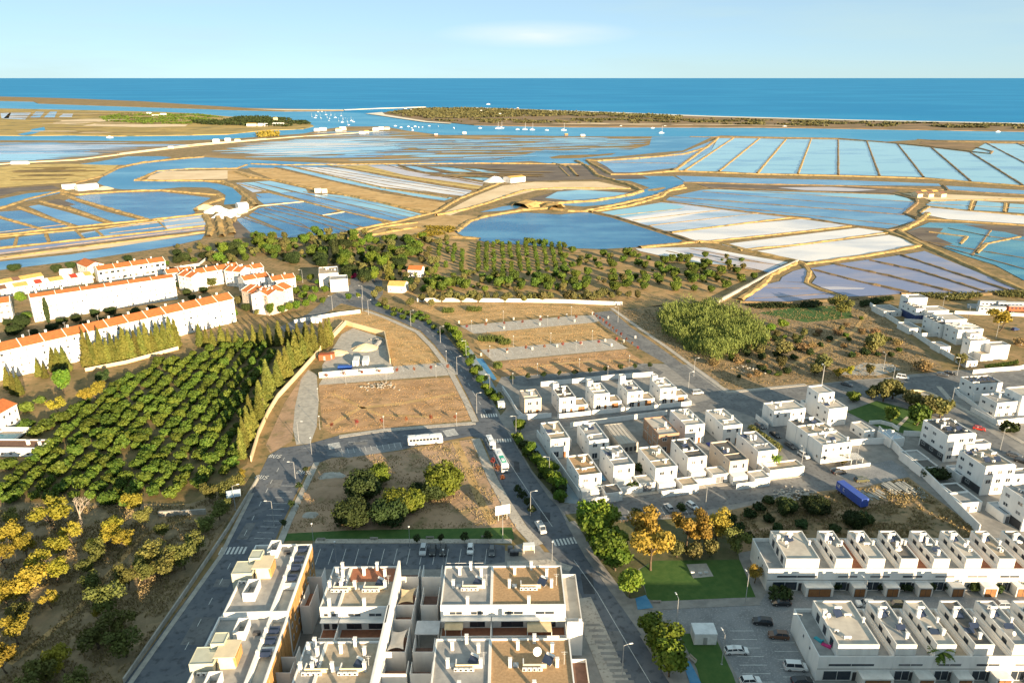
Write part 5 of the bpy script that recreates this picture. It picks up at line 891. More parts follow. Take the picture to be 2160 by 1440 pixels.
k = 0; BP = [at(*q) for q in [(350, 545), (420, 512), (520, 512), (700, 520), (860, 540), (890, 570), (870, 605), (810, 612), (700, 575), (620, 560), (560, 552), (500, 556), (420, 556)]]
while k < 80:
    p = at(rd.uniform(350, 890), rd.uniform(510, 615))
    if inside(p, BP): plant(rd.choice(['grove', 'olive', 'olive', 'carob_dark', 'shrub']), p, f'tree of the belt behind the red roofs, {nth(k % 20)} of the {nth(k // 20)} clump from the left', 'tree belt behind the red roofs', rd.uniform(.6, 1.1)); k += 1
# ================================================================== BUILDINGS
mat('white_render', (0.79, 0.775, 0.75), col2=(0.66, 0.645, 0.62), scale=0.45, lo=0.45, hi=0.75, rough=0.8, spec=0.2, stretch=(1, 1, .22), detail=6)
mat('white_aged', (0.78, 0.755, 0.71), col2=(0.66, 0.63, 0.59), scale=0.5, rough=0.85, spec=0.2, stretch=(1, 1, .25))
mat('cream', (0.74, 0.62, 0.42), col2=(0.66, 0.55, 0.38), scale=0.5)
mat('beige', (0.58, 0.49, 0.40), col2=(0.50, 0.42, 0.35), scale=0.6)
mat('ochre_clad', (0.52, 0.29, 0.11), col2=(0.42, 0.23, 0.085), scale=1.2)
mat('brick_raw', (0.40, 0.25, 0.17), col2=(0.31, 0.20, 0.14), scale=2.0, bump=0.2)
mat('roof_gravel', (0.46, 0.30, 0.165), col2=(0.35, 0.225, 0.12), scale=1.8, bump=0.5, bscale=5, detail=6)
mat('roof_grey', (0.36, 0.35, 0.335), col2=(0.27, 0.265, 0.26), scale=0.5, bump=0.1)
mat('roof_pale', (0.52, 0.48, 0.42), col2=(0.42, 0.385, 0.34), scale=0.4, bump=0.1)
mat('roof_dark', (0.10, 0.095, 0.09), col2=(0.16, 0.145, 0.13), scale=0.7, bump=0.2)
mat('roof_tan', (0.46, 0.38, 0.285), col2=(0.36, 0.29, 0.21), scale=0.6, bump=0.2)
mat('tile_orange', (0.50, 0.165, 0.05), col2=(0.40, 0.125, 0.04), scale=0.8, bump=0.4, bscale=6, col3=(0.42, 0.12, 0.04), scale3=2.5)
mat('tile_yellow', (0.62, 0.40, 0.13), col2=(0.52, 0.32, 0.10), scale=0.8, bump=0.4, bscale=6)
mat('tile_red', (0.52, 0.06, 0.03), col2=(0.42, 0.05, 0.03), scale=0.8, bump=0.4, bscale=6)
mat('tile_brown', (0.22, 0.12, 0.08), col2=(0.16, 0.09, 0.06), scale=0.8, bump=0.4, bscale=6)
mat('terracotta', (0.40, 0.16, 0.085), col2=(0.32, 0.125, 0.07), scale=1.0)
mat('yard_brown', (0.19, 0.105, 0.08), col2=(0.14, 0.08, 0.06), scale=1.0)
mat('glass_dark', (0.025, 0.035, 0.05), col2=(0.04, 0.05, 0.065), scale=0.5, rough=0.08, spec=0.6)
mat('shutter', (0.20, 0.20, 0.21), col2=(0.15, 0.15, 0.16), scale=1.0, rough=0.6)
mat('frame_white', (0.75, 0.75, 0.74), rough=0.5)
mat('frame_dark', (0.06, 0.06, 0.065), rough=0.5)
mat('wood_door', (0.24, 0.10, 0.035), col2=(0.18, 0.075, 0.03), scale=1.5, rough=0.6)
mat('garage_door', (0.30, 0.14, 0.055), col2=(0.24, 0.11, 0.045), scale=1.0, rough=0.6)
mat('blue_clad', (0.05, 0.075, 0.19), col2=(0.04, 0.06, 0.15), scale=1.0)
mat('metal_grey', (0.45, 0.46, 0.47), rough=0.45, metal=0.3)
mat('metal_white', (0.75, 0.76, 0.76), rough=0.45)
mat('panel', (0.02, 0.03, 0.06), col2=(0.03, 0.04, 0.08), rough=0.12, spec=0.7)
mat('pool', (0.06, 0.20, 0.42), col2=(0.08, 0.26, 0.46), rough=0.08, spec=0.4)
mat('pool_cover', (0.03, 0.05, 0.28), rough=0.4)
mat('sail_cloth', (0.62, 0.58, 0.53), rough=0.9); mat('awning_tan', (0.58, 0.47, 0.30), rough=0.9); mat('awning_grey', (0.50, 0.52, 0.54), rough=0.8); mat('poly_sheet', (0.42, 0.50, 0.58), rough=0.25)
mat('green_metal', (0.52, 0.52, 0.42), col2=(0.46, 0.46, 0.37), rough=0.5)

def shell_mesh(w, d, z0, h, par, t, m):
    b = MB(); z1 = h; zi = h - par
    for a, c in (((0, 0), (w, 0)), ((w, 0), (w, d)), ((w, d), (0, d)), ((0, d), (0, 0))): b.quad((*a, z0), (*c, z0), (*c, z1), (*a, z1))
    o = [(0, 0), (w, 0), (w, d), (0, d)]; i = [(t, t), (w - t, t), (w - t, d - t), (t, d - t)]
    for k in range(4):
        n = (k + 1) % 4; b.quad((*o[k], z1), (*o[n], z1), (*i[n], z1), (*i[k], z1)); b.quad((*i[k], z1), (*i[n], z1), (*i[n], zi), (*i[k], zi))
    return b.mesh('wall', m)
def win_mesh(w, h, kind):
    def f():
        b = MB(); fw = min(.09, w * .12)
        b.cur = 0
        b.box(-w / 2, -.06, 0, -w / 2 + fw, .02, h, True); b.box(w / 2 - fw, -.06, 0, w / 2, .02, h, True); b.box(-w / 2 + fw, -.06, 0, w / 2 - fw, .02, fw, True); b.box(-w / 2 + fw, -.06, h - fw, w / 2 - fw, .02, h, True)
        if w > 1.3: b.box(-fw / 2, -.055, fw, fw / 2, .02, h - fw, True)
        return b.mesh('window', 'frame_white' if kind != 'dark' else 'frame_dark')
    return shared(('win', round(w, 2), round(h, 2), kind), f)
def pane_mesh(w, h, m):
    def f():
        b = MB(); b.box(-w / 2 + .06, -.03, .06, w / 2 - .06, -.012, h - .06, True); return b.mesh('pane', m)
    return shared(('pane', round(w, 2), round(h, 2), m), f)
def flatwin_mesh(w, h, m):
    def f():
        b = MB(); b.cur = 0; b.box(-w / 2, -.04, 0, w / 2, .02, h, True); b.cur = 1; b.box(-w / 2 + .1, -.055, .1, w / 2 - .1, -.03, h - .1, True)
        return b.mesh('window', ['frame_white', m])
    return shared(('fw', round(w, 2), round(h, 2), m), f)
class Bld:
    def __init__(s, name, label, cat, origin, ang, group=None):
        s.o = Vector((origin[0], origin[1], 0)); s.a = R(ang); s.root = thing(name, label, cat, s.o, s.a, group); s.ca, s.sa = math.cos(s.a), math.sin(s.a)
    def loc(s, p): x, y = p.x - s.o.x, p.y - s.o.y; return (x * s.ca + y * s.sa, -x * s.sa + y * s.ca)
    def px(s, fr, x, y, z=0.0): return s.loc(Q(fr, x, y, z))
    def part(s, name, b, m, parent=None, smooth=False): return b.build(name, m, parent or s.root, smooth=smooth)
    def block(s, u0, v0, u1, v1, z0, h, wm='white_render', rm='roof_grey', par=.45, t=.22, wn='wall', rn='roof'):
        w, d = u1 - u0, v1 - v0
        me = shell_mesh(w, d, z0, h, par, t, wm); o = link(wn, me, s.root, (u0, v0, 0))
        b = MB(); b.quad((t, t, h - par + .002), (w - t, t, h - par + .002), (w - t, d - t, h - par + .002), (t, d - t, h - par + .002)); r = b.build(rn, rm, s.root, (u0, v0, 0))
        return o
    def box(s, name, u0, v0, z0, u1, v1, z1, m, parent=None):
        cx, cy = (u0 + u1) / 2, (v0 + v1) / 2
        def f():
            b = MB(); b.box(-(u1 - u0) / 2, -(v1 - v0) / 2, 0, (u1 - u0) / 2, (v1 - v0) / 2, z1 - z0, True); return b.mesh(name, m)
        return link(name, shared((name, round(u1 - u0, 2), round(v1 - v0, 2), round(z1 - z0, 2), m), f), parent or s.root, (cx, cy, z0))
    def win(s, face, c, z, w, h, at_, m='glass_dark', kind='white', name='window', simple=False):
        """face S/N/W/E on the plane at_, centred at c along it"""
        loc, rz = {'S': ((c, at_, z), 0), 'N': ((c, at_, z), math.pi), 'W': ((at_, c, z), -math.pi / 2), 'E': ((at_, c, z), math.pi / 2)}[face]
        if simple: return link(name, flatwin_mesh(w, h, m), s.root, loc, rz)
        o = link(name, win_mesh(w, h, kind), s.root, loc, rz); link('pane', pane_mesh(w, h, m), o); return o
    def chimney(s, u, v, z, h=1.6, w=.5, d=.5, m='white_render'):
        def f():
            b = MB(); b.box(-w / 2, -d / 2, 0, w / 2, d / 2, h); b.box(-w / 2 - .08, -d / 2 - .08, h, w / 2 + .08, d / 2 + .08, h + .12, True); return b.mesh('chimney', m)
        return link('chimney', shared(('chim', h, w, d, m), f), s.root, (u, v, z))
    def solar(s, u, v, z, w=2.0, l=1.2, tilt=35, rz=0):
        def f():
            b = MB(); b.hexa([(-w / 2, 0, .15), (w / 2, 0, .15), (w / 2, l * math.cos(R(tilt)), .15 + l * math.sin(R(tilt))), (-w / 2, l * math.cos(R(tilt)), .15 + l * math.sin(R(tilt))), (-w / 2, -.03, .22), (w / 2, -.03, .22), (w / 2, l * math.cos(R(tilt)) - .03, .22 + l * math.sin(R(tilt))), (-w / 2, l * math.cos(R(tilt)) - .03, .22 + l * math.sin(R(tilt)))]); return b.mesh('solar_panel', 'panel')
        o = link('solar_panel', shared(('sol', w, l, tilt), f), s.root, (u, v, z), rz)
        def g():
            b = MB(); hh = l * math.sin(R(tilt)); y = l * math.cos(R(tilt))
            for x in (-w / 2 + .1, w / 2 - .1): b.tube((x, y, 0), (x, y, .15 + hh), .03, .03, 5); b.tube((x, 0, 0), (x, y, .12 + hh), .03, .03, 5); b.tube((x, 0, .02), (x, y, .02), .03, .03, 5)
            return b.mesh('panel_stand', 'metal_white')
        link('panel_stand', shared(('solst', w, l, tilt), g), o); return o
    def tank(s, u, v, z, l=1.6, r=.28, rz=0):
        def f():
            b = MB(); b.tube((-l / 2, 0, r + .25), (l / 2, 0, r + .25), r, r, 12); b.box(-l / 2 + .2, -.15, 0, -l / 2 + .3, .15, .3); b.box(l / 2 - .3, -.15, 0, l / 2 - .2, .15, .3); return b.mesh('water_tank', 'metal_white', False)
        return link('water_tank', shared(('tank', l, r), f), s.root, (u, v, z), rz)
    def ac(s, u, v, z, rz=0):
        def f():
            b = MB(); b.box(-.45, -.18, .1, .45, .18, .8, True); b.cur = 1; b.tube((-.12, -.19, .45), (-.12, -.2, .45), .26, .26, 12); b.box(-.4, -.15, 0, -.3, .15, .1); b.box(.3, -.15, 0, .4, .15, .1); return b.mesh('air_conditioner', ['metal_white', 'frame_dark'])
        return link('air_conditioner', shared(('ac',), f), s.root, (u, v, z), rz)
    def dish(s, u, v, z, r=.5):
        def f():
            b = MB(); b.tube((0, 0, 0), (0, 0, 1.0), .035, .035, 6); n = 14
            c = Vector((0, -.15, 1.2)); ax_ = Vector((.3, -.8, .5)).normalized(); e1 = ax_.orthogonal().normalized(); e2 = ax_.cross(e1); i = len(b.v); b.v.append(tuple(c - ax_ * .12))
            for k in range(n): b.v.append(tuple(c + (e1 * math.cos(6.2832 * k / n) + e2 * math.sin(6.2832 * k / n)) * r))
            for k in range(n): b.f.append((i, i + 1 + k, i + 1 + (k + 1) % n)); b.mi.append(0)
            return b.mesh('satellite_dish', 'metal_white')
        return link('satellite_dish', shared(('dish', r), f), s.root, (u, v, z))
    def aerial(s, u, v, z, h=2.4):
        def f():
            b = MB(); b.tube((0, 0, 0), (0, 0, h), .035, .025, 6); b.tube((-.6, 0, h - .2), (.6, 0, h - .2), .02, .02, 5)
            for k in range(5): b.tube((-.5 + k * .25, -.3, h - .2), (-.5 + k * .25, .3, h - .2), .015, .015, 4)
            b.tube((-.35, 0, h - .7), (.35, 0, h - .7), .02, .02, 5); return b.mesh('aerial', 'metal_white')
        return link('aerial', shared(('aer', h), f), s.root, (u, v, z))
    def flue(s, u, v, z):
        def f():
            b = MB(); b.lathe([(.22, 0), (.22, .5), (.34, .55), (.34, .9), (.1, 1.05)], 10); return b.mesh('roof_vent', 'metal_grey')
        return link('roof_vent', shared(('flue',), f), s.root, (u, v, z))
def fit(fr, fl, fr_, bl, h, ang=None):
    """footprint of a flat-roofed volume from three corners of its roof at height h: origin, angle, width, depth"""
    a, b_, c = Q(fr, *fl, h), Q(fr, *fr_, h), Q(fr, *bl, h)
    if ang is None: d = b_ - a; ang = math.degrees(math.atan2(d.y, d.x))
    ux, uy = math.cos(R(ang)), math.sin(R(ang)); w = (b_.x - a.x) * ux + (b_.y - a.y) * uy; dp = -(c.x - a.x) * uy + (c.y - a.y) * ux
    return a, ang, max(2, w), max(2, dp)
_br = random.Random(77)
def clutter(B, u0, v0, u1, v1, z, n, seed):
    rd = random.Random(seed)
    for k in range(n):
        u, v = rd.uniform(u0 + .9, u1 - .9), rd.uniform(v0 + 1, v1 - 1); c = rd.choice(['ac', 'solar', 'flue', 'tank', 'chim', 'ac', 'dish'])
        if c == 'ac': B.ac(u, v, z)
        elif c == 'solar': B.solar(u, v, z, 2.0, 1.2, 35)
        elif c == 'flue': B.flue(u, v, z)
        elif c == 'tank': B.tank(u, v, z)
        elif c == 'chim': B.chimney(u, v, z, 1.4, .6, .45)
        elif c == 'dish': B.dish(u, v, z)
def villa(label, fr, fl, fr_, bl, h, ang, rm='roof_grey', wm='white_render', seed=1, tower=None, clut=4, front=True, west=True, garage=None, name='villa', group='flat-roofed white villas'):
    a, ang, w, d = fit(fr, fl, fr_, bl, h, ang)
    B = Bld(name, label, 'house', a, ang, group); B.w, B.d, B.h = w, d, h
    B.block(0, 0, w, d, 0, h, wm, rm); rd = random.Random(seed); z = h - .45
    if front:
        B.win('S', w * .3, h - 2.6, min(1.6, w * .25), 1.2, 0, rd.choice(['glass_dark', 'shutter'])); B.win('S', w * .74, h - 2.9, .9, 1.7, 0)
        B.win('S', w * .3, .4, min(1.9, w * .3), 2.1, 0); B.win('S', w * .75, .05, .95, 2.1, 0, 'wood_door', 'dark', 'door')
    if west:
        for k in range(2): B.win('W', d * (.25 + .45 * k), h - 2.4, 1.0, .7, 0, 'glass_dark')
        B.win('W', d * .5, .9, 1.2, .9, 0, 'shutter')
    B.chimney(w * rd.uniform(.25, .75), d * rd.uniform(.45, .8), z, 1.5, .7, .5); clutter(B, 0, d * .1, w, d * .9, z, clut, seed)
    # low kerb that divides the roof
    B.box('roof_kerb', .25, d * .36, z, w - .25, d * .36 + .2, z + .25, wm)
    return B
# ---- five villas of the north row
A = 12.5
NV = [('beige unfinished villa with bare concrete roof at the left end of the north row', (200, 245), (305, 232), (150, 190), 'beige', 'roof_pale'), ('white villa with a dark sunken roof, second in the north row', (420, 238), (522, 226), (352, 168), 'white_render', 'roof_dark'), ('white villa with rooftop panels in the middle of the north row', (640, 215), (737, 203), (563, 150), 'white_render', 'roof_pale'),
      ('white villa with a tall stair tower, fourth in the north row', (853, 200), (948, 188), (775, 133), 'white_render', 'roof_grey'), ('white villa at the right end of the north row with a corner garage', (1060, 178), (1157, 165), (983, 115), 'white_render', 'roof_pale')]
for i, (lb, a_, b_, c_, wm, rm) in enumerate(NV):
    B = villa(lb, 'b6', a_, b_, c_, 6.9, A, rm, wm, 10 + i, clut=5 if i else 1)
    w, d = B.w, B.d
    B.box('lintel', -.3, -1.0, 3.1, w * .6, 0, 3.35, wm) if i else None
    if i:
        B.block(w + .02, 0.6, w + 5.2, d * .62, 0, 3.0, 'white_render', 'roof_tan', .35, wn='garage_wall', rn='garage_roof'); B.win('S', w + 2.6, .1, 2.6, 2.2, .6, 'garage_door', 'dark', 'garage_door')
        B.block(.1, d - 2.4, 2.2, d - .1, 6.5, 9.0 + (1.0 if i == 3 else 0), 'white_render', 'roof_pale', .2, wn='stair_tower', rn='stair_tower_roof')
        B.box('front_wall', -1.5, -3.2, 0, w + 5.2, -3.0, 1.9, 'white_render'); B.box('side_wall', w + 5.0, -3.0, 0, w + 5.2, .6, 1.9, 'white_render')
    else: B.box('front_wall', -3.5, -3.4, 0, w + 3, -3.2, 1.8, 'white_render')
# ---- the villa block south of the street
SV = [('white villa with a tan roof at the far left corner of the villa block', (365, 500), (487, 490), (290, 395), 7.2, 'roof_tan', 'white_render', 3), ('white villa with grey roof, second in the back row', (610, 508), (733, 496), (522, 402), 7.2, 'roof_grey', 'white_render', 4),
      ('unfinished bare-brick villa in the back row', (1050, 470), (1180, 456), (940, 365), 7.2, 'roof_pale', 'brick_raw', 2), ('white villa with a tan front roof, second from right in the back row', (1220, 412), (1343, 400), (1110, 315), 7.2, 'roof_pale', 'white_render', 4), ('white villa at the right end of the back row', (1460, 415), (1583, 405), (1338, 315), 7.2, 'roof_pale', 'white_render', 4),
      ('white villa with a brown gravel roof at the near left corner of the block', (545, 728), (687, 710), (455, 605), 7.2, 'roof_gravel', 'white_render', 3), ('white villa with a grey roof, second in the front row', (765, 668), (900, 655), (665, 550), 7.2, 'roof_grey', 'white_render', 6), ('white villa with a tan roof and tilted panels, third in the front row', (1030, 682), (1165, 662), (920, 550), 7.2, 'roof_tan', 'white_render', 4),
      ('white villa with a cluttered dark roof, fourth in the front row', (1235, 615), (1360, 605), (1135, 500), 7.2, 'roof_dark', 'white_render', 5), ('brick-sided villa with a black roof in the front row', (1500, 638), (1622, 627), (1367, 518), 7.2, 'roof_dark', 'beige', 2), ('white villa with roof machinery at the right of the front row', (1680, 577), (1805, 562), (1550, 457), 7.2, 'roof_grey', 'white_render', 6)]
for i, (lb, a_, b_, c_, h, rm, wm, cl) in enumerate(SV):
    B = villa(lb, 'b6', a_, b_, c_, h, 13.0, rm, wm, 30 + i, clut=cl); w, d = B.w, B.d
    if wm == 'brick_raw':
        for k in range(4): B.box('pillar', -.12, .3 + k * (d - .9) / 3, 0, .0, .7 + k * (d - .9) / 3, h - .5, 'concrete')
        B.box('floor_band', -.1, 0, 3.2, 0, d, 3.5, 'concrete')
    if i in (0, 1, 3, 4): B.box('rear_wing', w, d * .45, 0, w + 2.6, d * .95, 3.2, 'white_render')
    if i >= 5:   # front garage with a flat roof, wall to the street
        gm = ['roof_dark', 'roof_pale', 'roof_tan', 'roof_pale', 'roof_pale', 'roof_tan'][i - 5]
        if i != 10: B.block(w * .95, -5.2, w + 5.0, -.3, 0, 3.1, 'white_render', gm, .3, wn='garage_wall', rn='garage_roof'); B.win('S', w + 2.3, .05, 3.0, 2.3, -5.2, 'frame_white' if i % 2 else 'shutter', 'white', 'garage_door')
        else: B.block(w * .2, -5.5, w + 6.5, -.8, 0, 3.3, 'white_render', 'roof_tan', .4, wn='garage_wall', rn='garage_roof')
        B.box('front_wall', 0, -5.2, 0, w * .93, -5.0, 2.2, 'white_render'); B.box('terrace', .3, -2.6, 0, w * .8, -.02, 3.0, 'white_render')
        if i in (6, 8): B.box('pool', -3.6, d * .3, 0, -.8, d * .75, .35, 'pool')
    if i in (0, 3): B.box('pool', w + .4, -4.5, 0, w + 3.2, -1, .3, 'pool_cover' if i == 3 else 'pool')
a, ang, w, d = fit('b6', (800, 530), (925, 522), (682, 408), 3.6, 13.0)
B = Bld('unfinished_house', 'long low concrete shell of an unfinished house between the villas', 'house', a, ang); B.block(0, 0, w, d, 0, 3.6, 'concrete', 'roof_pale', .15)
for k in range(5): B.box('roof_timber', .6 + k * (w - 1.4) / 4, .5, 3.46, .75 + k * (w - 1.4) / 4, d - .5, 3.6, 'beige')
for k in range(4): B.win('S', 1 + k * (w - 2) / 3, .6, 1.0, 1.6, 0, 'frame_dark', 'dark')
def boundary(name, label, pts, h, t, fr='p', m='white_render', cat='wall', group=None):
    P3 = [Q(fr, *q) for q in pts]; c0 = P3[0].copy(); t_ = thing(name, label, cat, (c0.x, c0.y, 0), 0, group)
    for i, (p, q) in enumerate(zip(P3[:-1], P3[1:])):
        d_ = (q - p); ln = d_.length; b = MB(); b.box(0 if i == 0 else -t / 2, -t / 2, -.1, ln, t / 2, h); b.box(-.0 if i == 0 else -t / 2, -t / 2 - .04, h, ln, t / 2 + .04, h + .07, True)
        b.build('wall_run', m, t_, (p.x - c0.x, p.y - c0.y, 0), math.atan2(d_.y, d_.x))
    return t_
boundary('boundary_wall', 'long white wall down the left side of the villa block', [(278, 482), (420, 690), (545, 872)], 2.6, .25, 'b6'); boundary('boundary_wall', 'white street wall before the near row of villas', [(548, 872), (800, 840), (1270, 785), (1510, 760)], 2.0, .25, 'b6'); boundary('boundary_wall', 'curved white wall round the beige villa', [(60, 190), (110, 265), (150, 335), (190, 370), (345, 362)], 1.9, .22, 'b6')
boundary('boundary_wall', 'white wall behind the north row of villas', [(300, 165), (560, 140), (760, 118), (1010, 100)], 2.0, .22, 'b6'); boundary('boundary_wall', 'white wall along the back row street side', [(488, 425), (720, 395), (1100, 345)], 1.9, .22, 'b6')

# ---- eastern villas
def simple(label, fr, parts, ang, name='villa', group='white villas of the eastern streets', cat='house'):
    """parts: list of (fl, fr, bl, z0, h, wall, roof)"""
    a, an, w, d = fit(fr, *parts[0][:3], parts[0][4], ang); B = Bld(name, label, cat, a, an, group); B.w, B.d, B.h = w, d, parts[0][4]; B.parts = []
    for k, (fl, f_, bl, z0, h, wm, rm) in enumerate(parts):
        a2, _, w2, d2 = fit(fr, fl, f_, bl, h, an); u, v = B.loc(a2)
        B.block(u, v, u + w2, v + d2, z0, h, wm, rm, .4, wn='wall' if k == 0 else 'wing_wall', rn='roof' if k == 0 else 'wing_roof'); B.parts.append((u, v, w2, d2, h))
    return B
def dress(B, seed, k=0, rows=2, step=2.6, faces='SW', ww=1.1, wh=1.3, cl=4, m=None):
    u, v, w, d, h = B.parts[k]; rd = random.Random(seed)
    for f in range(rows):
        z = h - .5 - 2.2 - f * 2.9
        if z < .3: continue
        if 'S' in faces:
            n = max(1, int(w / step))
            for i in range(n):
                if rd.random() < .85: B.win('S', u + w * (i + .5) / n, z, min(ww, w / n * .7), wh, v, m or rd.choice(['glass_dark', 'shutter', 'glass_dark']))
        if 'W' in faces:
            n = max(1, int(d / (step * 1.3)))
            for i in range(n):
                if rd.random() < .75: B.win('W', v + d * (i + .5) / n, z, ww, wh * .8, u, m or rd.choice(['glass_dark', 'shutter']))
    if cl: clutter(B, u, v, u + w, v + d, h - .4, cl, seed); B.chimney(u + w * .4, v + d * .6, h - .4, 1.5, .7, .5)
WR, RG = 'white_render', 'roof_grey'
B = simple('plain white cube house at the crossroads of the eastern quarter', 'a6', [((580, 1102), (782, 1082), (505, 1050), 0, 6.2, WR, 'roof_pale')], 13); dress(B, 1, cl=2, rows=1)
B.box('garden_wall', -2.5, -1, 0, -2.3, B.d, 2, WR)
B = simple('tall white villa with a grey box on top, at the round garden', 'b7', [((455, 425), (612, 405), (355, 345), 0, 7.0, WR, 'roof_pale'), ((366, 290), (493, 270), (262, 225), 0, 10.2, WR, 'roof_pale'), ((240, 372), (350, 365), (180, 350), 0, 3.6, WR, 'roof_grey')], 13); dress(B, 2, cl=3, rows=2); dress(B, 3, 1, cl=0, rows=1)
B = simple('white terrace of three houses stepping down the street', 'b7', [((400, 742), (632, 690), (270, 640), 0, 7.0, WR, 'roof_pale'), ((270, 645), (480, 585), (170, 570), 0, 7.3, WR, 'roof_tan'), ((170, 575), (430, 560), (75, 520), 0, 7.3, WR, 'roof_dark')], 14, 'terraced_house')
for k in range(3): dress(B, 4 + k, k, faces='SW' if k == 0 else 'W', cl=5)
B.box('porch_slab', 1, -4.5, 3.0, B.w * .7, 0, 3.2, WR); B.box('porch_wall', .5, -5, 0, B.w + 4, -4.8, 1.2, WR)
u_, v_ = B.w * .75, -4.2
for k in range(8): B.box('pergola_slat', u_ + k * .6, v_, 2.7, u_ + .25 + k * .6, v_ + 4, 2.8, 'metal_white')
for k in (0, 1): B.box('pergola_post', u_ + k * 4.3, v_ + .1, 0, u_ + .15 + k * 4.3, v_ + .25, 2.7, 'metal_white')
B = simple('small white pool house below the round garden', 'b7', [((765, 617), (850, 602), (640, 540), 0, 3.4, WR, 'roof_pale')], 14, 'pool_house'); dress(B, 8, rows=1, cl=0)
B = simple('small white annex with a glass roof light', 'b7', [((1000, 690), (1112, 672), (890, 612), 0, 3.4, WR, 'poly_sheet')], 14, 'garden_annex'); B.win('S', 1.0, .1, .9, 2.0, 0, 'shutter', 'dark', 'door'); B.chimney(B.w * .7, B.d * .6, 3, 1.3, .8, .5)
AE = 8
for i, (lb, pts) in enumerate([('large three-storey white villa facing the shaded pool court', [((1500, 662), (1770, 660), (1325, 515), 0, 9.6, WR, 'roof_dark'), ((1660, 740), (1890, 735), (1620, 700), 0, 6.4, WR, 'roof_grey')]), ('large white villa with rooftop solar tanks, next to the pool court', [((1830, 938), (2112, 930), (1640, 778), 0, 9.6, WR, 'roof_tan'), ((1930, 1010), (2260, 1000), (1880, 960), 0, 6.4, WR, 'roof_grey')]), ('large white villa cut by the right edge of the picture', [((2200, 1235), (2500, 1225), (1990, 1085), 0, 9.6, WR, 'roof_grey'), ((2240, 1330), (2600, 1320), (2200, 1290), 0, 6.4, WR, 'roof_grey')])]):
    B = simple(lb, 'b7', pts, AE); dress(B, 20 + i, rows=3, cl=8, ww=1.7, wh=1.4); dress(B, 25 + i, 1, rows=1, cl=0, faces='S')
    B.box('recess_shade_panel', -.05, .5, 0, .0, B.d - .5, 2.6, 'frame_dark'); B.box('parapet_rail', .3, .3, 9.6, B.w - .3, .36, 10.0, 'metal_white')  # dark panel on the flat wall paints the shade of a ground-floor recess
    B.solar(B.w * .35, B.d * .3, 9.2, 2, 1.6, 40); B.tank(B.w * .35, B.d * .45, 9.6); B.solar(B.w * .7, B.d * .3, 9.2, 2, 1.6, 40)
for i, (lb, fl, f_, bl, rm, h) in enumerate([('low flat-roofed garage beside the shaded pool', (1180, 870), (1320, 850), (1080, 790), 'roof_grey', 3.2), ('dark flat roof over the pool store', (1265, 940), (1420, 930), (1190, 865), 'roof_dark', 3.2), ('glass-covered pergola of the solar-tank villa', (1600, 1005), (1700, 1000), (1510, 915), 'poly_sheet', 2.8), ('dark-roofed garage inside the long white wall', (1530, 1155), (1685, 1150), (1420, 1078), 'roof_dark', 3.3), ('white garden house with grey roof inside the long wall', (1620, 1250), (1812, 1245), (1525, 1158), 'roof_grey', 3.3), ('low carport roof at the right edge villa', (1990, 1350), (2090, 1345), (1880, 1235), 'awning_grey', 2.8)]):
    B = simple(lb, 'b7', [(fl, f_, bl, 0, h, WR, rm)], AE, 'garden_house', 'garden houses of the eastern villas'); B.win('S', B.w * .35, .1, 1.0, 2.0, 0, 'shutter', 'dark', 'door'); B.win('S', B.w * .72, 1.0, .9, .8, 0)
B = simple('white house with a panelled roof above the cobbled street', 'b7', [((1730, 208), (1980, 195), (1645, 140), 0, 7, WR, 'roof_dark'), ((1730, 290), (1990, 262), (1690, 262), 0, 3.4, WR, 'roof_grey')], 8); dress(B, 31, cl=2)
for k in range(6): B.solar(1.5 + k * (B.w - 3) / 5, B.d * .4, 6.6, 1.0, 1.6, 30)
B = simple('white split-level house with a tower at the right edge of the picture', 'b7', [((1930, 372), (2200, 352), (1820, 292), 0, 6.8, WR, 'roof_grey'), ((2150, 310), (2330, 285), (2010, 235), 0, 9.4, WR, 'roof_pale')], 10); dress(B, 32, cl=2, faces='SW', ww=1.6); dress(B, 33, 1, cl=0, rows=1)
B.box('terrace_wall', -3, -4.5, 0, B.w + 6, -4.2, 2.2, WR); B.box('terrace_side', -3, -4.2, 0, -2.8, B.d, 1.8, WR)
boundary('boundary_wall', 'white garden wall climbing beside the cobbled street', [(1545, 270), (1590, 320), (1640, 350), (1700, 395), (1790, 470), (1900, 550)], 1.8, .25, 'b7'); boundary('boundary_wall', 'long blue-shaded white wall beside the building plot', [(880, 640), (1080, 850), (1250, 1000), (1430, 1180), (1640, 1400), (1760, 1520)], 3.0, .3, 'b7')
boundary('boundary_wall', 'white wall between the terrace and the building plot', [(630, 745), (760, 735), (930, 730)], 2.2, .25, 'b7'); boundary('boundary_wall', 'curved white wall at the foot of the round garden', [(800, 560), (900, 555), (1000, 580), (1060, 620)], 1.4, .3, 'b7'); boundary('boundary_wall', 'white cross wall of the pool court', [(1100, 660), (1280, 670)], 2.0, .25, 'b7')
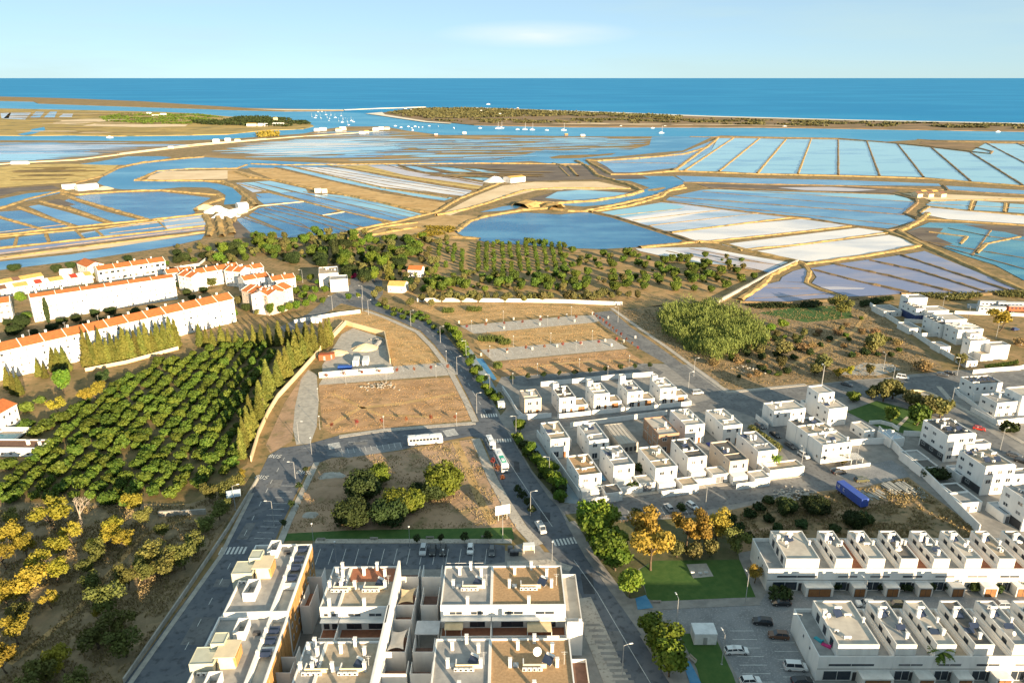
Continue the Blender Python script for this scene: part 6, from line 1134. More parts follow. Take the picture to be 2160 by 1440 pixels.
# upper-right villas
AU = 6
for i, (lb, pts, rows) in enumerate([('white villa over a dark blue ground floor at the salt pans', [((740, 612), (832, 602), (592, 528), 0, 7.4, WR, 'roof_dark'), ((650, 492), (866, 482), (598, 448), 0, 9.6, WR, 'roof_grey'), ((870, 640), (1050, 600), (800, 585), 0, 6.8, WR, 'roof_pale')], 1), ('white villa with a row of square windows and a roof pergola', [((1035, 802), (1190, 780), (862, 698), 0, 6.8, WR, 'roof_dark'), ((1080, 745), (1330, 735), (1000, 670), 0, 8.0, WR, 'roof_pale')], 1), ('white villa with slit windows and stacked terraces', [((1230, 862), (1520, 850), (1105, 785), 0, 7.6, WR, 'roof_pale'), ((1375, 905), (1640, 960), (1350, 850), 0, 6.8, WR, 'roof_grey')], 2), ('bright white blank-fronted villa nearest the street', [((1375, 988), (1640, 1000), (1285, 945), 0, 8.2, WR, 'roof_dark'), ((1615, 1045), (1862, 1048), (1600, 1000), 0, 7.0, WR, 'roof_grey')], 1)]):
    B = simple(lb, 'c5', pts, AU); dress(B, 40 + i, rows=2, cl=5, faces='W' if i in (1, 2, 3) else 'SW')
    if i == 0: B.box('blue_plinth', -.06, -.06, 0, B.w + .06, B.d * .95, 3.6, 'blue_clad'); B.dish(B.w * .5, B.d, 9.2, 1.0)
    if i == 3: B.win('S', B.w * .9, .2, .5, 1.6, -.0, 'glass_dark'); B.block(2.5, -5, 8.5, -.05, 0, 3.4, WR, 'roof_tan', .4, wn='porch_wall', rn='porch_roof')
    for k in range(3): B.box('pergola_beam', .5, B.d * (.3 + .2 * k), B.h + .2, B.w - .5, B.d * (.3 + .2 * k) + .15, B.h + .4, 'metal_white')
for i, (lb, fl, f_, bl) in enumerate([('small pool house with white walls inside the villa wall', (660, 845), (800, 840), (560, 770)), ('open white yard building at the upper villa corner', (360, 645), (575, 640), (310, 570)), ('white garage with dark roof below the villas', (1020, 1060), (1130, 1050), (895, 1000)), ('white carport with open beams by the street', (1330, 1225), (1460, 1220), (1180, 1160))]):
    B = simple(lb, 'c5', [(fl, f_, bl, 0, 3.2, WR, 'roof_grey')], AU, 'garden_house', 'garden houses of the upper villas'); B.win('S', B.w * .35, .1, .9, 2.0, 0, 'shutter', 'dark', 'door'); B.win('S', B.w * .75, .8, .8, 1.1, 0)
boundary('boundary_wall', 'white wall stepping down the slope beside the upper villas', [(190, 590), (350, 700), (640, 880), (900, 1060), (1170, 1225)], 2.4, .3, 'c5'); boundary('boundary_wall', 'white wall and hedge along the street below the villas', [(1390, 1375), (1640, 1350), (1930, 1330), (2000, 1310)], 1.8, .3, 'c5'); boundary('boundary_wall', 'long white wall beyond the villas toward the station', [(1180, 675), (1500, 685), (2000, 705)], 1.6, .3, 'c5')
boundary('boundary_wall', 'white wall crossing the villa yard', [(590, 775), (850, 790)], 2.0, .25, 'c5'); boundary('boundary_wall', 'white wall between two villa pools', [(780, 945), (1020, 940)], 2.0, .25, 'c5')

# ---- white terraces with set-back boxes (lower right)
def terrace(label_base, units, fr, ang, base_fl, base_bl, base_fr, hb, ht, name, seed, where):
    a, an, w, d = fit(fr, base_fl, base_fr, base_bl, hb, ang); ux = math.cos(R(an)); uy = math.sin(R(an)); prev = None
    # party lines half way between the boxes
    us = []
    for (fl, f_, bl) in units:
        p = Q(fr, *fl, ht) - a; q = Q(fr, *f_, ht) - a; us.append((p.x * ux + p.y * uy, q.x * ux + q.y * uy))
    cuts = [0] + [us[i + 1][0] - .25 for i in range(len(us) - 1)] + [us[-1][1] + 4]
    rms = ['roof_pale', 'roof_grey', 'roof_pale', 'roof_dark', 'roof_grey', 'roof_pale', 'roof_tan', 'roof_dark']
    for i, (u0, u1) in enumerate(us):
        rd = random.Random(seed + i); x0, x1 = cuts[i], cuts[i + 1]; og = a + Vector((ux, uy, 0)) * x0
        B = Bld(name, label_base[i], 'house', og, an, where); W_ = x1 - x0 - .03
        B.block(0, 0, W_, d, 0, hb, WR, rd.choice(['roof_grey', 'roof_tan', 'terracotta']), .9, .2, rn='terrace_floor')
        b0, b1 = u0 - x0 + .05, min(u1 - x0, W_ - .1); B.block(b0, .45, b1, d * .97, hb - .85, ht, 'white_aged', rms[i % 8], .4, wn='upper_wall', rn='upper_roof'); zt = ht - .4
        B.win('S', W_ * .45, hb - 2.6, W_ * .62, .75, 0, 'shutter' if i % 3 else 'glass_dark'); B.box('floor_line', 0, -.05, 3.05, W_, -.002, 3.2, 'paving_grey')
        B.win('S', W_ * .28, .15, W_ * .38, 2.5, 0, 'glass_dark', 'white', 'glazed_door'); B.box('garage', W_ * .55, -2.4, 0, W_ * .97, -.01, 2.7, 'white_aged'); B.win('S', W_ * .76, .05, W_ * .34, 2.3, -2.4, 'garage_door', 'dark', 'garage_door'); B.win('S', W_ * .515, .05, .8, 2.2, 0, 'frame_dark', 'dark', 'door')
        B.win('W', d * .3, hb - 2.3, .7, .9, 0); B.win('W', d * .55, hb - 2.3, .7, .9, 0)
        for k in range(3): B.win('W', .45 + d * (.2 + .25 * k), hb - .3, 1.5, 2.0, b0, 'glass_dark', 'dark', 'terrace_door')
        B.chimney(b0 + .4, d * .62, zt, 2.0, .8, .6); B.chimney(b1 - .4, d * .5, zt, 1.4, .4, .4)
        B.solar((b0 + b1) / 2 - .4, d * .62, zt, 2.0, 1.8, 38, R(20)); B.tank((b0 + b1) / 2 - .4, d * .72, zt + 1.0)
        clutter(B, b0, d * .1, b1, d * .9, zt, 4, seed + i * 3)
        B.box('boundary_fin', W_ - .02, 0, hb, W_ + .02, d * .9, hb + .9, WR)
    return a, an, d
T1 = [((330, 595), (565, 597), (205, 385)), ((680, 600), (798, 602), (527, 400)), ((910, 607), (1028, 607), (748, 403)), ((1140, 610), (1262, 612), (968, 415)), ((1375, 617), (1492, 620), (1182, 415)), ((1605, 622), (1722, 625), (1398, 420)), ((1838, 625), (1957, 628), (1615, 425)), ((2070, 632), (2190, 634), (1835, 430))]
terrace(['white end house with a red tiled roof terrace, left end of the upper terrace'] + [f'white terraced house, {nth(i)} from the lawn end of the upper terrace' for i in range(1, 8)], T1, 'b5', 0.0, (200, 652), (75, 440), (2300, 690), 6.4, 9.0, 'terraced_house', 100, 'houses of the upper white terrace')
T2 = [((700, 1205), (990, 1207), (525, 930)), ((1110, 1213), (1258, 1215), (912, 940)), ((1395, 1215), (1535, 1217), (1175, 940)), ((1665, 1220), (1805, 1222), (1420, 945)), ((1940, 1222), (2080, 1225), (1675, 940)), ((2220, 1226), (2360, 1228), (1930, 945))]
terrace(['white end house with a pink lounger on its roof terrace, at the car park'] + [f'white terraced house, {nth(i)} from the car park end of the lower terrace' for i in range(1, 6)], T2, 'b5', 0.0, (550, 1255), (365, 925), (2500, 1270), 6.4, 9.0, 'terraced_house', 200, 'houses of the lower white terrace')
FR.update({'d1': (320, 530, 3.2), 'd2': (640, 220, 4.2), 'd3': (960, 230, 2.688), 'd4': (0, 780, 4.48)})
# ================================================================== FOREGROUND APARTMENTS
O_ = Q('b2', 1250, 70, 12.5)
B = Bld('apartment_building', 'long white apartment building with ochre east front beside the west street', 'building', O_, 2.5)
H_ = 12.5
def mono(u0, v0, u1, v1): B.block(u0, v0, u1, v1, 0, H_, WR, 'roof_grey', .7, .28)
B.block(-13.6, -24.4, -3.6, 0, 0, H_, WR, 'roof_grey', .7, .28); B.block(-3.58, -24.4, 0, -0, 0, H_ - .1, WR, 'roof_pale', 1.6, .3, wn='light_well', rn='light_well_floor')
B.block(-14.6, -62, -3.6, -24.42, 0, H_ - .9, WR, 'roof_grey', .7, .28); B.block(-3.58, -62, 0, -24.42, 0, H_ - 1.0, WR, 'roof_pale', 1.6, .3, wn='light_well', rn='light_well_floor')
B.block(-15.4, -24.4, -13.62, -.6, 0, 9.2, WR, 'roof_grey', .5, .2, wn='balcony_wall', rn='balcony_floor'); B.block(-16.4, -62, -14.62, -25.0, 0, 8.4, WR, 'roof_grey', .5, .2, wn='balcony_wall', rn='balcony_floor')
for k in range(11): B.box('cladding_panel', .005, -24 + k * 2.2, 1.2, .09, -22.0 + k * 2.2, H_ - 1.1, 'ochre_clad')
for k in range(16): B.box('cladding_panel', .005, -61 + k * 2.25, 1.2, .09, -59.0 + k * 2.25, H_ - 1.9, 'ochre_clad')
for k in range(9): B.win('E', -22.8 + k * 2.6, 6.8, 1.0, 1.3, .1, 'glass_dark'); B.win('E', -22.8 + k * 2.6, 3.6, 1.0, 1.3, .1, 'glass_dark')
for zo, v0 in ((H_ - .7, -13.5), (H_ - 1.6, -40.0)):
    B.block(-15.2, v0 + .2, -10.6, v0 + 4.8, zo - 3, zo + 2.4, 'green_metal', 'green_metal', .12, .1, wn='plant_box', rn='plant_box_top'); B.block(-12.3, v0 + 4.2, -9.6, v0 + 7.4, zo - 1, zo + 3.6, 'green_metal', 'green_metal', .12, .1, wn='plant_box', rn='plant_box_top')
    b = MB(); b.hexa([(-10.4, v0 + 1.2, zo), (-6.8, v0 + 1.2, zo), (-6.8, v0 + 5.6, zo), (-10.4, v0 + 5.6, zo), (-10.0, v0 + 1.6, zo + 2.9), (-7.4, v0 + 1.6, zo + 2.9), (-7.4, v0 + 5.2, zo + 2.9), (-10.0, v0 + 5.2, zo + 2.9)]); b.box(-10.7, v0 + .9, zo + 2.9, -6.6, v0 + 5.8, zo + 3.1, True); B.part('stair_head', b, 'cream')
    for k in range(5): B.box('cladding_panel', -6.95, v0 + 1.4 + k * .8, zo + .3, -6.55, v0 + 2.0 + k * .8, zo + 2.6, 'ochre_clad')
    for k in range(3): B.ac(-13.2 + k * 1.0, v0 - .4, zo, 0)
    for (x0, y0, x1, y1) in ((-10.8, v0 - 6.5, -8.2, v0 - 1.6), (-9.6, v0 + 9.0, -7.2, v0 + 13.2)):
        if y1 > -1 and zo > 9: y1 = -.4
        me = shell_mesh(x1 - x0, y1 - y0, zo, zo + 2.2, 2.15, .16, M[WR]); link('roof_pen', me, B.root, (x0, y0, 0))
    B.box('table', -6.0, v0 + 10.2, zo, -4.6, v0 + 11.0, zo + .75, 'frame_dark')
for k, v in enumerate([-1.5, -5.5, -8.6, -12.4, -28.5, -31.5, -35.0, -44.5, -49.0]):
    z_ = H_ - .8 if v > -24 else H_ - 1.7
    for j in range(2): B.solar(-1.9, v - j * 1.0, z_, 2.2, .95, 30)
    if k % 2: B.box('skylight', -3.4, v - 3.0, z_ - .7, -.6, v - 1.6, z_ + .15, WR)
    B.chimney(-3.4, v - .4, z_ - .4, 1.6, .6, .5)
for k in range(7): B.win('W', -22 + k * 3.4, 4.0, 1.6, 1.8, -15.4, 'glass_dark'); B.win('W', -58 + k * 4.2, 4.0, 1.6, 1.8, -16.4, 'glass_dark')
def apartment(label, u0w, yf, w, d, h, split, seed, rl='roof_grey', rr='roof_gravel', kerb=True):
    B = Bld('apartment_building', label, 'building', (u0w, yf), .5, 'flat-roofed apartment houses in the foreground')
    B.block(0, 0, split, d, 0, h, WR, rl, .35, .28); B.block(split + .02, 0, w, d, 0, h, WR, rr, .35, .28, wn='second_wall', rn='second_roof'); z = h - .35; rd = random.Random(seed); K_ = h - 9
    for (a_, c_) in ((0, split), (split, w)):
        W_ = c_ - a_
        # rooftop plant: bench of air conditioners, chimneys in pairs, solar heater
        for k in range(4): B.ac(a_ + W_ * .42 + k * 1.0, d * .38, z)
        B.box('plant_screen', a_ + W_ * .40, d * .43, z, a_ + W_ * .40 + 4.6, d * .43 + .15, z + 1.0, 'cream'); B.box('plant_screen', a_ + W_ * .40, d * .43 + .15, z, a_ + W_ * .40 + .2, d * .43 + 1.6, z + 1.0, WR)
        for (fu, fv) in ((.24, .46), (.82, .46), (.52, .04), (.34, .80), (.55, .93), (.78, .75)): B.chimney(a_ + W_ * fu + rd.uniform(-.3, .3), max(.6, d * fv), z, 2.0, .62, .55)
        B.box('skylight', a_ + W_ * .28, d * .44, z, a_ + W_ * .28 + 1.1, d * .44 + 1.1, z + .35, 'metal_grey')
        B.aerial(a_ + W_ * .9, d * .5, z, 3.2)
        B.solar(a_ + W_ * .68, d * .5, z, 2.0, 1.7, 38, R(-35)); B.tank(a_ + W_ * .74, d * .58, z + .9, 1.7, .28, R(-35))
        # south front: strip windows, terrace slabs, dark lower storeys
        n = 2
        for k in range(n):
            B.win('S', a_ + W_ * (.3 + .42 * k), h - 2.5, W_ * .26, .9, 0, 'glass_dark')
            B.win('S', a_ + W_ * (.28 + .44 * k), 3.2 + K_, W_ * .3, 2.2, 0, 'glass_dark', 'dark', 'terrace_door'); B.win('S', a_ + W_ * (.28 + .44 * k), .1, W_ * .3, 2.2, 0, 'glass_dark', 'dark', 'terrace_door')
        B.box('terrace', a_ + .1, -3.6, 0, c_ - .1, -.01, 2.9 + K_, 'white_aged'); B.box('terrace_floor', a_ + .3, -3.4, 2.9 + K_, c_ - .3, -.02, 2.95 + K_, 'terracotta'); B.box('terrace_parapet', a_ + .1, -3.6, 2.95 + K_, c_ - .1, -3.42, 3.8 + K_, WR); B.box('party_wall', c_ - .14, -5.8, 0, c_ + .06, -.01, 5.2 + K_, WR)
        B.box('balcony_slab', a_ + .1, -1.4, h - 3.2, c_ - .1, -.01, h - 3.0, WR)
    return B
h9 = 12.0
B1 = apartment('apartment house with a brown gravel roof and a grey roof, before the car park', -15.6, 132.1, 27.3, 13.8, h9, 11.1, 1)
b = MB()
for (x, y) in ((1.2, -3.3), (4.6, -3.3), (1.2, -.3), (4.6, -.3)): b.box(x, y, 5.95, x + .12, y + .12, 8.4)
B1.part('pergola_frame', b, 'metal_white'); b = MB(); b.quad((1, -3.5, 8.4), (5, -3.5, 8.4), (5, 0, 8.75), (1, 0, 8.75)); B1.part('awning', b, 'awning_tan')
b = MB(); b.quad((18.8, -3.8, 8.0), (24.2, -3.8, 8.0), (24.0, -.05, 8.7), (18.9, -.05, 8.7)); B1.part('awning', b, 'awning_tan'); b = MB()
for x in (18.9, 24.1): b.box(x - .06, -3.75, 5.95, x + .06, -3.63, 8.0)
B1.part('pergola_frame', b, 'metal_white')
B1.block(27.32, -.5, 30.9, 15.0, 0, 8.6, WR, 'roof_pale', .9, .15, wn='side_terrace', rn='side_terrace_floor'); B1.box('gate_post', 27.6, -2.0, 0, 31.0, -1.7, 9.0, WR)
B1.box('roof_rail', .4, 13.82, h9 + .7, 9, 13.88, h9 + .76, 'metal_white'); B1.box('glass_roof', 19.5, 13.9, 8.8, 25.0, 16.4, 8.9, 'poly_sheet')
B2 = apartment('apartment house with a brown gravel roof and a dish, at the bottom edge', -15.4, 108.2, 27.3, 13.8, h9, 11.1, 2); B2.dish(20.5, 9.2, 11.65, .9)
B2.block(27.32, -.5, 30.9, 13.8, 0, 6.6, WR, 'yard_brown', .9, .15, wn='side_terrace', rn='side_terrace_floor'); B2.box('awning_roof', 19.5, 13.85, 8.4, 26.0, 17.0, 8.5, 'awning_grey')
B3 = apartment('apartment house with an orange roof corner and tall white side wall', -41.7, 131.5, 15.0, 14.2, h9, 4.1, 3, 'roof_grey', 'roof_tan'); B3.box('side_screen', 15.02, -6, 0, 15.5, 15.1, h9 + .9, WR); B3.box('roof_patch', 4.7, 9.0, h9 - .345, 14.6, 13.8, h9 - .30, 'terracotta')
B4 = apartment('apartment house with a blue-grey roof at the bottom edge beside the long building', -41.7, 107.0, 15.0, 14.2, h9, 4.1, 4, 'roof_grey', 'roof_tan'); B4.box('side_screen', 15.02, -6, 0, 15.5, 24, h9 + .9, WR)
# courtyards between the houses
def yard(label, fr, rect, z, floor='yard_brown', wall_h=2.6, sail=None):
    z += 3.0; (x0, y0), (x1, y1) = rect; a = Q(fr, x0, y1, z); c = Q(fr, x1, y0, z); t_ = thing('courtyard', label, 'courtyard', (a.x, a.y, 0), 0, 'walled courtyards of the foreground houses')
    w, d = c.x - a.x, c.y - a.y; b = MB(); b.box(0, 0, 0, w, d, z); b.build('floor', floor, t_); b = MB(); b.box(-.1, -.1, 0, w + .1, 0, z + wall_h); b.build('wall', WR, t_); b = MB(); b.box(-.12, 0, 0, 0, d + .1, z + wall_h); b.build('wall', WR, t_); b = MB(); b.box(w, 0, 0, w + .12, d + .1, z + wall_h); b.build('wall', WR, t_)
    if sail:
        b = MB(); n = 8; g = [[None] * (n + 1) for _ in range(n + 1)]
        for i in range(n + 1):
            for j in range(n + 1):
                s_, q = i / n, j / n; e = .25 * math.sin(math.pi * s_) * (1 if .3 < q else 1); uu = .3 + (w - .6) * (s_ + (.5 - s_) * .22 * math.sin(math.pi * q)); vv = .3 + (d - .6) * (q + (.5 - q) * .22 * math.sin(math.pi * s_)); zz = z + 2.5 - .5 * math.sin(math.pi * s_) * math.sin(math.pi * q) + .4 * (s_ - q); g[i][j] = len(b.v); b.v.append((uu, vv, zz))
        for i in range(n):
            for j in range(n): b.f.append((g[i][j], g[i + 1][j], g[i + 1][j + 1], g[i][j + 1])); b.mi.append(0)
        b.build('shade_sail', sail, t_, smooth=True)
    return t_, w, d
yard('brown courtyard with a white oval table behind the car park', 'b3', ((180, 370), (390, 470)), 2.6); yard('tiled courtyard with garden furniture beside the brown one', 'b3', ((410, 360), (600, 470)), 2.6, 'paving_grey')
yard('courtyard under a grey-brown shade sail', 'b3', ((165, 560), (370, 740)), 2.0, sail='awning_tan'); yard('dark brown courtyard right of the shade sail', 'b3', ((400, 570), (575, 740)), 2.0)
yard('courtyard under a pale square shade sail', 'b3', ((60, 960), (290, 1190)), 2.0, sail='sail_cloth'); yard('brown courtyard at the bottom between the houses', 'b3', ((325, 1060), (530, 1190)), 2.0); yard('planted courtyard with a flat white roof beside it', 'b3', ((120, 770), (330, 880)), 2.0)
yard('courtyard at the bottom edge with a white chair', 'b3', ((300, 1290), (510, 1400)), 2.0); yard('brown courtyard at the bottom edge left', 'b3', ((30, 1280), (280, 1400)), 2.0)
yard('courtyard with a red mat and loungers beside the ochre wall', 'b2', ((1150, 545), (1310, 750)), 2.2, 'terracotta'); yard('narrow dark courtyard slot beside the ochre wall', 'b2', ((1180, 385), (1380, 470)), 2.2); yard('lower narrow dark courtyard slot', 'b2', ((920, 1140), (1140, 1240)), 2.2); yard('courtyard with climbing plants at the bottom edge', 'b2', ((880, 1290), (1090, 1390)), 2.2)
t_ = thing('garden_pavilion', 'flat white courtyard roof between the shade sails', 'shelter', (Q('b3', 335, 930, 7.6).x, Q('b3', 335, 930, 7.6).y, 0)); b = MB(); b.box(0, 0, 7.4, 5.2, 4.2, 7.6, True); b.build('roof', 'awning_grey', t_); b = MB()
for (x, y) in ((.1, .1), (4.9, .1), (.1, 3.9), (4.9, 3.9)): b.box(x, y, 0, x + .2, y + .2, 7.4)
b.build('post', WR, t_)
# ================================================================== LEFT QUARTER: tiled blocks
def tiled(label, fr, e0, e1, h, depth, rise=2.0, ext=0.0, storeys=4, rm='tile_orange', name='apartment_block', wm=WR, ww=1.0, wh=1.2, step=2.9, fire=9.0, group='white apartment blocks with tiled roofs', gap=.15, flat=.0, chim=True, wmats=('shutter', 'glass_dark', 'shutter'), right=True, cat='building', seed=None):
    a, c = Q(fr, *e0, h), Q(fr, *e1, h); d_ = c - a; ang = math.degrees(math.atan2(d_.y, d_.x)); u = d_.normalized(); a = a - u * ext; w = d_.length + ext
    B = Bld(name, label, cat, a, ang, group); B.w, B.d, B.h = w, depth, h; rd = random.Random(seed if seed is not None else int(w * 10))
    b = MB()
    for p, q in (((0, 0), (w, 0)), ((w, depth), (0, depth))): b.quad((*p, 0), (*q, 0), (*q, h), (*p, h))
    for x in (0, w): i = len(b.v); b.v += [(x, 0, 0), (x, depth, 0), (x, depth, h), (x, depth / 2, h + rise), (x, 0, h)]; b.f.append((i, i + 1, i + 2, i + 3, i + 4)); b.mi.append(0)
    b.box(-.05, -.25, h - .25, w + .05, 0, h - .02, True)
    B.part('wall', b, wm)
    b = MB(); o = .3; th = .14
    for sgn in (0, 1):
        y0 = -o if sgn == 0 else depth + o; zz = h - o * rise / (depth / 2)
        b.hexa([(-.1, y0, zz), (w + .1, y0, zz), (w + .1, depth / 2, h + rise), (-.1, depth / 2, h + rise), (-.1, y0, zz + th), (w + .1, y0, zz + th), (w + .1, depth / 2, h + rise + th), (-.1, depth / 2, h + rise + th)])
    rf = B.part('roof', b, rm)
    if fire:
        n = max(1, int(w / fire))
        for k in range(n + 1):
            x = w * k / n; b = MB(); b.hexa([(x - .15, -.32, h - .15), (x + .15, -.32, h - .15), (x + .15, depth / 2, h + rise), (x - .15, depth / 2, h + rise), (x - .15, -.32, h + .25), (x + .15, -.32, h + .25), (x + .15, depth / 2, h + rise + .42), (x - .15, depth / 2, h + rise + .42)]); b.build('roof_divider', WR, rf)
            if chim and k < n: B.chimney(x + w / n * .3, depth / 2 + .3, h + rise - .4, 1.5, .8, .6)
    sh = (h - .4) / storeys; n = max(1, int(w / step))
    for f in range(storeys):
        for i in range(n):
            if rd.random() < gap: continue
            B.win('S', w * (i + .5) / n, f * sh + sh * .32, ww * rd.choice([1, 1, 1.25, .7]), min(wh, sh * .55), 0, rd.choice(wmats), simple=True)
        if right:
            for i in range(max(1, int(depth / 4))): B.win('E', depth * (i + .5) / max(1, int(depth / 4)), f * sh + sh * .35, .8, 1.0, w, 'shutter', simple=True)
        for i in range(max(1, int(depth / 4))): B.win('W', depth * (i + .5) / max(1, int(depth / 4)), f * sh + sh * .35, .9, 1.1, 0, 'shutter', simple=True)
    return B
B = tiled('very long white block with an unbroken orange roof behind the cypress screen', 'a4', (0, 722), (1478, 388), 12.5, 10, 2.2, 45, 4, step=3.1, fire=8.6)
for k in range(5): B.aerial(30 + k * 14, 5, 14.5, 3.0)
for k in range(18): B.box('stair_bay', 6 + k * 8.1, -.5, 0, 7.6 + k * 8.1, -.01, 12.0, WR)
B = tiled('long white block dotted with small dark arched windows', 'a4', (190, 395), (1105, 262), 12.2, 10, 1.6, 0, 4, ww=.8, wh=.9, step=2.4, gap=.25, fire=11); B.box('front_parapet', 0, -.22, 12.2, B.w, .1, 13.0, WR)
tiled('white block with an orange roof and big shop windows, farthest left', 'a4', (615, 212), (1045, 152), 8.0, 10, 1.8, 0, 2, ww=1.8, wh=1.8, step=3.2, fire=9)
tiled('white block cut by the left edge with an orange roof', 'a4', (-60, 425), (62, 410), 10.0, 10, 1.8, 25, 3, ww=1.4, wh=1.4, step=3.0)
tiled('small white gable house with an orange roof behind the row houses', 'c8', (895, 190), (1020, 240), 7.5, 10, 2.2, 0, 2, name='gable_house', group=None, fire=0, cat='house')
tiled('little white cottage among dark trees', 'c8', (690, 300), (830, 290), 3.2, 6, 1.2, 0, 1, WR, 'cottage', group=None, fire=0, cat='house')
rms = ['tile_brown', WR, 'tile_yellow', 'tile_yellow', WR, 'tile_red', WR, 'tile_yellow', 'tile_yellow', WR, 'tile_red', WR, 'tile_yellow']
for i in range(13):
    x0, x1 = 0 + i * 83, 0 + (i + 1) * 83 - 3; y0 = lambda x: 545 - x * .158
    tiled(f'white row house with a {dict(tile_brown="brown", tile_yellow="yellow", tile_red="red", white_render="whitewashed")[rms[i]]} roof, {nth(i)} from the left of the long row', 'c8', (x0, y0(x0) - 45), (x1, y0(x1) - 45), 5.0, 9, 1.3, 0, 2, rms[i], 'row_house', step=2.6, fire=0, group='row houses left of the dotted block', cat='house', right=False)
for i in range(6):
    x0, x1 = -20 + i * 88, -20 + (i + 1) * 88 - 3
    tiled(f'row house with an ochre tiled roof, {nth(i)} from the left in the farthest row', 'c8', (x0, 435 - i * 16), (x1, 421 - i * 16), 4.5, 8, 1.3, 0, 1, 'tile_yellow' if i != 2 else 'tile_brown', 'row_house', step=2.6, fire=0, group='row houses in the farthest row', cat='house', right=False)
for i, (lb, e0, e1, h, dp, ri, st) in enumerate([('white red-roofed house at the left end of the upper group', (100, 152), (275, 128), 8.5, 9, 1.6, 3), ('white red-roofed house with a stepped gable, upper group', (290, 152), (590, 104), 9, 9, 1.8, 3), ('cross wing with a hipped orange roof, upper group left', (175, 160), (270, 178), 9, 10, 1.8, 3), ('cross wing with an orange roof, upper group right', (490, 130), (600, 140), 9.5, 10, 1.8, 3), ('white red-roofed house at the right end of the upper group', (610, 130), (755, 106), 9, 9, 1.6, 3), ('low white house with an orange roof behind the cross-roofed block', (620, 198), (795, 168), 8, 9, 1.6, 3), ('white house with a twin orange roof toward the villa', (810, 200), (970, 178), 9, 9, 1.6, 3), ('white wing of the cross-roofed block facing the street trees', (785, 305), (948, 238), 10.5, 11, 2.2, 3), ('beige shaded wing of the cross-roofed block', (605, 262), (780, 308), 10.5, 12, 2.2, 3)]):
    tiled(lb, 'd1', e0, e1, h, dp, ri, 0, st, fire=5.5, group='red-roofed apartment houses', wm=WR if i != 8 else 'beige', seed=50 + i)
B = simple('large white flat-roofed villa above the crossroads', 'c6', [((400, 208), (628, 195), (245, 140), 0, 8.5, WR, 'roof_tan'), ((530, 278), (735, 238), (430, 235), 0, 7.5, WR, 'roof_grey')], None, group=None); dress(B, 61, cl=3, faces='W')
tiled('old farmhouse with a pale tiled roof behind the olive trees', 'c6', (1205, 345), (1400, 352), 4.2, 9, 1.8, 0, 1, 'tile_yellow', 'farmhouse', group=None, fire=0, cat='house'); tiled('small farmhouse with an orange roof among cypress trees', 'c6', (1440, 160), (1600, 165), 5, 8, 1.8, 0, 2, 'tile_orange', 'farmhouse', group=None, fire=0, cat='house'); tiled('low brown-roofed outbuilding of the farm', 'c6', (1370, 195), (1450, 190), 3, 6, 1.0, 0, 1, 'tile_brown', 'outbuilding', group=None, fire=0, cat='house')
tiled('white house with an orange roof at the left edge of the garden', 'd4', (-60, 440), (155, 318), 7.5, 10, 1.8, 8, 2, 'tile_orange', 'garden_house', group=None, fire=0, cat='house', step=2.6)
B = simple('low white house with a brown roof and two chimneys at the left edge', 'd4', [((-200, 730), (375, 735), (-150, 650), 0, 3.4, WR, 'tile_brown')], None, 'garden_house', None); B.chimney(B.w * .72, B.d * .5, 3, 1.6, 1.0, .6); B.chimney(B.w * .93, B.d * .4, 3, 1.4, .8, .6); dress(B, 63, rows=1, cl=0, faces='S', wh=.8)
t_ = thing('pool_terrace', 'greenish pool on a white terrace at the left edge', 'pool', at(0, 925)); b = MB(); b.box(-8, -4, 0, 7, 5, .5); b.build('terrace', 'paving', t_); b = MB(); b.box(-7, -2.6, .5, 5.5, 2.6, .56); b.build('water', 'pan_teal', t_); b = MB(); b.box(-8, 5, 0, 9, 5.25, 2.0); b.box(6.75, -4, 0, 7, 5, 1.2); b.build('wall', WR, t_)
# walls round the orchard, the building yard and the grove
boundary('boundary_wall', 'pale stone wall between the cypress row and the lane', [(1590, 1420), (1640, 1250), (1700, 1120), (1760, 1020), (1880, 890), (1960, 800), (2030, 720)], 2.0, .35, 'a4', 'sand'); boundary('boundary_wall', 'pale wall from the cypress row up to the crossroads', [(2030, 720), (2080, 660), (2170, 560)], 2.4, .35, 'a4', 'sand'); boundary('boundary_wall', 'sunlit pale wall at the far edge of the orchard', [(540, 850), (800, 800), (1000, 745), (1130, 710)], 1.5, .3, 'a4', 'sand')
boundary('boundary_wall', 'long white wall below the olive row', [(-80, 945), (300, 945), (700, 948), (1150, 955), (1480, 970), (1650, 975)], 2.0, .3, 'c1', WR); boundary('boundary_wall', 'white wall before the building yard', [(160, 890), (400, 870), (630, 855)], 2.4, .3, 'a5', WR); boundary('boundary_wall', 'tan wall round the building yard', [(240, 650), (330, 555), (375, 570), (575, 625), (610, 800)], 2.4, .3, 'a5', 'sand'); boundary('boundary_wall', 'low stone wall between the orchard and the almond wood', [(1005, 385), (1150, 380), (1305, 370)], 1.6, .5, 'b1', 'concrete'); boundary('boundary_wall', 'low concrete wall along the west street', [(262, 1440), (400, 1240), (480, 1120), (545, 1012)], 1.2, .3, 'p', 'concrete')
boundary('boundary_wall', 'white wall running along the crossroads car park', [(0, 545), (140, 520), (290, 495), (420, 480)], 1.8, .3, 'a5', WR); boundary('boundary_wall', 'white wall along the railway toward the salt pans', [(250, 590), (300, 578), (420, 560), (470, 520)], 1.5, .3, 'p', WR)
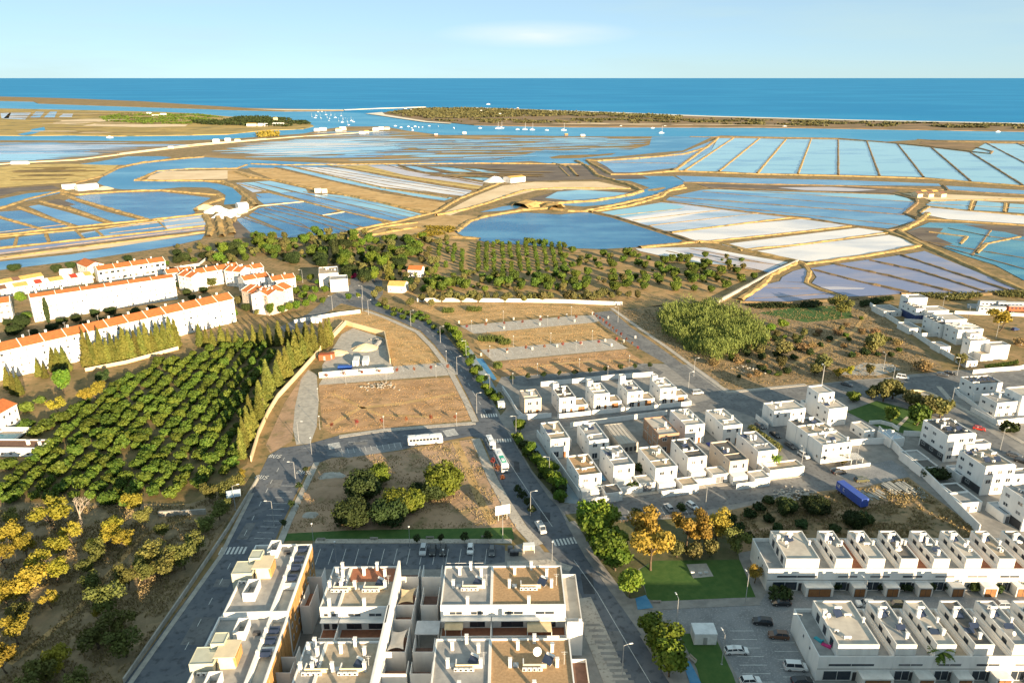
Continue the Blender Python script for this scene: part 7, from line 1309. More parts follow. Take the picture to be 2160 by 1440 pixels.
# building yard
def cabin(label, px_, w, d, h, m, rz, name='site_cabin', cat='cabin', group=None):
    p = at(*px_); t_ = thing(name, label, cat, (p.x, p.y, 0), R(rz), group); b = MB(); b.box(-w / 2, -d / 2, .15, w / 2, d / 2, h, True); n = int(d / .5)
    for k in range(n): b.box(-w / 2 - .04, -d / 2 + .2 + k * (d - .4) / n, .3, -w / 2, -d / 2 + .36 + k * (d - .4) / n, h - .1, True); b.box(w / 2, -d / 2 + .2 + k * (d - .4) / n, .3, w / 2 + .04, -d / 2 + .36 + k * (d - .4) / n, h - .1, True)
    b.build('body', m, t_); b = MB(); b.box(-w / 2 - .06, -d / 2 - .06, h, w / 2 + .06, d / 2 + .06, h + .12, True); b.build('roof', 'metal_white' if m != 'rust' else m, t_); b = MB(); b.box(-.5, -d / 2 - .05, .2, .4, -d / 2, 2.1, True); b.build('door', 'metal_grey', t_)
    b = MB()
    for x in (-w / 2 + .2, w / 2 - .4): b.box(x, -d / 2 + .1, 0, x + .2, d / 2 - .1, .15)
    b.build('skid', 'frame_dark', t_); return t_
mat('rust', (0.42, 0.12, 0.05), col2=(0.32, 0.09, 0.04), scale=1.0, rough=0.7); mat('plastic_blue', (0.03, 0.10, 0.42), rough=0.5); mat('trailer_blue', (0.045, 0.09, 0.42), col2=(0.06, 0.11, 0.36), scale=1.0, rough=0.5)
cabin('white site cabin, left of a pair in the building yard', (752, 768), 2.4, 6, 2.6, 'metal_white', 4); cabin('white site cabin, right of a pair in the building yard', (772, 767), 2.4, 6, 2.6, 'metal_white', 4); cabin('rusty red container beside the cypress row', (686, 758), 5, 3, 2.6, 'rust', 5, 'container', 'container'); cabin('smaller rusty container beside the red one', (700, 755), 2.4, 3, 2.4, 'rust', 5, 'container', 'container')
cabin('white portable toilet on the crossroads car park', (668, 680), 5, 3, 2.8, 'metal_white', -5); cabin('white electricity cabinet at the avenue bend', (1057, 860), 2.6, 2.4, 2.4, 'metal_white', 10, 'transformer_cabin')
def heap(label, px_, r, h, m, name='sand_heap', seed=1, sx=1.3, cat='heap', fr='p'):
    p = Q(fr, *px_); rd = random.Random(seed); b = MB(); n = 18; rings = [(1, 0), (.8, .28), (.55, .6), (.28, .88), (.06, 1)]
    for (q, z) in rings:
        for k in range(n):
            t = 6.2832 * k / n; j = 1 + rd.uniform(-.12, .12); b.v.append((math.cos(t) * r * q * j * sx, math.sin(t) * r * q * j, h * z * (1 + rd.uniform(-.06, .06)) - (.1 if z == 0 else 0)))
    for i in range(len(rings) - 1):
        for k in range(n): b.f.append((i * n + k, i * n + (k + 1) % n, (i + 1) * n + (k + 1) % n, (i + 1) * n + k)); b.mi.append(0)
    b.f.append(tuple(range((len(rings) - 1) * n, len(rings) * n))); b.mi.append(0)
    o = b.build(name, m, None, (p.x, p.y, 0)); setp(o, label, cat); return o
heap('pale sand heap behind the site cabins', (770, 735), 5, 2.4, 'sand', seed=1); heap('small sand heap at the yard entrance', (712, 745), 4, 1.6, 'sand', seed=2); heap('gravel heap along the yard wall', (800, 725), 4, 1.8, 'roof_grey', seed=3, sx=.7); heap('earth mound on the clay plot', (683, 1040), 5, .9, 'lot_clay', seed=4); heap('second earth mound on the clay plot', (700, 1018), 4, .8, 'lot_clay', seed=5); heap('pale rubble heap on the clay plot', (700, 1005), 3.5, .7, 'concrete', seed=6); heap('small pinkish rubble heap near the lawn', (655, 1086), 2, .6, 'concrete', seed=7)
b = MB(); b.box(-3, -1, .0, 3, 1, 1.3); o = b.build('skip_container', 'plastic_blue', None, at(728, 777)); setp(o, 'low blue skip behind the white yard wall', 'skip')
# ================================================================== SALT WORKS AND THE SHORE
for i, (lb, fr, e0, e1, h, dp, nm) in enumerate([('white salt-works house on the left causeway', 'c3', (520, 252), (640, 245), 4, 8, 'salt_house'), ('larger white salt-works house by the creek', 'c3', (655, 255), (830, 238), 5, 10, 'salt_house'), ('white salt store above the salt heaps', 'c3', (2010, 410), (2095, 402), 5, 10, 'salt_store'), ('low white store right of the salt heaps', 'c3', (1975, 462), (2085, 440), 3.5, 7, 'salt_store'), ('long white warehouse with a dark doorway on the sandy causeway', 'a2', (1072, 678), (1165, 668), 6, 14, 'salt_warehouse'), ('small white hut on the dyke of the central pans', 'c4', (735, 285), (790, 283), 3, 6, 'salt_hut'), ('second white hut on the dyke of the central pans', 'c4', (795, 290), (840, 288), 2.6, 5, 'salt_hut')]):
    tiled(lb, fr, e0, e1, h, dp, 1.4, 0, 1, WR if i not in (4,) else 'tile_yellow', nm, group=None, fire=0, cat='house', step=4, right=False)
for i, x in enumerate([1490, 1525, 1560, 1595, 1640]):
    tiled(f'ruined tan salt shed, {nth(i)} from the left in the cluster on the right dyke', 'a3', (x, 778 - (i % 2) * 8), (x + 32, 776 - (i % 2) * 8), 4, 9, 2.0, 0, 1, 'tile_yellow' if i % 2 else 'tile_brown', 'salt_shed', 'cream', group='ruined sheds on the right dyke', fire=0, cat='shed', step=4, right=False)
heap('bright white salt heap, upper one by the left works', (1835, 470), 11, 6, 'salt', 'salt_heap', 11, 1.2, fr='c3'); heap('bright white salt heap, lower one by the left works', (1905, 508), 11, 5, 'salt', 'salt_heap', 12, 1.2, fr='c3'); heap('white salt heap beside the long warehouse', (975, 698), 12, 6, 'salt', 'salt_heap', 13, 1.3, fr='a2'); heap('tan rubble heap by the left works', (1730, 440), 9, 4, 'sand', 'rubble_heap', 14, fr='c3'); heap('tan rubble heap beside the salt-works house', (880, 275), 8, 3, 'sand', 'rubble_heap', 15, fr='c3')
rd = random.Random(3)
for i, (fr, x, y, w, d, h, m) in enumerate([('a1', 985, 285, 40, 14, 6, WR), ('a1', 1030, 282, 30, 14, 7, WR), ('a1', 940, 272, 24, 12, 5, WR), ('a1', 1590, 350, 40, 16, 8, WR), ('a1', 1660, 350, 40, 16, 7, WR), ('a1', 1760, 345, 50, 14, 7, WR), ('a1', 1740, 325, 14, 14, 16, 'cream'), ('d2', 120, 240, 22, 12, 6, WR), ('d2', 170, 235, 26, 12, 7, WR), ('d2', 310, 240, 22, 12, 7, WR), ('d2', 350, 232, 26, 12, 8, WR), ('d2', 520, 262, 22, 10, 4, WR), ('d2', 560, 255, 18, 10, 5, WR), ('d2', 640, 235, 24, 12, 7, WR), ('d2', 690, 228, 22, 12, 7, WR), ('d2', 740, 225, 18, 10, 6, WR), ('p', 455, 300, 20, 10, 5, WR), ('p', 480, 298, 18, 10, 5, WR), ('p', 500, 298, 16, 10, 4, WR), ('p', 360, 314, 16, 6, 3, WR), ('p', 40, 347, 40, 8, 3, WR), ('p', 855, 230, 14, 8, 5, WR), ('p', 866, 234, 14, 8, 5, WR), ('p', 1015, 236, 14, 8, 5, WR), ('p', 1040, 234, 14, 8, 5, WR), ('p', 1092, 232, 12, 8, 9, 'tile_brown'), ('p', 1055, 243, 14, 8, 5, WR), ('p', 968, 245, 14, 8, 4, WR), ('p', 920, 288, 12, 9, 5, 'tile_brown'), ('p', 980, 283, 14, 9, 4, 'cream'), ('p', 1195, 287, 12, 9, 4, 'tile_brown'), ('p', 1230, 288, 16, 9, 3, 'cream')]):
    w, d, h = w * .6, d * .7, h * .75; c_ = Q(fr, x, y); B = Bld('shore_house', f'small {"white" if m == WR else "tan"} building on the far shore, {nth(i)} as one reads down and across', 'house', (c_.x - w / 2, c_.y), rd.uniform(-15, 15), 'buildings on the far shore'); b = MB(); b.box(0, 0, 0, w, d, h); B.part('wall', b, m)
    b = MB(); b.hexa([(-.4, -.4, h), (w + .4, -.4, h), (w + .4, d + .4, h), (-.4, d + .4, h), (.5, d / 2 - .2, h + 2), (w - .5, d / 2 - .2, h + 2), (w - .5, d / 2 + .2, h + 2), (.5, d / 2 + .2, h + 2)]); B.part('roof', b, WR if i % 3 else 'tile_yellow')
    for k in range(3): B.win('S', w * (.2 + .3 * k), h * .35, w * .08, h * .35, 0, simple=True)
# boats
mat('hull_white', (0.80, 0.80, 0.80), rough=0.35); mat('hull_dark', (0.05, 0.07, 0.12), rough=0.35)
def boat_hull(l, w, h):
    b = MB(); secs = [(-l / 2, .75), (-l / 4, .95), (0, 1), (l / 4, .8), (l * .42, .4), (l / 2, .04)]; i = 0
    for (x, q) in secs: b.v += [(x, -w / 2 * q, h), (x, -w / 2 * q * .6, 0), (x, w / 2 * q * .6, 0), (x, w / 2 * q, h)]
    for k in range(len(secs) - 1):
        for j in range(3): b.f.append((k * 4 + j, k * 4 + j + 1, (k + 1) * 4 + j + 1, (k + 1) * 4 + j)); b.mi.append(0)
        b.f.append((k * 4 + 3, k * 4, (k + 1) * 4, (k + 1) * 4 + 3)); b.mi.append(0)
    b.f.append((0, 1, 2, 3)); b.mi.append(0); return b
def sailboat(p, rz, label, s_=1.0, mast=True):
    t_ = thing('sailing_boat' if mast else 'motor_boat', label, 'boat', (p.x, p.y, -1.05), rz, 'boats moored in the lagoon'); t_.scale = (s_, s_, s_)
    link('hull', shared(('hull', mast), lambda: boat_hull(12 if mast else 8, 3.6 if mast else 3, 1.5).mesh('hull', 'hull_white')), t_)
    def cab(): b = MB(); L_ = 4.5 if mast else 3; b.hexa([(-L_ / 2, -1.1, 1.5), (L_ / 2, -1.0, 1.5), (L_ / 2, 1.0, 1.5), (-L_ / 2, 1.1, 1.5), (-L_ / 2 + .3, -.9, 2.6), (L_ / 2 - .9, -.8, 2.5), (L_ / 2 - .9, .8, 2.5), (-L_ / 2 + .3, .9, 2.6)]); return b.mesh('cabin', 'hull_white')
    link('cabin', shared(('cab', mast), cab), t_)
    if mast:
        def ms(): b = MB(); b.tube((1, 0, 1.5), (1, 0, 16), .22, .14, 6); b.tube((1, 0, 3.2), (-4.5, 0, 3.2), .22, .2, 6); return b.mesh('mast', 'hull_white')
        link('mast', shared(('mast',), ms), t_)
rd = random.Random(6); k = 0
for (x, y) in [(75, 115), (115, 105), (105, 122), (200, 95), (208, 118), (245, 100), (232, 130), (283, 120), (335, 105), (370, 125), (352, 138), (312, 152), (345, 162), (388, 158), (405, 185), (445, 158), (130, 70), (165, 68), (152, 125), (225, 147), (425, 148), (395, 190)]:
    sailboat(Q('d2', x, y, -1), rd.uniform(0, 6.28), f'white boat, {nth(k)} of the cluster in the harbour mouth', rd.uniform(.55, .85), k % 5 != 4); k += 1
for i, (x, y) in enumerate([(815, 195), (865, 208), (930, 200), (960, 215), (990, 200), (1020, 208), (1115, 195), (970, 235), (1055, 205), (1195, 200), (1330, 215)]): sailboat(Q('d2', x, y, -1), rd.uniform(0, 6.28), f'small white motor boat, {nth(i)} off the sandbank', rd.uniform(.8, 1.2), False)
for i, (x, y, mst) in enumerate([(142, 110, 0), (242, 112, 1), (263, 110, 1), (354, 118, 0), (396, 118, 1), (438, 120, 1), (520, 122, 0), (616, 122, 1), (940, 100, 0), (1120, 110, 0), (1170, 138, 1), (1190, 100, 0)]): sailboat(Q('d3', x, y, -1), rd.uniform(-.3, .3), ('white yacht at anchor' if mst else 'small white boat') + f', {nth(i)} along the open channel', 1.1, bool(mst))
sailboat(at(232, 290), .1, 'white ferry boat on the left channel', 1.6, False); sailboat(G(1030, 221, -1), .2, 'fishing vessel out on the open sea', 2.2, False); sailboat(G(1655, 268, -1), .0, 'white boat ashore on the barrier island', 1.5, False); sailboat(G(2105, 279, -1), .0, 'white boat under the right-hand shore', 1.4, False)
# woods on the islands: one dark mass each
def mass(name, label, poly, n, size, hgt, m, seed, thr=-1.0):
    rg = np.random.default_rng(seed); A_ = [at(*q) for q in poly]; x0, x1 = min(p.x for p in A_), max(p.x for p in A_); y0, y1 = min(p.y for p in A_), max(p.y for p in A_); P = []
    while len(P) < n:
        p = Vector((rg.uniform(x0, x1), rg.uniform(y0, y1), 0))
        nz = noise.noise(p * .012) + .6 * noise.noise(p * .04)
        if nz < thr or not inside(p, A_): continue
        P.append((p.x, p.y, hgt * (.3 + .7 * rg.random()) * (.7 + .5 * max(-.6, nz))))
    P = np.array(P); N = rg.normal(size=(n, 3)); N[:, 2] = np.abs(N[:, 2]) + .4; N /= np.linalg.norm(N, axis=1)[:, None]; U = np.cross(N, rg.normal(size=(n, 3))); U /= np.linalg.norm(U, axis=1)[:, None]; V = np.cross(N, U); s_ = (size * rg.uniform(.6, 1.3, n))[:, None]
    o = link(name, quad_mesh(name, P, U * s_ * .5, V * s_ * .5, m)); setp(o, label, 'wood', None, 'stuff')
mass('island_wood', 'dark green pine wood on the barrier island', [(815, 238), (880, 230), (1000, 229), (1100, 233), (1300, 240.5), (1440, 246), (1440, 250), (1200, 245), (1080, 247), (980, 250), (900, 250), (850, 245)], 9000, 6, 6, 'leaf_scrub', 1, -.25)
mass('island_wood', 'low dark scrub along the barrier island', [(1400, 248), (1800, 257), (2160, 264), (2500, 272), (2500, 280), (2160, 272), (1700, 266), (1400, 260), (1000, 260), (900, 253), (1200, 252)], 8000, 6, 3, 'leaf_scrub', 2, .15)
mass('island_wood', 'dark trees round the white houses of the marsh island', [(490, 249), (560, 248), (640, 256), (655, 263), (600, 268), (520, 266), (430, 264), (400, 258), (480, 255)], 3500, 5, 8, 'leaf_dark', 3, -.2)
mass('island_wood', 'low scrub on the marsh island', [(210, 248), (260, 240), (420, 242), (480, 250), (400, 262), (250, 262), (220, 255)], 3000, 5, 3.5, 'leaf_grove', 4, .0); mass('island_wood', 'orange tamarisk clump by the left marina', [(540, 284), (560, 280), (590, 281), (588, 288), (545, 290)], 700, 4, 7, 'leaf_autumn', 5)
mass('shore_scrub', 'scrub strip between the villas and the violet pans', [(1850, 632), (1900, 622), (2000, 622), (2160, 615), (2300, 610), (2300, 640), (2160, 640), (2000, 645), (1940, 640)], 4500, .9, 2.5, 'leaf_olive', 6, -.1); mass('shore_scrub', 'dark scrub strip along the near shore of the violet pans', [(1560, 645), (1700, 636), (1850, 632), (1850, 642), (1700, 650), (1580, 652)], 1800, .8, 1.6, 'leaf_dark', 7, -.2); mass('hedge', 'dark hedge at the corner of the upper villas', [(1812, 640), (1880, 628), (1885, 634), (1815, 650)], 1500, .7, 3.5, 'leaf_dark', 8); mass('hedge', 'clipped green hedge behind the white street wall', [(2075, 775), (2145, 766), (2148, 772), (2080, 782)], 1200, .5, 2.4, 'leaf_grove', 9); mass('hedge', 'ivy-green hedge beside the row of villas', [(1575, 905), (1590, 905), (1650, 950), (1645, 958), (1615, 940)], 1500, .5, 3.0, 'leaf_olive', 10)
mass('pan_scrub', 'shrubs along the track above the pond', [(700, 505), (800, 488), (900, 478), (960, 480), (970, 505), (900, 512), (820, 505)], 1600, 1.2, 1.8, 'leaf_gold', 11, .1)
# ================================================================== VEHICLES
def paint(name, c, **k): mat(name, c, col2=tuple(x * .96 for x in c), rough=0.32, spec=0.5, coat=0.5, **k)
paint('paint_white', (0.78, 0.78, 0.78)); paint('paint_black', (0.018, 0.019, 0.022)); paint('paint_grey', (0.10, 0.105, 0.115)); paint('paint_silver', (0.48, 0.50, 0.52)); paint('paint_red', (0.42, 0.03, 0.02)); paint('paint_blue', (0.03, 0.06, 0.18)); paint('paint_olive', (0.10, 0.10, 0.05)); paint('paint_green', (0.02, 0.42, 0.25)); paint('paint_brown', (0.14, 0.07, 0.04))
mat('tyre', (0.02, 0.02, 0.02), rough=0.9); mat('rim', (0.4, 0.4, 0.42), rough=0.35, metal=0.7); mat('lamp_glass', (0.75, 0.76, 0.72), rough=0.15); mat('lamp_red', (0.35, 0.01, 0.01), rough=0.2)
DIM = {'hatch': (4.1, 1.76, 1.48, .95, [(-.5, .62, 0), (-.49, .98, 0), (-.42, 1.0, 1), (.12, .98, 1), (.27, .92, 0), (.46, .78, 0), (.5, .55, 0)]), 'sedan': (4.5, 1.8, 1.45, .95, [(-.5, .62, 0), (-.49, .98, 0), (-.36, 1.0, 1), (.12, .98, 1), (.26, .93, 0), (.46, .8, 0), (.5, .55, 0)]), 'suv': (4.5, 1.86, 1.68, 1.08, [(-.5, .7, 0), (-.49, 1.08, 0), (-.43, 1.1, 1), (.1, 1.08, 1), (.24, 1.04, 0), (.46, .9, 0), (.5, .62, 0)]), 'van': (4.9, 1.9, 1.95, 1.12, [(-.5, .7, 0), (-.495, 1.12, 0), (-.48, 1.15, 1), (.2, 1.12, 1), (.32, 1.05, 0), (.47, .9, 0), (.5, .6, 0)])}
def car_meshes(kind):
    L_, W_, H_, belt, prof = DIM[kind]; b = MB(); hw = W_ / 2
    xs = [p[0] * L_ for p in prof]; zt = [p[1] for p in prof]; n = len(xs)
    for i in range(n):
        q = 1 if 0 < i < n - 1 else .88
        for (y, z) in ((-hw * q * .96, .28), (-hw * q, .6), (-hw * q * .95, zt[i]), (hw * q * .95, zt[i]), (hw * q, .6), (hw * q * .96, .28)): b.v.append((xs[i], y, z))
    for i in range(n - 1):
        for j in range(6): b.f.append((i * 6 + j, i * 6 + (j + 1) % 6, (i + 1) * 6 + (j + 1) % 6, (i + 1) * 6 + j)); b.mi.append(0)
    b.f.append(tuple(range(6))); b.f.append(tuple(range((n - 1) * 6, n * 6))); b.mi += [0, 0]
    # roof panel
    i2 = 2; i3 = 3; x0, x1 = xs[1] + .05, xs[4]; r0, r1 = xs[2] + .18, xs[3] - .0
    b.hexa([(r0, -hw * .70, H_ - .05), (r1, -hw * .70, H_ - .06), (r1, hw * .70, H_ - .06), (r0, hw * .70, H_ - .05), (r0 + .05, -hw * .66, H_), (r1 - .1, -hw * .66, H_), (r1 - .1, hw * .66, H_), (r0 + .05, hw * .66, H_)])
    for y in (-1, 1):   # pillars
        for (xa, xb) in ((x0 + .02, r0 + .02), (x1 - .1, r1 - .04), ((x0 + x1) / 2 - .1, (r0 + r1) / 2)): b.tube((xa, y * hw * .93, belt), (xb, y * hw * .69, H_ - .04), .05, .045, 5)
    g = MB(); g.hexa([(x0, -hw * .9, belt - .03), (x1, -hw * .9, belt - .05), (x1, hw * .9, belt - .05), (x0, hw * .9, belt - .03), (r0, -hw * .68, H_ - .05), (r1, -hw * .68, H_ - .06), (r1, hw * .68, H_ - .06), (r0, hw * .68, H_ - .05)])
    return b, g
def wheel_mesh(r=.32, w=.22):
    def f():
        b = MB(); b.tube((0, -w / 2, 0), (0, w / 2, 0), r, r, 14); b.tube((0, w / 2, 0), (0, -w / 2, 0), r, r, 14); b.cur = 1; b.tube((0, w / 2, 0), (0, w / 2 + .015, 0), r * .62, r * .58, 10); b.tube((0, -w / 2, 0), (0, -w / 2 - .015, 0), r * .62, r * .58, 10); return b.mesh('wheel', ['tyre', 'rim'])
    return shared(('wheel', r, w), f)
def car(kind, m, p, deg, label, group='parked cars', name=None):
    L_, W_, H_, belt, prof = DIM[kind]
    def mk(): b, g = car_meshes(kind); return g.mesh('glazing', 'glass_dark')
    t_ = thing(name or ('parked_van' if kind == 'van' else 'parked_car'), label, 'van' if kind == 'van' else 'car', (p.x, p.y, .06), R(deg), group)
    link('body', shared(('carbody', kind, m), lambda: car_meshes(kind)[0].mesh('body', m)), t_); link('glazing', shared(('carglass', kind), mk), t_)
    for x in (-.3, .3):
        for y in (-1, 1): link('wheel', wheel_mesh(), t_, (x * L_, y * (W_ / 2 - .1), .32))
    def hl(): b = MB(); b.box(-.05, -.2, -.07, .05, .2, .07, True); return b.mesh('headlight', 'lamp_glass')
    def tl(): b = MB(); b.box(-.05, -.16, -.09, .05, .16, .09, True); return b.mesh('tail_light', 'lamp_red')
    for y in (-1, 1): link('headlight', shared(('hl',), hl), t_, (L_ * .485, y * W_ * .33, .66)); link('tail_light', shared(('tl',), tl), t_, (-L_ * .497, y * W_ * .36, .85))
    return t_
def heading(p0, p1): a, c = at(*p0), at(*p1); return math.degrees(math.atan2(c.y - a.y, c.x - a.x))
for kind, m, fr, x, y, deg, lb in [('suv', 'paint_silver', 'b3', 418, 150, -90, 'silver car, first of three together in the car park by the lawn'), ('hatch', 'paint_black', 'b3', 508, 155, -90, 'black car between two others in the car park by the lawn'), ('hatch', 'paint_black', 'b3', 605, 155, -90, 'black car under the lamp in the car park by the lawn'), ('hatch', 'paint_white', 'b3', 865, 140, -90, 'white hatchback alone in the car park by the lawn'), ('hatch', 'paint_grey', 'b3', 1068, 160, -90, 'dark car in the last bay of the car park by the lawn'),
        ('hatch', 'paint_white', 'b4', 1200, 1228, 5, 'white hatchback in the cobbled car park'), ('suv', 'paint_black', 'b4', 1400, 1030, 170, 'black off-road car parked alone near the cobbled car park'), ('suv', 'paint_brown', 'b4', 1510, 1125, 172, 'dark car beside the wall of the lower terrace'), ('sedan', 'paint_black', 'b5', 285, 898, 178, 'black estate car at the end of the terrace street'), ('suv', 'paint_white', 'b5', 868, 908, 176, 'white car in the street between the terraces'), ('sedan', 'paint_olive', 'b5', 1075, 910, 178, 'dark olive car beside the white one between the terraces'), ('suv', 'paint_silver', 'b5', 1795, 918, 178, 'pale car toward the right end of the terrace street'), ('van', 'paint_white', 'b5', 385, 1342, -4, 'white delivery van in the cobbled car park'), ('hatch', 'paint_white', 'b5', -5, 1228, -4, 'white car half way down the cobbled car park'), ('suv', 'paint_white', 'b5', 75, 1442, 4, 'white car at the bottom edge of the cobbled car park'), ('sedan', 'paint_black', 'b5', 430, 1440, 4, 'dark car below the white van'), ('sedan', 'paint_black', 'b5', 1960, 920, 178, 'dark car at the right end of the terrace street'),
        ('hatch', 'paint_white', 'b6', 1258, 928, -60, 'white car in the car park opposite the villas'), ('hatch', 'paint_silver', 'b6', 1110, 940, 105, 'silver car under the small trees opposite the villas'), ('van', 'paint_silver', 'b6', 1292, 212, 13, 'silver van at the corner of the north row'), ('suv', 'paint_white', 'b6', 1965, 608, -70, 'white car beside the stepped terrace'), ('sedan', 'paint_grey', 'b6', 1880, 548, -70, 'dark car behind the white one on the terrace street'), ('sedan', 'paint_black', 'b6', 1785, 480, -70, 'black car beside the green hedge'), ('sedan', 'paint_grey', 'b6', 1690, 422, -70, 'dark car nearest the crossroads on the terrace street'),
        ('sedan', 'paint_grey', 'b7', 605, 220, -40, 'dark car parked at the edge of the scrub'), ('van', 'paint_white', 'b7', 1095, 160, -30, 'white pickup van above the round basin'), ('sedan', 'paint_grey', 'b7', 1445, 135, -35, 'dark car, left of a pair by the villa wall'), ('sedan', 'paint_black', 'b7', 1508, 122, -35, 'dark car, right of a pair by the villa wall'), ('hatch', 'paint_red', 'b7', 1765, 608, -30, 'red car on the cobbled street'), ('sedan', 'paint_grey', 'b7', 2075, 842, -40, 'dark car on the street right of the large villas'), ('sedan', 'paint_black', 'b7', 2140, 895, -40, 'dark car at the right edge on the street'), ('sedan', 'paint_black', 'b7', 535, 990, 10, 'black car at the end of the cul-de-sac'), ('suv', 'paint_olive', 'b7', 735, 1060, 8, 'dark green car beside the blue trailer'), ('hatch', 'paint_grey', 'b7', 690, 345, 40, 'grey car among the shrubs of the round garden'), ('hatch', 'paint_blue', 'c5', 1890, 868, 20, 'dark car beyond the orange-green tree'), ('suv', 'paint_white', 'c5', 1955, 1035, 20, 'white car at the far right beyond the villas')]:
    car(kind, m, Q(fr, x, y), deg, lb)
# coaches
def coach(label, p, deg, L_, m, roofpatch=None, W_=2.5, H_=3.2, nwin=9, name='coach'):
    t_ = thing(name, label, 'bus', (p.x, p.y, .06), R(deg)); hw = W_ / 2; b = MB()
    sec = [(-L_ / 2, .96, H_ - .12), (-L_ / 2 + .25, 1, H_), (L_ / 2 - .8, 1, H_), (L_ / 2 - .25, .99, H_ - .18), (L_ / 2, .95, H_ - .75)]
    for (x, q, z) in sec:
        for (y, zz) in ((-hw * q, .45), (-hw * q, z - .3), (-hw * q * .86, z), (hw * q * .86, z), (hw * q, z - .3), (hw * q, .45)): b.v.append((x, y, zz))
    for i in range(len(sec) - 1):
        for j in range(6): b.f.append((i * 6 + j, i * 6 + (j + 1) % 6, (i + 1) * 6 + (j + 1) % 6, (i + 1) * 6 + j)); b.mi.append(0)
    b.f.append(tuple(range(6))); b.f.append(tuple(range((len(sec) - 1) * 6, len(sec) * 6))); b.mi += [0, 0]
    b.build('body', m, t_)
    ww = (L_ - 1.6) / nwin
    for s_ in (-1, 1):
        for k in range(nwin): b = MB(); y = s_ * (hw + .012); b.box(-L_ / 2 + .5 + k * ww, min(y, y - s_ * .03), 1.75, -L_ / 2 + .5 + k * ww + ww * .86, max(y, y - s_ * .03), 2.62, True); b.build('window', 'glass_dark', t_)
    b = MB(); b.hexa([(L_ / 2 - .04, -hw * .86, 1.2), (L_ / 2 + .03, -hw * .86, 1.2), (L_ / 2 + .03, hw * .86, 1.2), (L_ / 2 - .04, hw * .86, 1.2), (L_ / 2 - .2, -hw * .8, H_ - .85), (L_ / 2 - .02, -hw * .8, H_ - .85), (L_ / 2 - .02, hw * .8, H_ - .85), (L_ / 2 - .2, hw * .8, H_ - .85)]); b.build('windscreen', 'glass_dark', t_)
    for x in (-L_ * .27, L_ * .3):
        for y in (-1, 1): link('wheel', wheel_mesh(.5, .3), t_, (x, y * (hw - .13), .5))
    for y in (-1, 1): b = MB(); b.box(L_ / 2 - .05, y * hw * .7 - .2, .75, L_ / 2 + .03, y * hw * .7 + .2, .95, True); b.build('headlight', 'lamp_glass', t_); b = MB(); b.tube((L_ / 2 - .1, y * hw, 2.4), (L_ / 2 + .35, y * (hw + .15), 2.1), .05, .09, 5); b.build('mirror', 'frame_dark', t_)
    for k in (-.25, .15): b = MB(); b.box(k * L_, -.5, H_, k * L_ + 1.6, .5, H_ + .16, True); b.build('roof_hatch', 'metal_white', t_)
    if roofpatch: b = MB(); b.box(-L_ * .02, -hw * .62, H_ + .005, L_ * .38, hw * .62, H_ + .03, True); b.build('roof_panel', roofpatch, t_)
    return t_
coach('long white coach parked side-on at the sunlit plot edge', Q('b8', 1072, 240), 10, 12, 'paint_white')
hd = heading((1035, 960), (1072, 1000)); coach('white coach with a green roof panel parked beside the avenue', at(1057, 980), heading((1040, 940), (1075, 1010)), 11.5, 'paint_white', 'paint_green')
coach('small white minibus parked behind the green coach', at(1035, 940), heading((1040, 940), (1075, 1010)), 6.8, 'paint_white', None, 2.2, 2.7, 5, 'minibus')
t_ = thing('flatbed_truck', 'white pickup truck with an open bed on the avenue', 'truck', (at(1141, 1117).x, at(1141, 1117).y, .06), R(heading((1132, 1105), (1150, 1138)))); b = MB()
b.hexa([(.6, -.95, .45), (2.7, -.9, .45), (2.7, .9, .45), (.6, .95, .45), (.6, -.9, 1.15), (2.6, -.85, 1.0), (2.6, .85, 1.0), (.6, .9, 1.15)]); b.hexa([(.6, -.9, 1.15), (1.9, -.88, 1.15), (1.9, .88, 1.15), (.6, .9, 1.15), (.75, -.75, 2.0), (1.35, -.75, 2.0), (1.35, .75, 2.0), (.75, .75, 2.0)]); b.build('cab', 'paint_white', t_)
b = MB(); b.hexa([(1.45, -.74, 1.2), (1.95, -.82, 1.15), (1.95, .82, 1.15), (1.45, .74, 1.2), (1.36, -.7, 1.92), (1.42, -.72, 1.95), (1.42, .72, 1.95), (1.36, .7, 1.92)]); b.build('windscreen', 'glass_dark', t_); b = MB(); b.box(-2.8, -1, .7, .5, 1, .8, True); b.build('bed', 'metal_grey', t_)
for q in ((-2.8, -1.0, .5, -.94), (-2.8, .94, .5, 1.0), (-2.8, -.94, -2.74, .94)): b = MB(); b.box(q[0], q[1], .8, q[2], q[3], 1.2, True); b.build('side_board', 'paint_white', t_)
for x in (-1.7, 1.7):
    for y in (-.85, .85): link('wheel', wheel_mesh(.36, .24), t_, (x, y, .36))
# blue trailer with white characters, slab stacks, rubble
p0, p1 = Q('b7', 545, 1150), Q('b7', 745, 1300); d_ = p1 - p0; t_ = thing('box_trailer', 'long blue box trailer with white lettering on the building plot', 'trailer', ((p0.x + p1.x) / 2, (p0.y + p1.y) / 2, 0), math.atan2(d_.y, d_.x)); L_ = 11.0
b = MB(); b.box(-L_ / 2, -1.25, 1.1, L_ / 2, 1.25, 3.7, True); b.build('body', 'trailer_blue', t_); b = MB()
for k in range(19): b.box(-L_ / 2 + .3 + k * .54, -1.29, 1.2, -L_ / 2 + .45 + k * .54, -1.25, 3.6, True)
b.build('side_rib', 'trailer_blue', t_); b = MB(); b.box(-L_ / 2, -.5, .8, L_ / 2, .5, 1.1, True); b.build('chassis', 'frame_dark', t_)
for x in (-4.6, -3.4):
    for y in (-1.0, 1.0): link('wheel', wheel_mesh(.5, .3), t_, (x, y, .5))
b = MB(); b.box(4.2, -.8, 0, 4.4, -.6, 1.0); b.box(4.2, .6, 0, 4.4, .8, 1.0); b.build('landing_leg', 'frame_dark', t_)
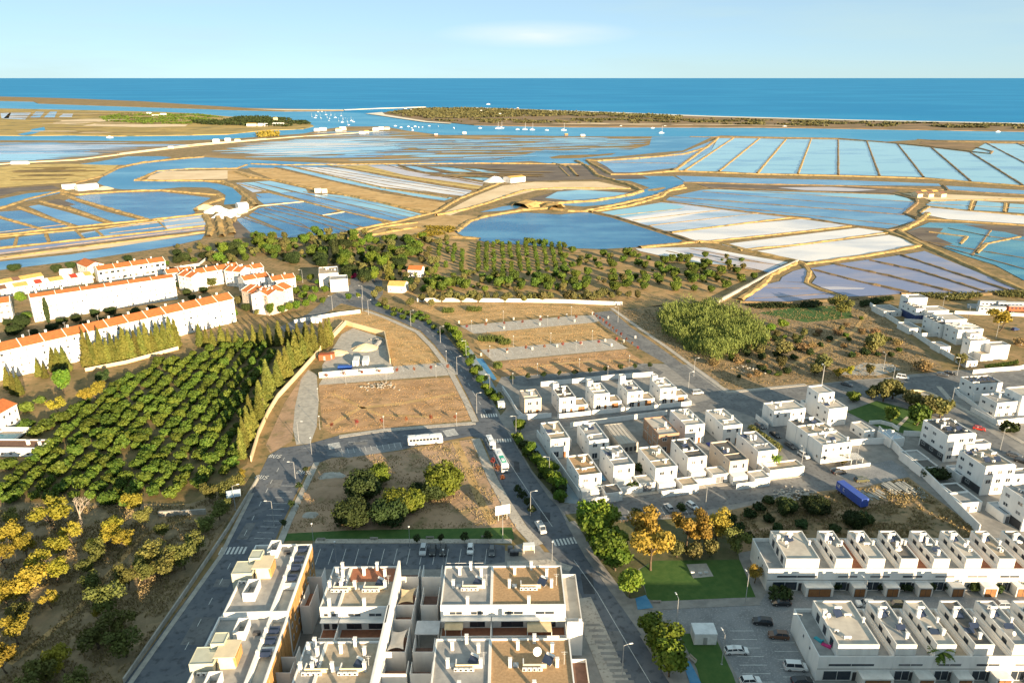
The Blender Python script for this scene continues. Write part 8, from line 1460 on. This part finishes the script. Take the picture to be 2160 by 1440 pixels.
b = MB(); y0, y1 = -1.31, -1.292
for (x0, z0, x1, z1) in [(-4.9, 2.1, -4.75, 3.1), (-4.5, 2.95, -3.9, 3.1), (-4.0, 2.6, -3.88, 3.1), (-4.5, 2.5, -3.9, 2.64), (-4.5, 2.1, -4.38, 2.6), (-4.5, 2.1, -3.9, 2.24), (-2.4, 2.1, -2.25, 3.0), (-2.4, 2.95, -1.7, 3.1), (-2.4, 2.05, -1.7, 2.2)]: b.box(x0, y0, z0, x1, y1, z1, True)
b.build('lettering', 'line_white', t_)
mat('slab', (0.40, 0.40, 0.37), col2=(0.30, 0.30, 0.28), scale=1.5)
rd = random.Random(9)
for i, (x0, y0, x1, y1, n, h, lb) in enumerate([(760, 1120, 930, 1225, 10, 1, 'loose field of grey planks laid beside the blue trailer'), (940, 1085, 1070, 1175, 5, 4, 'tall stack of pale slabs, left of two stacks'), (1060, 1080, 1190, 1175, 5, 4, 'tall stack of pale slabs, right of two stacks'), (1200, 1105, 1320, 1215, 5, 1, 'flat row of pale planks right of the slab stacks')]):
    a_, c_ = Q('b7', x0, y0), Q('b7', x1, y1); t_ = thing('slab_stack', lb, 'building material', (a_.x, a_.y, 0), 0); d_ = (c_ - a_); ang = math.atan2(d_.y, d_.x); nn = Vector((-math.sin(ang), math.cos(ang), 0))
    for l_ in range(h):
        for k in range(n):
            ln = d_.length * rd.uniform(.55, .95); b = MB(); b.box(0, -.28, 0, ln, .28, .14, True); q = nn * ((k - n / 2) * .75 + rd.uniform(-.1, .1)); b.build('slab', 'slab', t_, (q.x + math.cos(ang) * rd.uniform(0, 1.2), q.y + math.sin(ang) * rd.uniform(0, 1.2), .05 + l_ * .28), ang + rd.uniform(-.06, .06))
def debris(label, pxs, fr, n, spread, seed):
    rd = random.Random(seed); c_ = Q(fr, *pxs); t_ = thing('rubble_pile', label, 'rubble', (c_.x, c_.y, 0)); b = MB()
    for k in range(n):
        x, y, s_ = rd.gauss(0, spread), rd.gauss(0, spread * .5), rd.uniform(.15, .7); z = max(0, .6 - abs(x) * .1) * rd.random(); b.hexa([(x + rd.uniform(-s_, s_) * .2 + sx * s_ / 2, y + sy * s_ / 2, z + (s_ * .5 if t else 0) + rd.uniform(0, .1)) for t in (0, 1) for (sx, sy) in ((-1, -1), (1, -1), (1, 1), (-1, 1))])
    b.build('rubble', 'concrete', t_)['kind'] = 'stuff'
debris('white builders rubble scattered at the street edge of the scrub plot', (150, 1180), 'b7', 160, 3.2, 1); debris('second patch of pale rubble further along the scrub plot', (60, 1215), 'b7', 60, 1.6, 2); debris('rubble strip beside the sunlit square plot', (550, 945), 'a5', 70, 4, 3); debris('pale stones beside the tussocks on the scrub slope', (1580, 780), 'p', 60, 4, 4); debris('rubble along the building yard wall', (1100, 985), 'c6', 60, 1.6, 5)
# ================================================================== STREET FURNITURE
def lamp_mesh(h, arm, dbl):
    def f():
        b = MB(); b.tube((0, 0, 0), (0, 0, h), .11, .06, 7); b.tube((0, 0, h - .05), (arm, 0, h + .18), .05, .045, 6)
        if dbl: b.tube((0, 0, h - .05), (-arm, 0, h + .18), .05, .045, 6)
        b.box(-.2, -.2, 0, .2, .2, .12); return b.mesh('pole', 'metal_grey')
    return shared(('lamp', h, arm, dbl), f)
def head_mesh():
    def f(): b = MB(); b.hexa([(-.1, -.14, -.06), (.75, -.17, -.05), (.75, .17, -.05), (-.1, .14, -.06), (-.05, -.1, .07), (.65, -.1, .05), (.65, .1, .05), (-.05, .1, .07)]); return b.mesh('lamp_head', 'metal_white')
    return shared(('lhead',), f)
def lamp(p, deg, label, group, h=8.0, arm=1.3, dbl=False):
    t_ = thing('street_lamp', label, 'street lamp', (p.x, p.y, .0), R(deg), group); link('pole', lamp_mesh(h, arm, dbl), t_); link('lamp_head', head_mesh(), t_, (arm, 0, h + .18))
    if dbl: link('lamp_head', head_mesh(), t_, (-arm, 0, h + .18), math.pi)
def post(p, label, group, h=5.0):
    t_ = thing('lamp_post', label, 'lamp post', (p.x, p.y, .0), 0, group)
    def f(): b = MB(); b.tube((0, 0, 0), (0, 0, h), .08, .05, 6); b.box(-.15, -.15, 0, .15, .15, .1); return b.mesh('pole', 'metal_grey')
    def g(): b = MB(); b.lathe([(.06, 0), (.24, .12), (.26, .3), (.05, .42)], 10); return b.mesh('lantern', 'metal_white')
    link('pole', shared(('post', h), f), t_); link('lantern', shared(('lantern',), g), t_, (0, 0, h))
for i, (x, y, dg) in enumerate([(245, 462, 180), (435, 470, 180), (472, 490, 20), (740, 562, 30), (927, 667, 10), (1032, 868, 20), (1157, 1112, 20)]): lamp(Q('a5', x, y), dg, f'tall street lamp, {nth(i)} from the crossroads down the left side of the avenue', 'lamps on the left of the avenue')
for i, (x, y, dg) in enumerate([(1090, 760, 200), (1240, 985, 190), (1405, 1262, 190)]): lamp(Q('a5', x, y), dg, f'street lamp, {nth(i)} from the top in the planted strip of the avenue', 'lamps in the planted strip')
for i, (fr, x, y, dg, db, lb) in enumerate([('b8', 1900, 480, 180, 0, 'street lamp among the strip trees beside the villa block'), ('b8', 1775, 722, 10, 0, 'street lamp beside the avenue above the pickup truck'), ('b8', 205, 515, 180, 0, 'street lamp leaning over the west street bays'), ('b1', 1735, 445, 180, 0, 'street lamp in the middle of the west street bays'), ('b1', 1490, 345, 30, 0, 'street lamp beside the solar board on the west street'), ('b8', 225, 232, 0, 0, 'bare lamp pole at the gravel lane'), ('b4', 382, 660, 0, 1, 'double-armed lamp between the avenue trees'), ('b4', 432, 1388, 15, 0, 'street lamp on the avenue at the bottom edge'), ('b4', 805, 1052, 100, 0, 'street lamp beside the lawn and the white kiosk'), ('b4', 1284, 882, 100, 0, 'tall thin pole at the corner of the lawn'), ('b4', 1120, 1310, 100, 0, 'lamp on the grass beside the cobbled car park'), ('b5', 848, 925, 110, 0, 'lamp in the street between the two terraces'), ('b5', 400, 1165, 180, 0, 'lamp at the wall of the lower terrace'), ('b4', 300, 248, 180, 0, 'lamp at the mouth of the street opposite the villas'), ('b4', 1005, 252, 100, 0, 'lamp beside the white car opposite the villas'), ('b6', 1235, 192, 15, 0, 'lamp at the corner of the north row'), ('b7', 1003, 215, 100, 0, 'lamp on the scrub edge above the round garden'), ('b7', 1517, 412, 15, 0, 'tall lamp on a concrete base by the round basin'), ('b7', 1950, 782, 20, 0, 'tall lamp beside the red car street'), ('b7', 1572, 130, 180, 0, 'lamp at the dark cars by the villa wall'), ('b7', 925, 92, 100, 0, 'thin pole on the bare grey patch'), ('b7', 392, 202, 100, 0, 'thin pole in the grey olives'), ('b7', 328, 842, 180, 0, 'lamp against the stepped terrace'), ('b7', 203, 962, 100, 0, 'lamp at the street corner by the cul-de-sac'), ('b7', 685, 930, 20, 0, 'lamp on the cul-de-sac pavement'), ('c5', 1035, 640, 15, 0, 'lamp between the upper villas'), ('c5', 1665, 960, 15, 0, 'lamp before the orange-green tree'), ('c5', 1335, 755, 100, 0, 'lamp beside the upper villa roofs'), ('c6', 215, 310, 180, 0, 'lamp behind the street trees'), ('c6', 915, 505, 180, 0, 'lamp on the villa car park'), ('a5', 2050, 538, 180, 0, 'lamp at the top of the path beside the plots'), ('a6', 70, 880, 20, 0, 'lamp on the scrub corner by the plots'), ('a6', 35, 970, 20, 0, 'lamp beside the silver van'), ('a6', 880, 930, 100, 0, 'thin pole before the scrub street'), ('b8', 1590, 895, 100, 0, 'pole on the lawn below the billboard')]): lamp(Q(fr, x, y), dg, lb, None, 8.0 if db == 0 else 7.0, 1.3, bool(db))
for txt, lst in [('in the parking row above the square plot', [(330, 932), (585, 917), (900, 887), (965, 790)]), ('round the square plot', [(155, 1035), (165, 1215), (570, 1217), (1030, 1197)]), ('on the upper parking row', [(1125, 592), (1325, 530), (1605, 560), (1755, 500)]), ('on the middle parking row', [(1240, 757), (1388, 692), (1625, 672), (1785, 722), (1887, 657)]), ('on the shaded parking row', [(1385, 935), (1540, 872), (1805, 842), (1985, 890), (2120, 820)])]:
    for i, (x, y) in enumerate(lst): post(Q('a5', x, y), f'slim white lamp post, {nth(i)} from the left {txt}', 'lamp posts ' + txt)
for i, (x, y) in enumerate([(322, 905), (967, 925), (1920, 1030), (475, 1030), (1195, 1085), (310, 310)]): post(Q('b8', x, y), f'lamp post, {nth(i)} as one reads round the lawn and its car park', 'lamp posts by the lawn', 6)
def bench(p, deg, label):
    t_ = thing('park_bench', label, 'bench', (p.x, p.y, .06), R(deg), 'benches along the lawn'); b = MB()
    for k in range(3): b.box(-1.1, -.25 + k * .18, .42, 1.1, -.11 + k * .18, .48, True)
    b.build('seat', 'concrete', t_); b = MB(); b.box(-1.1, .3, .55, 1.1, .36, .95, True); b.build('backrest', 'concrete', t_)
    for x in (-.9, .9): b = MB(); b.box(x - .06, -.25, 0, x + .06, .36, .42); b.build('leg', 'concrete', t_)
for i, (x, y) in enumerate([(375, 885), (728, 880), (1103, 875), (1473, 870)]): bench(Q('b8', x, y), 180, f'pale bench, {nth(i)} from the left along the lawn')
bench(Q('b4', 668, 885), 180, 'pale bench at the avenue end of the square lawn'); bench(Q('b4', 915, 1285), -60, 'long pale bench on the grass beside the blue cycle path')
t_ = thing('billboard', 'white billboard on two posts at the corner of the clay plot', 'billboard', Q('b8', 1590, 752), R(18)); b = MB(); b.box(-2.2, -.06, 2.0, 2.2, .06, 5.0, True); b.build('board', 'frame_white', t_)
for x in (-1.3, 1.3): b = MB(); b.tube((x, .1, 0), (x, .1, 2.2), .08, .08, 6); b.build('post', 'metal_white', t_)
b = MB()
for (x, z, w, h) in [(.9, 3.9, .25, .2), (1.5, 4.2, .3, .2), (1.0, 3.5, .2, .15), (-.8, 2.4, .6, .08), (1.2, 2.5, .3, .12), (-2.0, 2.4, .5, .08)]: b.box(x, -.075, z, x + w, -.062, z + h, True)
b.build('print', 'shutter', t_)
t_ = thing('solar_board', 'tilted solar board on a pole beside the almond wood', 'solar panel', Q('b1', 1490, 330), R(20)); b = MB(); b.tube((0, 0, 0), (0, 0, 4.5), .1, .08, 7); b.build('post', 'metal_grey', t_); b = MB(); b.hexa([(-2, -1.2, 4.2), (2, -1.2, 4.2), (2, 1.2, 5.2), (-2, 1.2, 5.2), (-2, -1.2, 4.3), (2, -1.2, 4.3), (2, 1.2, 5.3), (-2, 1.2, 5.3)]); b.build('panel', 'poly_sheet', t_)
cabin('small white kiosk with a flat roof on the car park grass', (1483, 1348), 5.0, 3.6, 3.0, 'metal_white', 0, 'kiosk', 'kiosk')
# recycling point
for i, (x, y, m) in enumerate([(1655, 985, 'frame_dark'), (1680, 985, 'frame_dark'), (1705, 982, 'cream'), (1640, 960, 'shutter')]):
    p = Q('b8', x, y); t_ = thing('recycling_bin', f'recycling bin, {nth(i)} of the cluster at the end of the car park', 'bin', (p.x, p.y, .06), 0, 'recycling bins'); b = MB(); b.hexa([(-.6, -.5, 0), (.6, -.5, 0), (.6, .5, 0), (-.6, .5, 0), (-.7, -.6, 1.3), (.7, -.6, 1.3), (.7, .6, 1.3), (-.7, .6, 1.3)]); b.build('body', m, t_); b = MB(); b.hexa([(-.72, -.62, 1.3), (.72, -.62, 1.3), (.72, .62, 1.3), (-.72, .62, 1.3), (-.5, -.4, 1.6), (.5, -.4, 1.6), (.5, .4, 1.6), (-.5, .4, 1.6)]); b.build('lid', 'shutter', t_)
t_ = thing('bus_shelter', 'small white shelter at the corner of the car park', 'shelter', Q('b8', 1765, 965), R(5)); b = MB(); b.box(-1.5, -.8, 2.4, 1.5, .8, 2.55, True); b.build('roof', 'metal_white', t_); b = MB(); b.box(-1.5, .7, 0, 1.5, .76, 2.4); b.build('back_panel', 'cream', t_)
for x in (-1.4, 1.4): b = MB(); b.box(x - .05, -.7, 0, x + .05, -.6, 2.4); b.build('post', 'metal_white', t_)
# low timber fence of the car park
a_, c_ = Q('b4', 395, 340), Q('b4', 975, 275); t_ = thing('timber_fence', 'low timber post and rail fence along the car park', 'fence', (a_.x, a_.y, 0), math.atan2(c_.y - a_.y, c_.x - a_.x)); ln = (c_ - a_).length; n = 24
for k in range(n + 1): b = MB(); b.box(ln * k / n - .06, -.06, 0, ln * k / n + .06, .06, 1.0); b.build('post', 'bark', t_)
for z in (.45, .85): b = MB(); b.box(0, -.03, z, ln, .03, z + .1, True); b.build('rail', 'bark', t_)
# round basin
c_ = Q('b7', 1258, 345); t_ = thing('round_basin', 'round walled basin in the garden by the cobbled street', 'fountain', (c_.x, c_.y, 0)); b = MB(); n = 40; r0, r1 = 6.6, 6.2
for k in range(n):
    a0, a1 = 6.2832 * k / n, 6.2832 * (k + 1) / n; f = lambda r, a, z: (r * math.cos(a), r * math.sin(a), z); b.quad(f(r0, a0, 0), f(r0, a1, 0), f(r0, a1, 1.6), f(r0, a0, 1.6)); b.quad(f(r0, a0, 1.6), f(r0, a1, 1.6), f(r1, a1, 1.6), f(r1, a0, 1.6)); b.quad(f(r1, a0, 1.6), f(r1, a1, 1.6), f(r1, a1, .9), f(r1, a0, .9))
b.build('rim', 'cream', t_); b = MB(); b.poly([(6.2 * math.cos(6.2832 * k / n), 6.2 * math.sin(6.2832 * k / n), .95) for k in range(n)]); b.build('basin_floor', 'paving', t_)
b = MB()
for k in range(6): b.tube((-1.5 + k * .5, .3 * math.sin(k), .95), (-1.4 + k * .5, .3 * math.sin(k), 1.5), .18, .12, 6)
b.build('sculpture', 'concrete', t_)
# playground
c_ = Q('b4', 960, 665)
for i, (dx, dy, lb) in enumerate([(-1.8, -1.6, 'small spring rider on the left of the play area'), (0, -1.8, 'white play panel in the middle of the play area'), (1.6, -1.5, 'small spring rider on the right of the play area')]):
    t_ = thing('play_equipment', lb, 'play equipment', (c_.x + dx, c_.y + dy, .08)); b = MB(); b.tube((0, 0, 0), (0, 0, .4), .12, .12, 8); b.build('spring', 'metal_grey', t_); b = MB(); b.hexa([(-.5, -.1, .4), (.5, -.1, .4), (.5, .1, .4), (-.5, .1, .4), (-.6, -.08, .9), (.35, -.08, .8), (.35, .08, .8), (-.6, .08, .9)]); b.build('rider', 'metal_white', t_)
# utility cabinets on the plots
for txt, p0, p1, n in [('along the upper parking row', (1045, 545), (1890, 490), 6), ('below the upper parking row', (1330, 580), (1990, 515), 4), ('along the middle parking row', (1185, 750), (1970, 660), 6), ('beside the scrub street', (2010, 690), (2160, 640), 3)]:
    a_, c_ = Q('a5', *p0), Q('a5', *p1)
    for i in range(n):
        p = a_.lerp(c_, i / (n - 1)); t_ = thing('utility_cabinet', f'small white utility cabinet, {nth(i)} from the left {txt}', 'cabinet', (p.x, p.y, 0), .1, 'utility cabinets ' + txt); b = shared(('ucab',), lambda: MB().box(-.4, -.2, 0, .4, .2, 1.3).mesh('body', 'metal_white')); link('body', b, t_); d2 = shared(('ucabd',), lambda: MB().box(-.33, -.23, .15, .33, -.2, 1.15, True).mesh('door', 'concrete')); link('door', d2, t_)
# railway wagons beyond the villas
for i, (x, y, m, lb) in enumerate([(1610, 600, 'metal_white', 'white wagon, left of two on the railway'), (1825, 612, 'metal_white', 'white wagon, right of two on the railway'), (1600, 665, 'metal_white', 'low white wagon nearer the wall'), (1950, 655, 'rust', 'red wagon at the right edge')]):
    p = Q('c5', x, y); t_ = thing('railway_wagon', lb, 'wagon', (p.x, p.y, 0), R(-4)); b = MB(); b.hexa([(-7, -1.3, 1), (7, -1.3, 1), (7, 1.3, 1), (-7, 1.3, 1), (-7, -1.3, 3.4), (7, -1.3, 3.4), (7, 1.3, 3.4), (-7, 1.3, 3.4)]); b.build('body', m, t_); b = MB(); b.hexa([(-7.05, -1.35, 3.4), (7.05, -1.35, 3.4), (7.05, 1.35, 3.4), (-7.05, 1.35, 3.4), (-7, -.6, 3.9), (7, -.6, 3.9), (7, .6, 3.9), (-7, .6, 3.9)]); b.build('roof', 'metal_grey', t_)
    for k in (-5, -4, 4, 5):
        for yy in (-.9, .9): link('wheel', wheel_mesh(.45, .2), t_, (k, yy, .45))
    for k in range(6): b = MB(); b.box(-6 + k * 2, -1.33, 2.1, -4.7 + k * 2, -1.3, 2.9, True); b.build('window', 'glass_dark', t_)
sheet('railway_bed', 'roof_grey', [(2040, 640), (2200, 645), (2400, 660), (2400, 668), (2200, 655), (2040, 650)], 0.05)
# palms
def palm(p, h, label, s_=1.0):
    t_ = thing('palm_tree', label, 'tree', (p.x, p.y, 0)); b = MB()
    for k in range(6): b.tube((math.sin(k * .3) * .06, 0, h * k / 6 - .1), (math.sin((k + 1) * .3) * .06, 0, h * (k + 1) / 6), .26 - .015 * k, .24 - .015 * k, 8)
    b.build('trunk', 'bark', t_); rd = random.Random(int(h * 10)); b = MB()
    for k in range(26):
        a = 6.2832 * k / 26 + rd.uniform(-.1, .1); el = rd.uniform(-.1, 1.1); ln = rd.uniform(2.2, 3.0) * s_; p_ = Vector((0, 0, h)); d = Vector((math.cos(a) * math.cos(el), math.sin(a) * math.cos(el), math.sin(el))); side = Vector((-math.sin(a), math.cos(a), 0)); n = 7
        for j in range(n):
            q = p_ + d * (ln / n); w = .42 * s_ * math.sin(math.pi * (j + .6) / (n + .4)); dz = Vector((0, 0, -.12)); b.quad(p_, q, q + side * w + dz, p_ + side * w * .8 + dz); b.quad(p_, q, q - side * w + dz, p_ - side * w * .8 + dz); p_ = q; d = (d + Vector((0, 0, -.26))).normalized()
    b.build('fronds', 'leaf_street', t_)
palm(Q('b5', 1345, 1395), 6.5, 'tall palm before the lower terrace', 1.15); palm(Q('b6', 1782, 692), 4.5, 'small palm in a front court of the villa block', .9); palm(at(2050, 735), 3.5, 'palm in the upper villa garden', .8); palm(at(877, 590), 4, 'palm beside the farmhouse', .8)
# things on roofs and terraces
def lounger(p, z, m, label, deg=0):
    t_ = thing('beanbag_lounger' if m == 'pink' else 'sun_lounger', label, 'lounger', (p.x, p.y, z), R(deg)); b = MB(); b.hexa([(-1.0, -.45, 0), (1.0, -.45, 0), (1.0, .45, 0), (-1.0, .45, 0), (-.9, -.38, .25), (.8, -.38, .3), (.8, .38, .3), (-.9, .38, .25)]); b.build('cushion', m, t_); b = MB(); b.hexa([(.4, -.4, .2), (1.0, -.4, .2), (1.0, .4, .2), (.4, .4, .2), (.9, -.35, .8), (1.1, -.35, .75), (1.1, .35, .75), (.9, .35, .8)]); b.build('back', m, t_)
mat('pink', (0.72, 0.05, 0.22), rough=0.7); mat('turquoise', (0.05, 0.40, 0.48), rough=0.7)
lounger(Q('b5', 598, 1180, 5.6), 5.5, 'pink', 'pink lounger on the roof terrace of the lower terrace end house', -40); lounger(Q('b5', 545, 1140, 5.6), 5.5, 'turquoise', 'turquoise lounger beside the pink one', -60)
t_ = thing('garden_table', 'white oval table in the brown courtyard', 'table', (Q('b3', 292, 415, 6.4).x, Q('b3', 292, 415, 6.4).y, 5.6)); b = MB(); b.lathe([(.2, 0), (.06, .1), (.06, .66), (.75, .68), (.75, .74)], 16); b.build('table_top', 'metal_white', t_)
# buildings just below the picture: the estate goes on behind the viewpoint and shades the nearest streets
for (x0, y0, x1, y1, h, lb) in [(-16, 82, 16, 97, 12, 'next apartment house of the estate, south of the picture'), (-43, 82, -27, 97, 12, 'next apartment house beside the long building, south of the picture'), (34, 92, 112, 104, 13, 'apartment block of the estate standing south of the terraces'), (-66, 44, -50, 86, 20, 'tall apartment block continuing the long building, south of the picture')]:
    B = Bld('apartment_building', lb, 'building', (x0, y0), 0, 'estate buildings south of the picture'); B.block(0, 0, x1 - x0, y1 - y0, 0, h, WR, 'roof_grey')
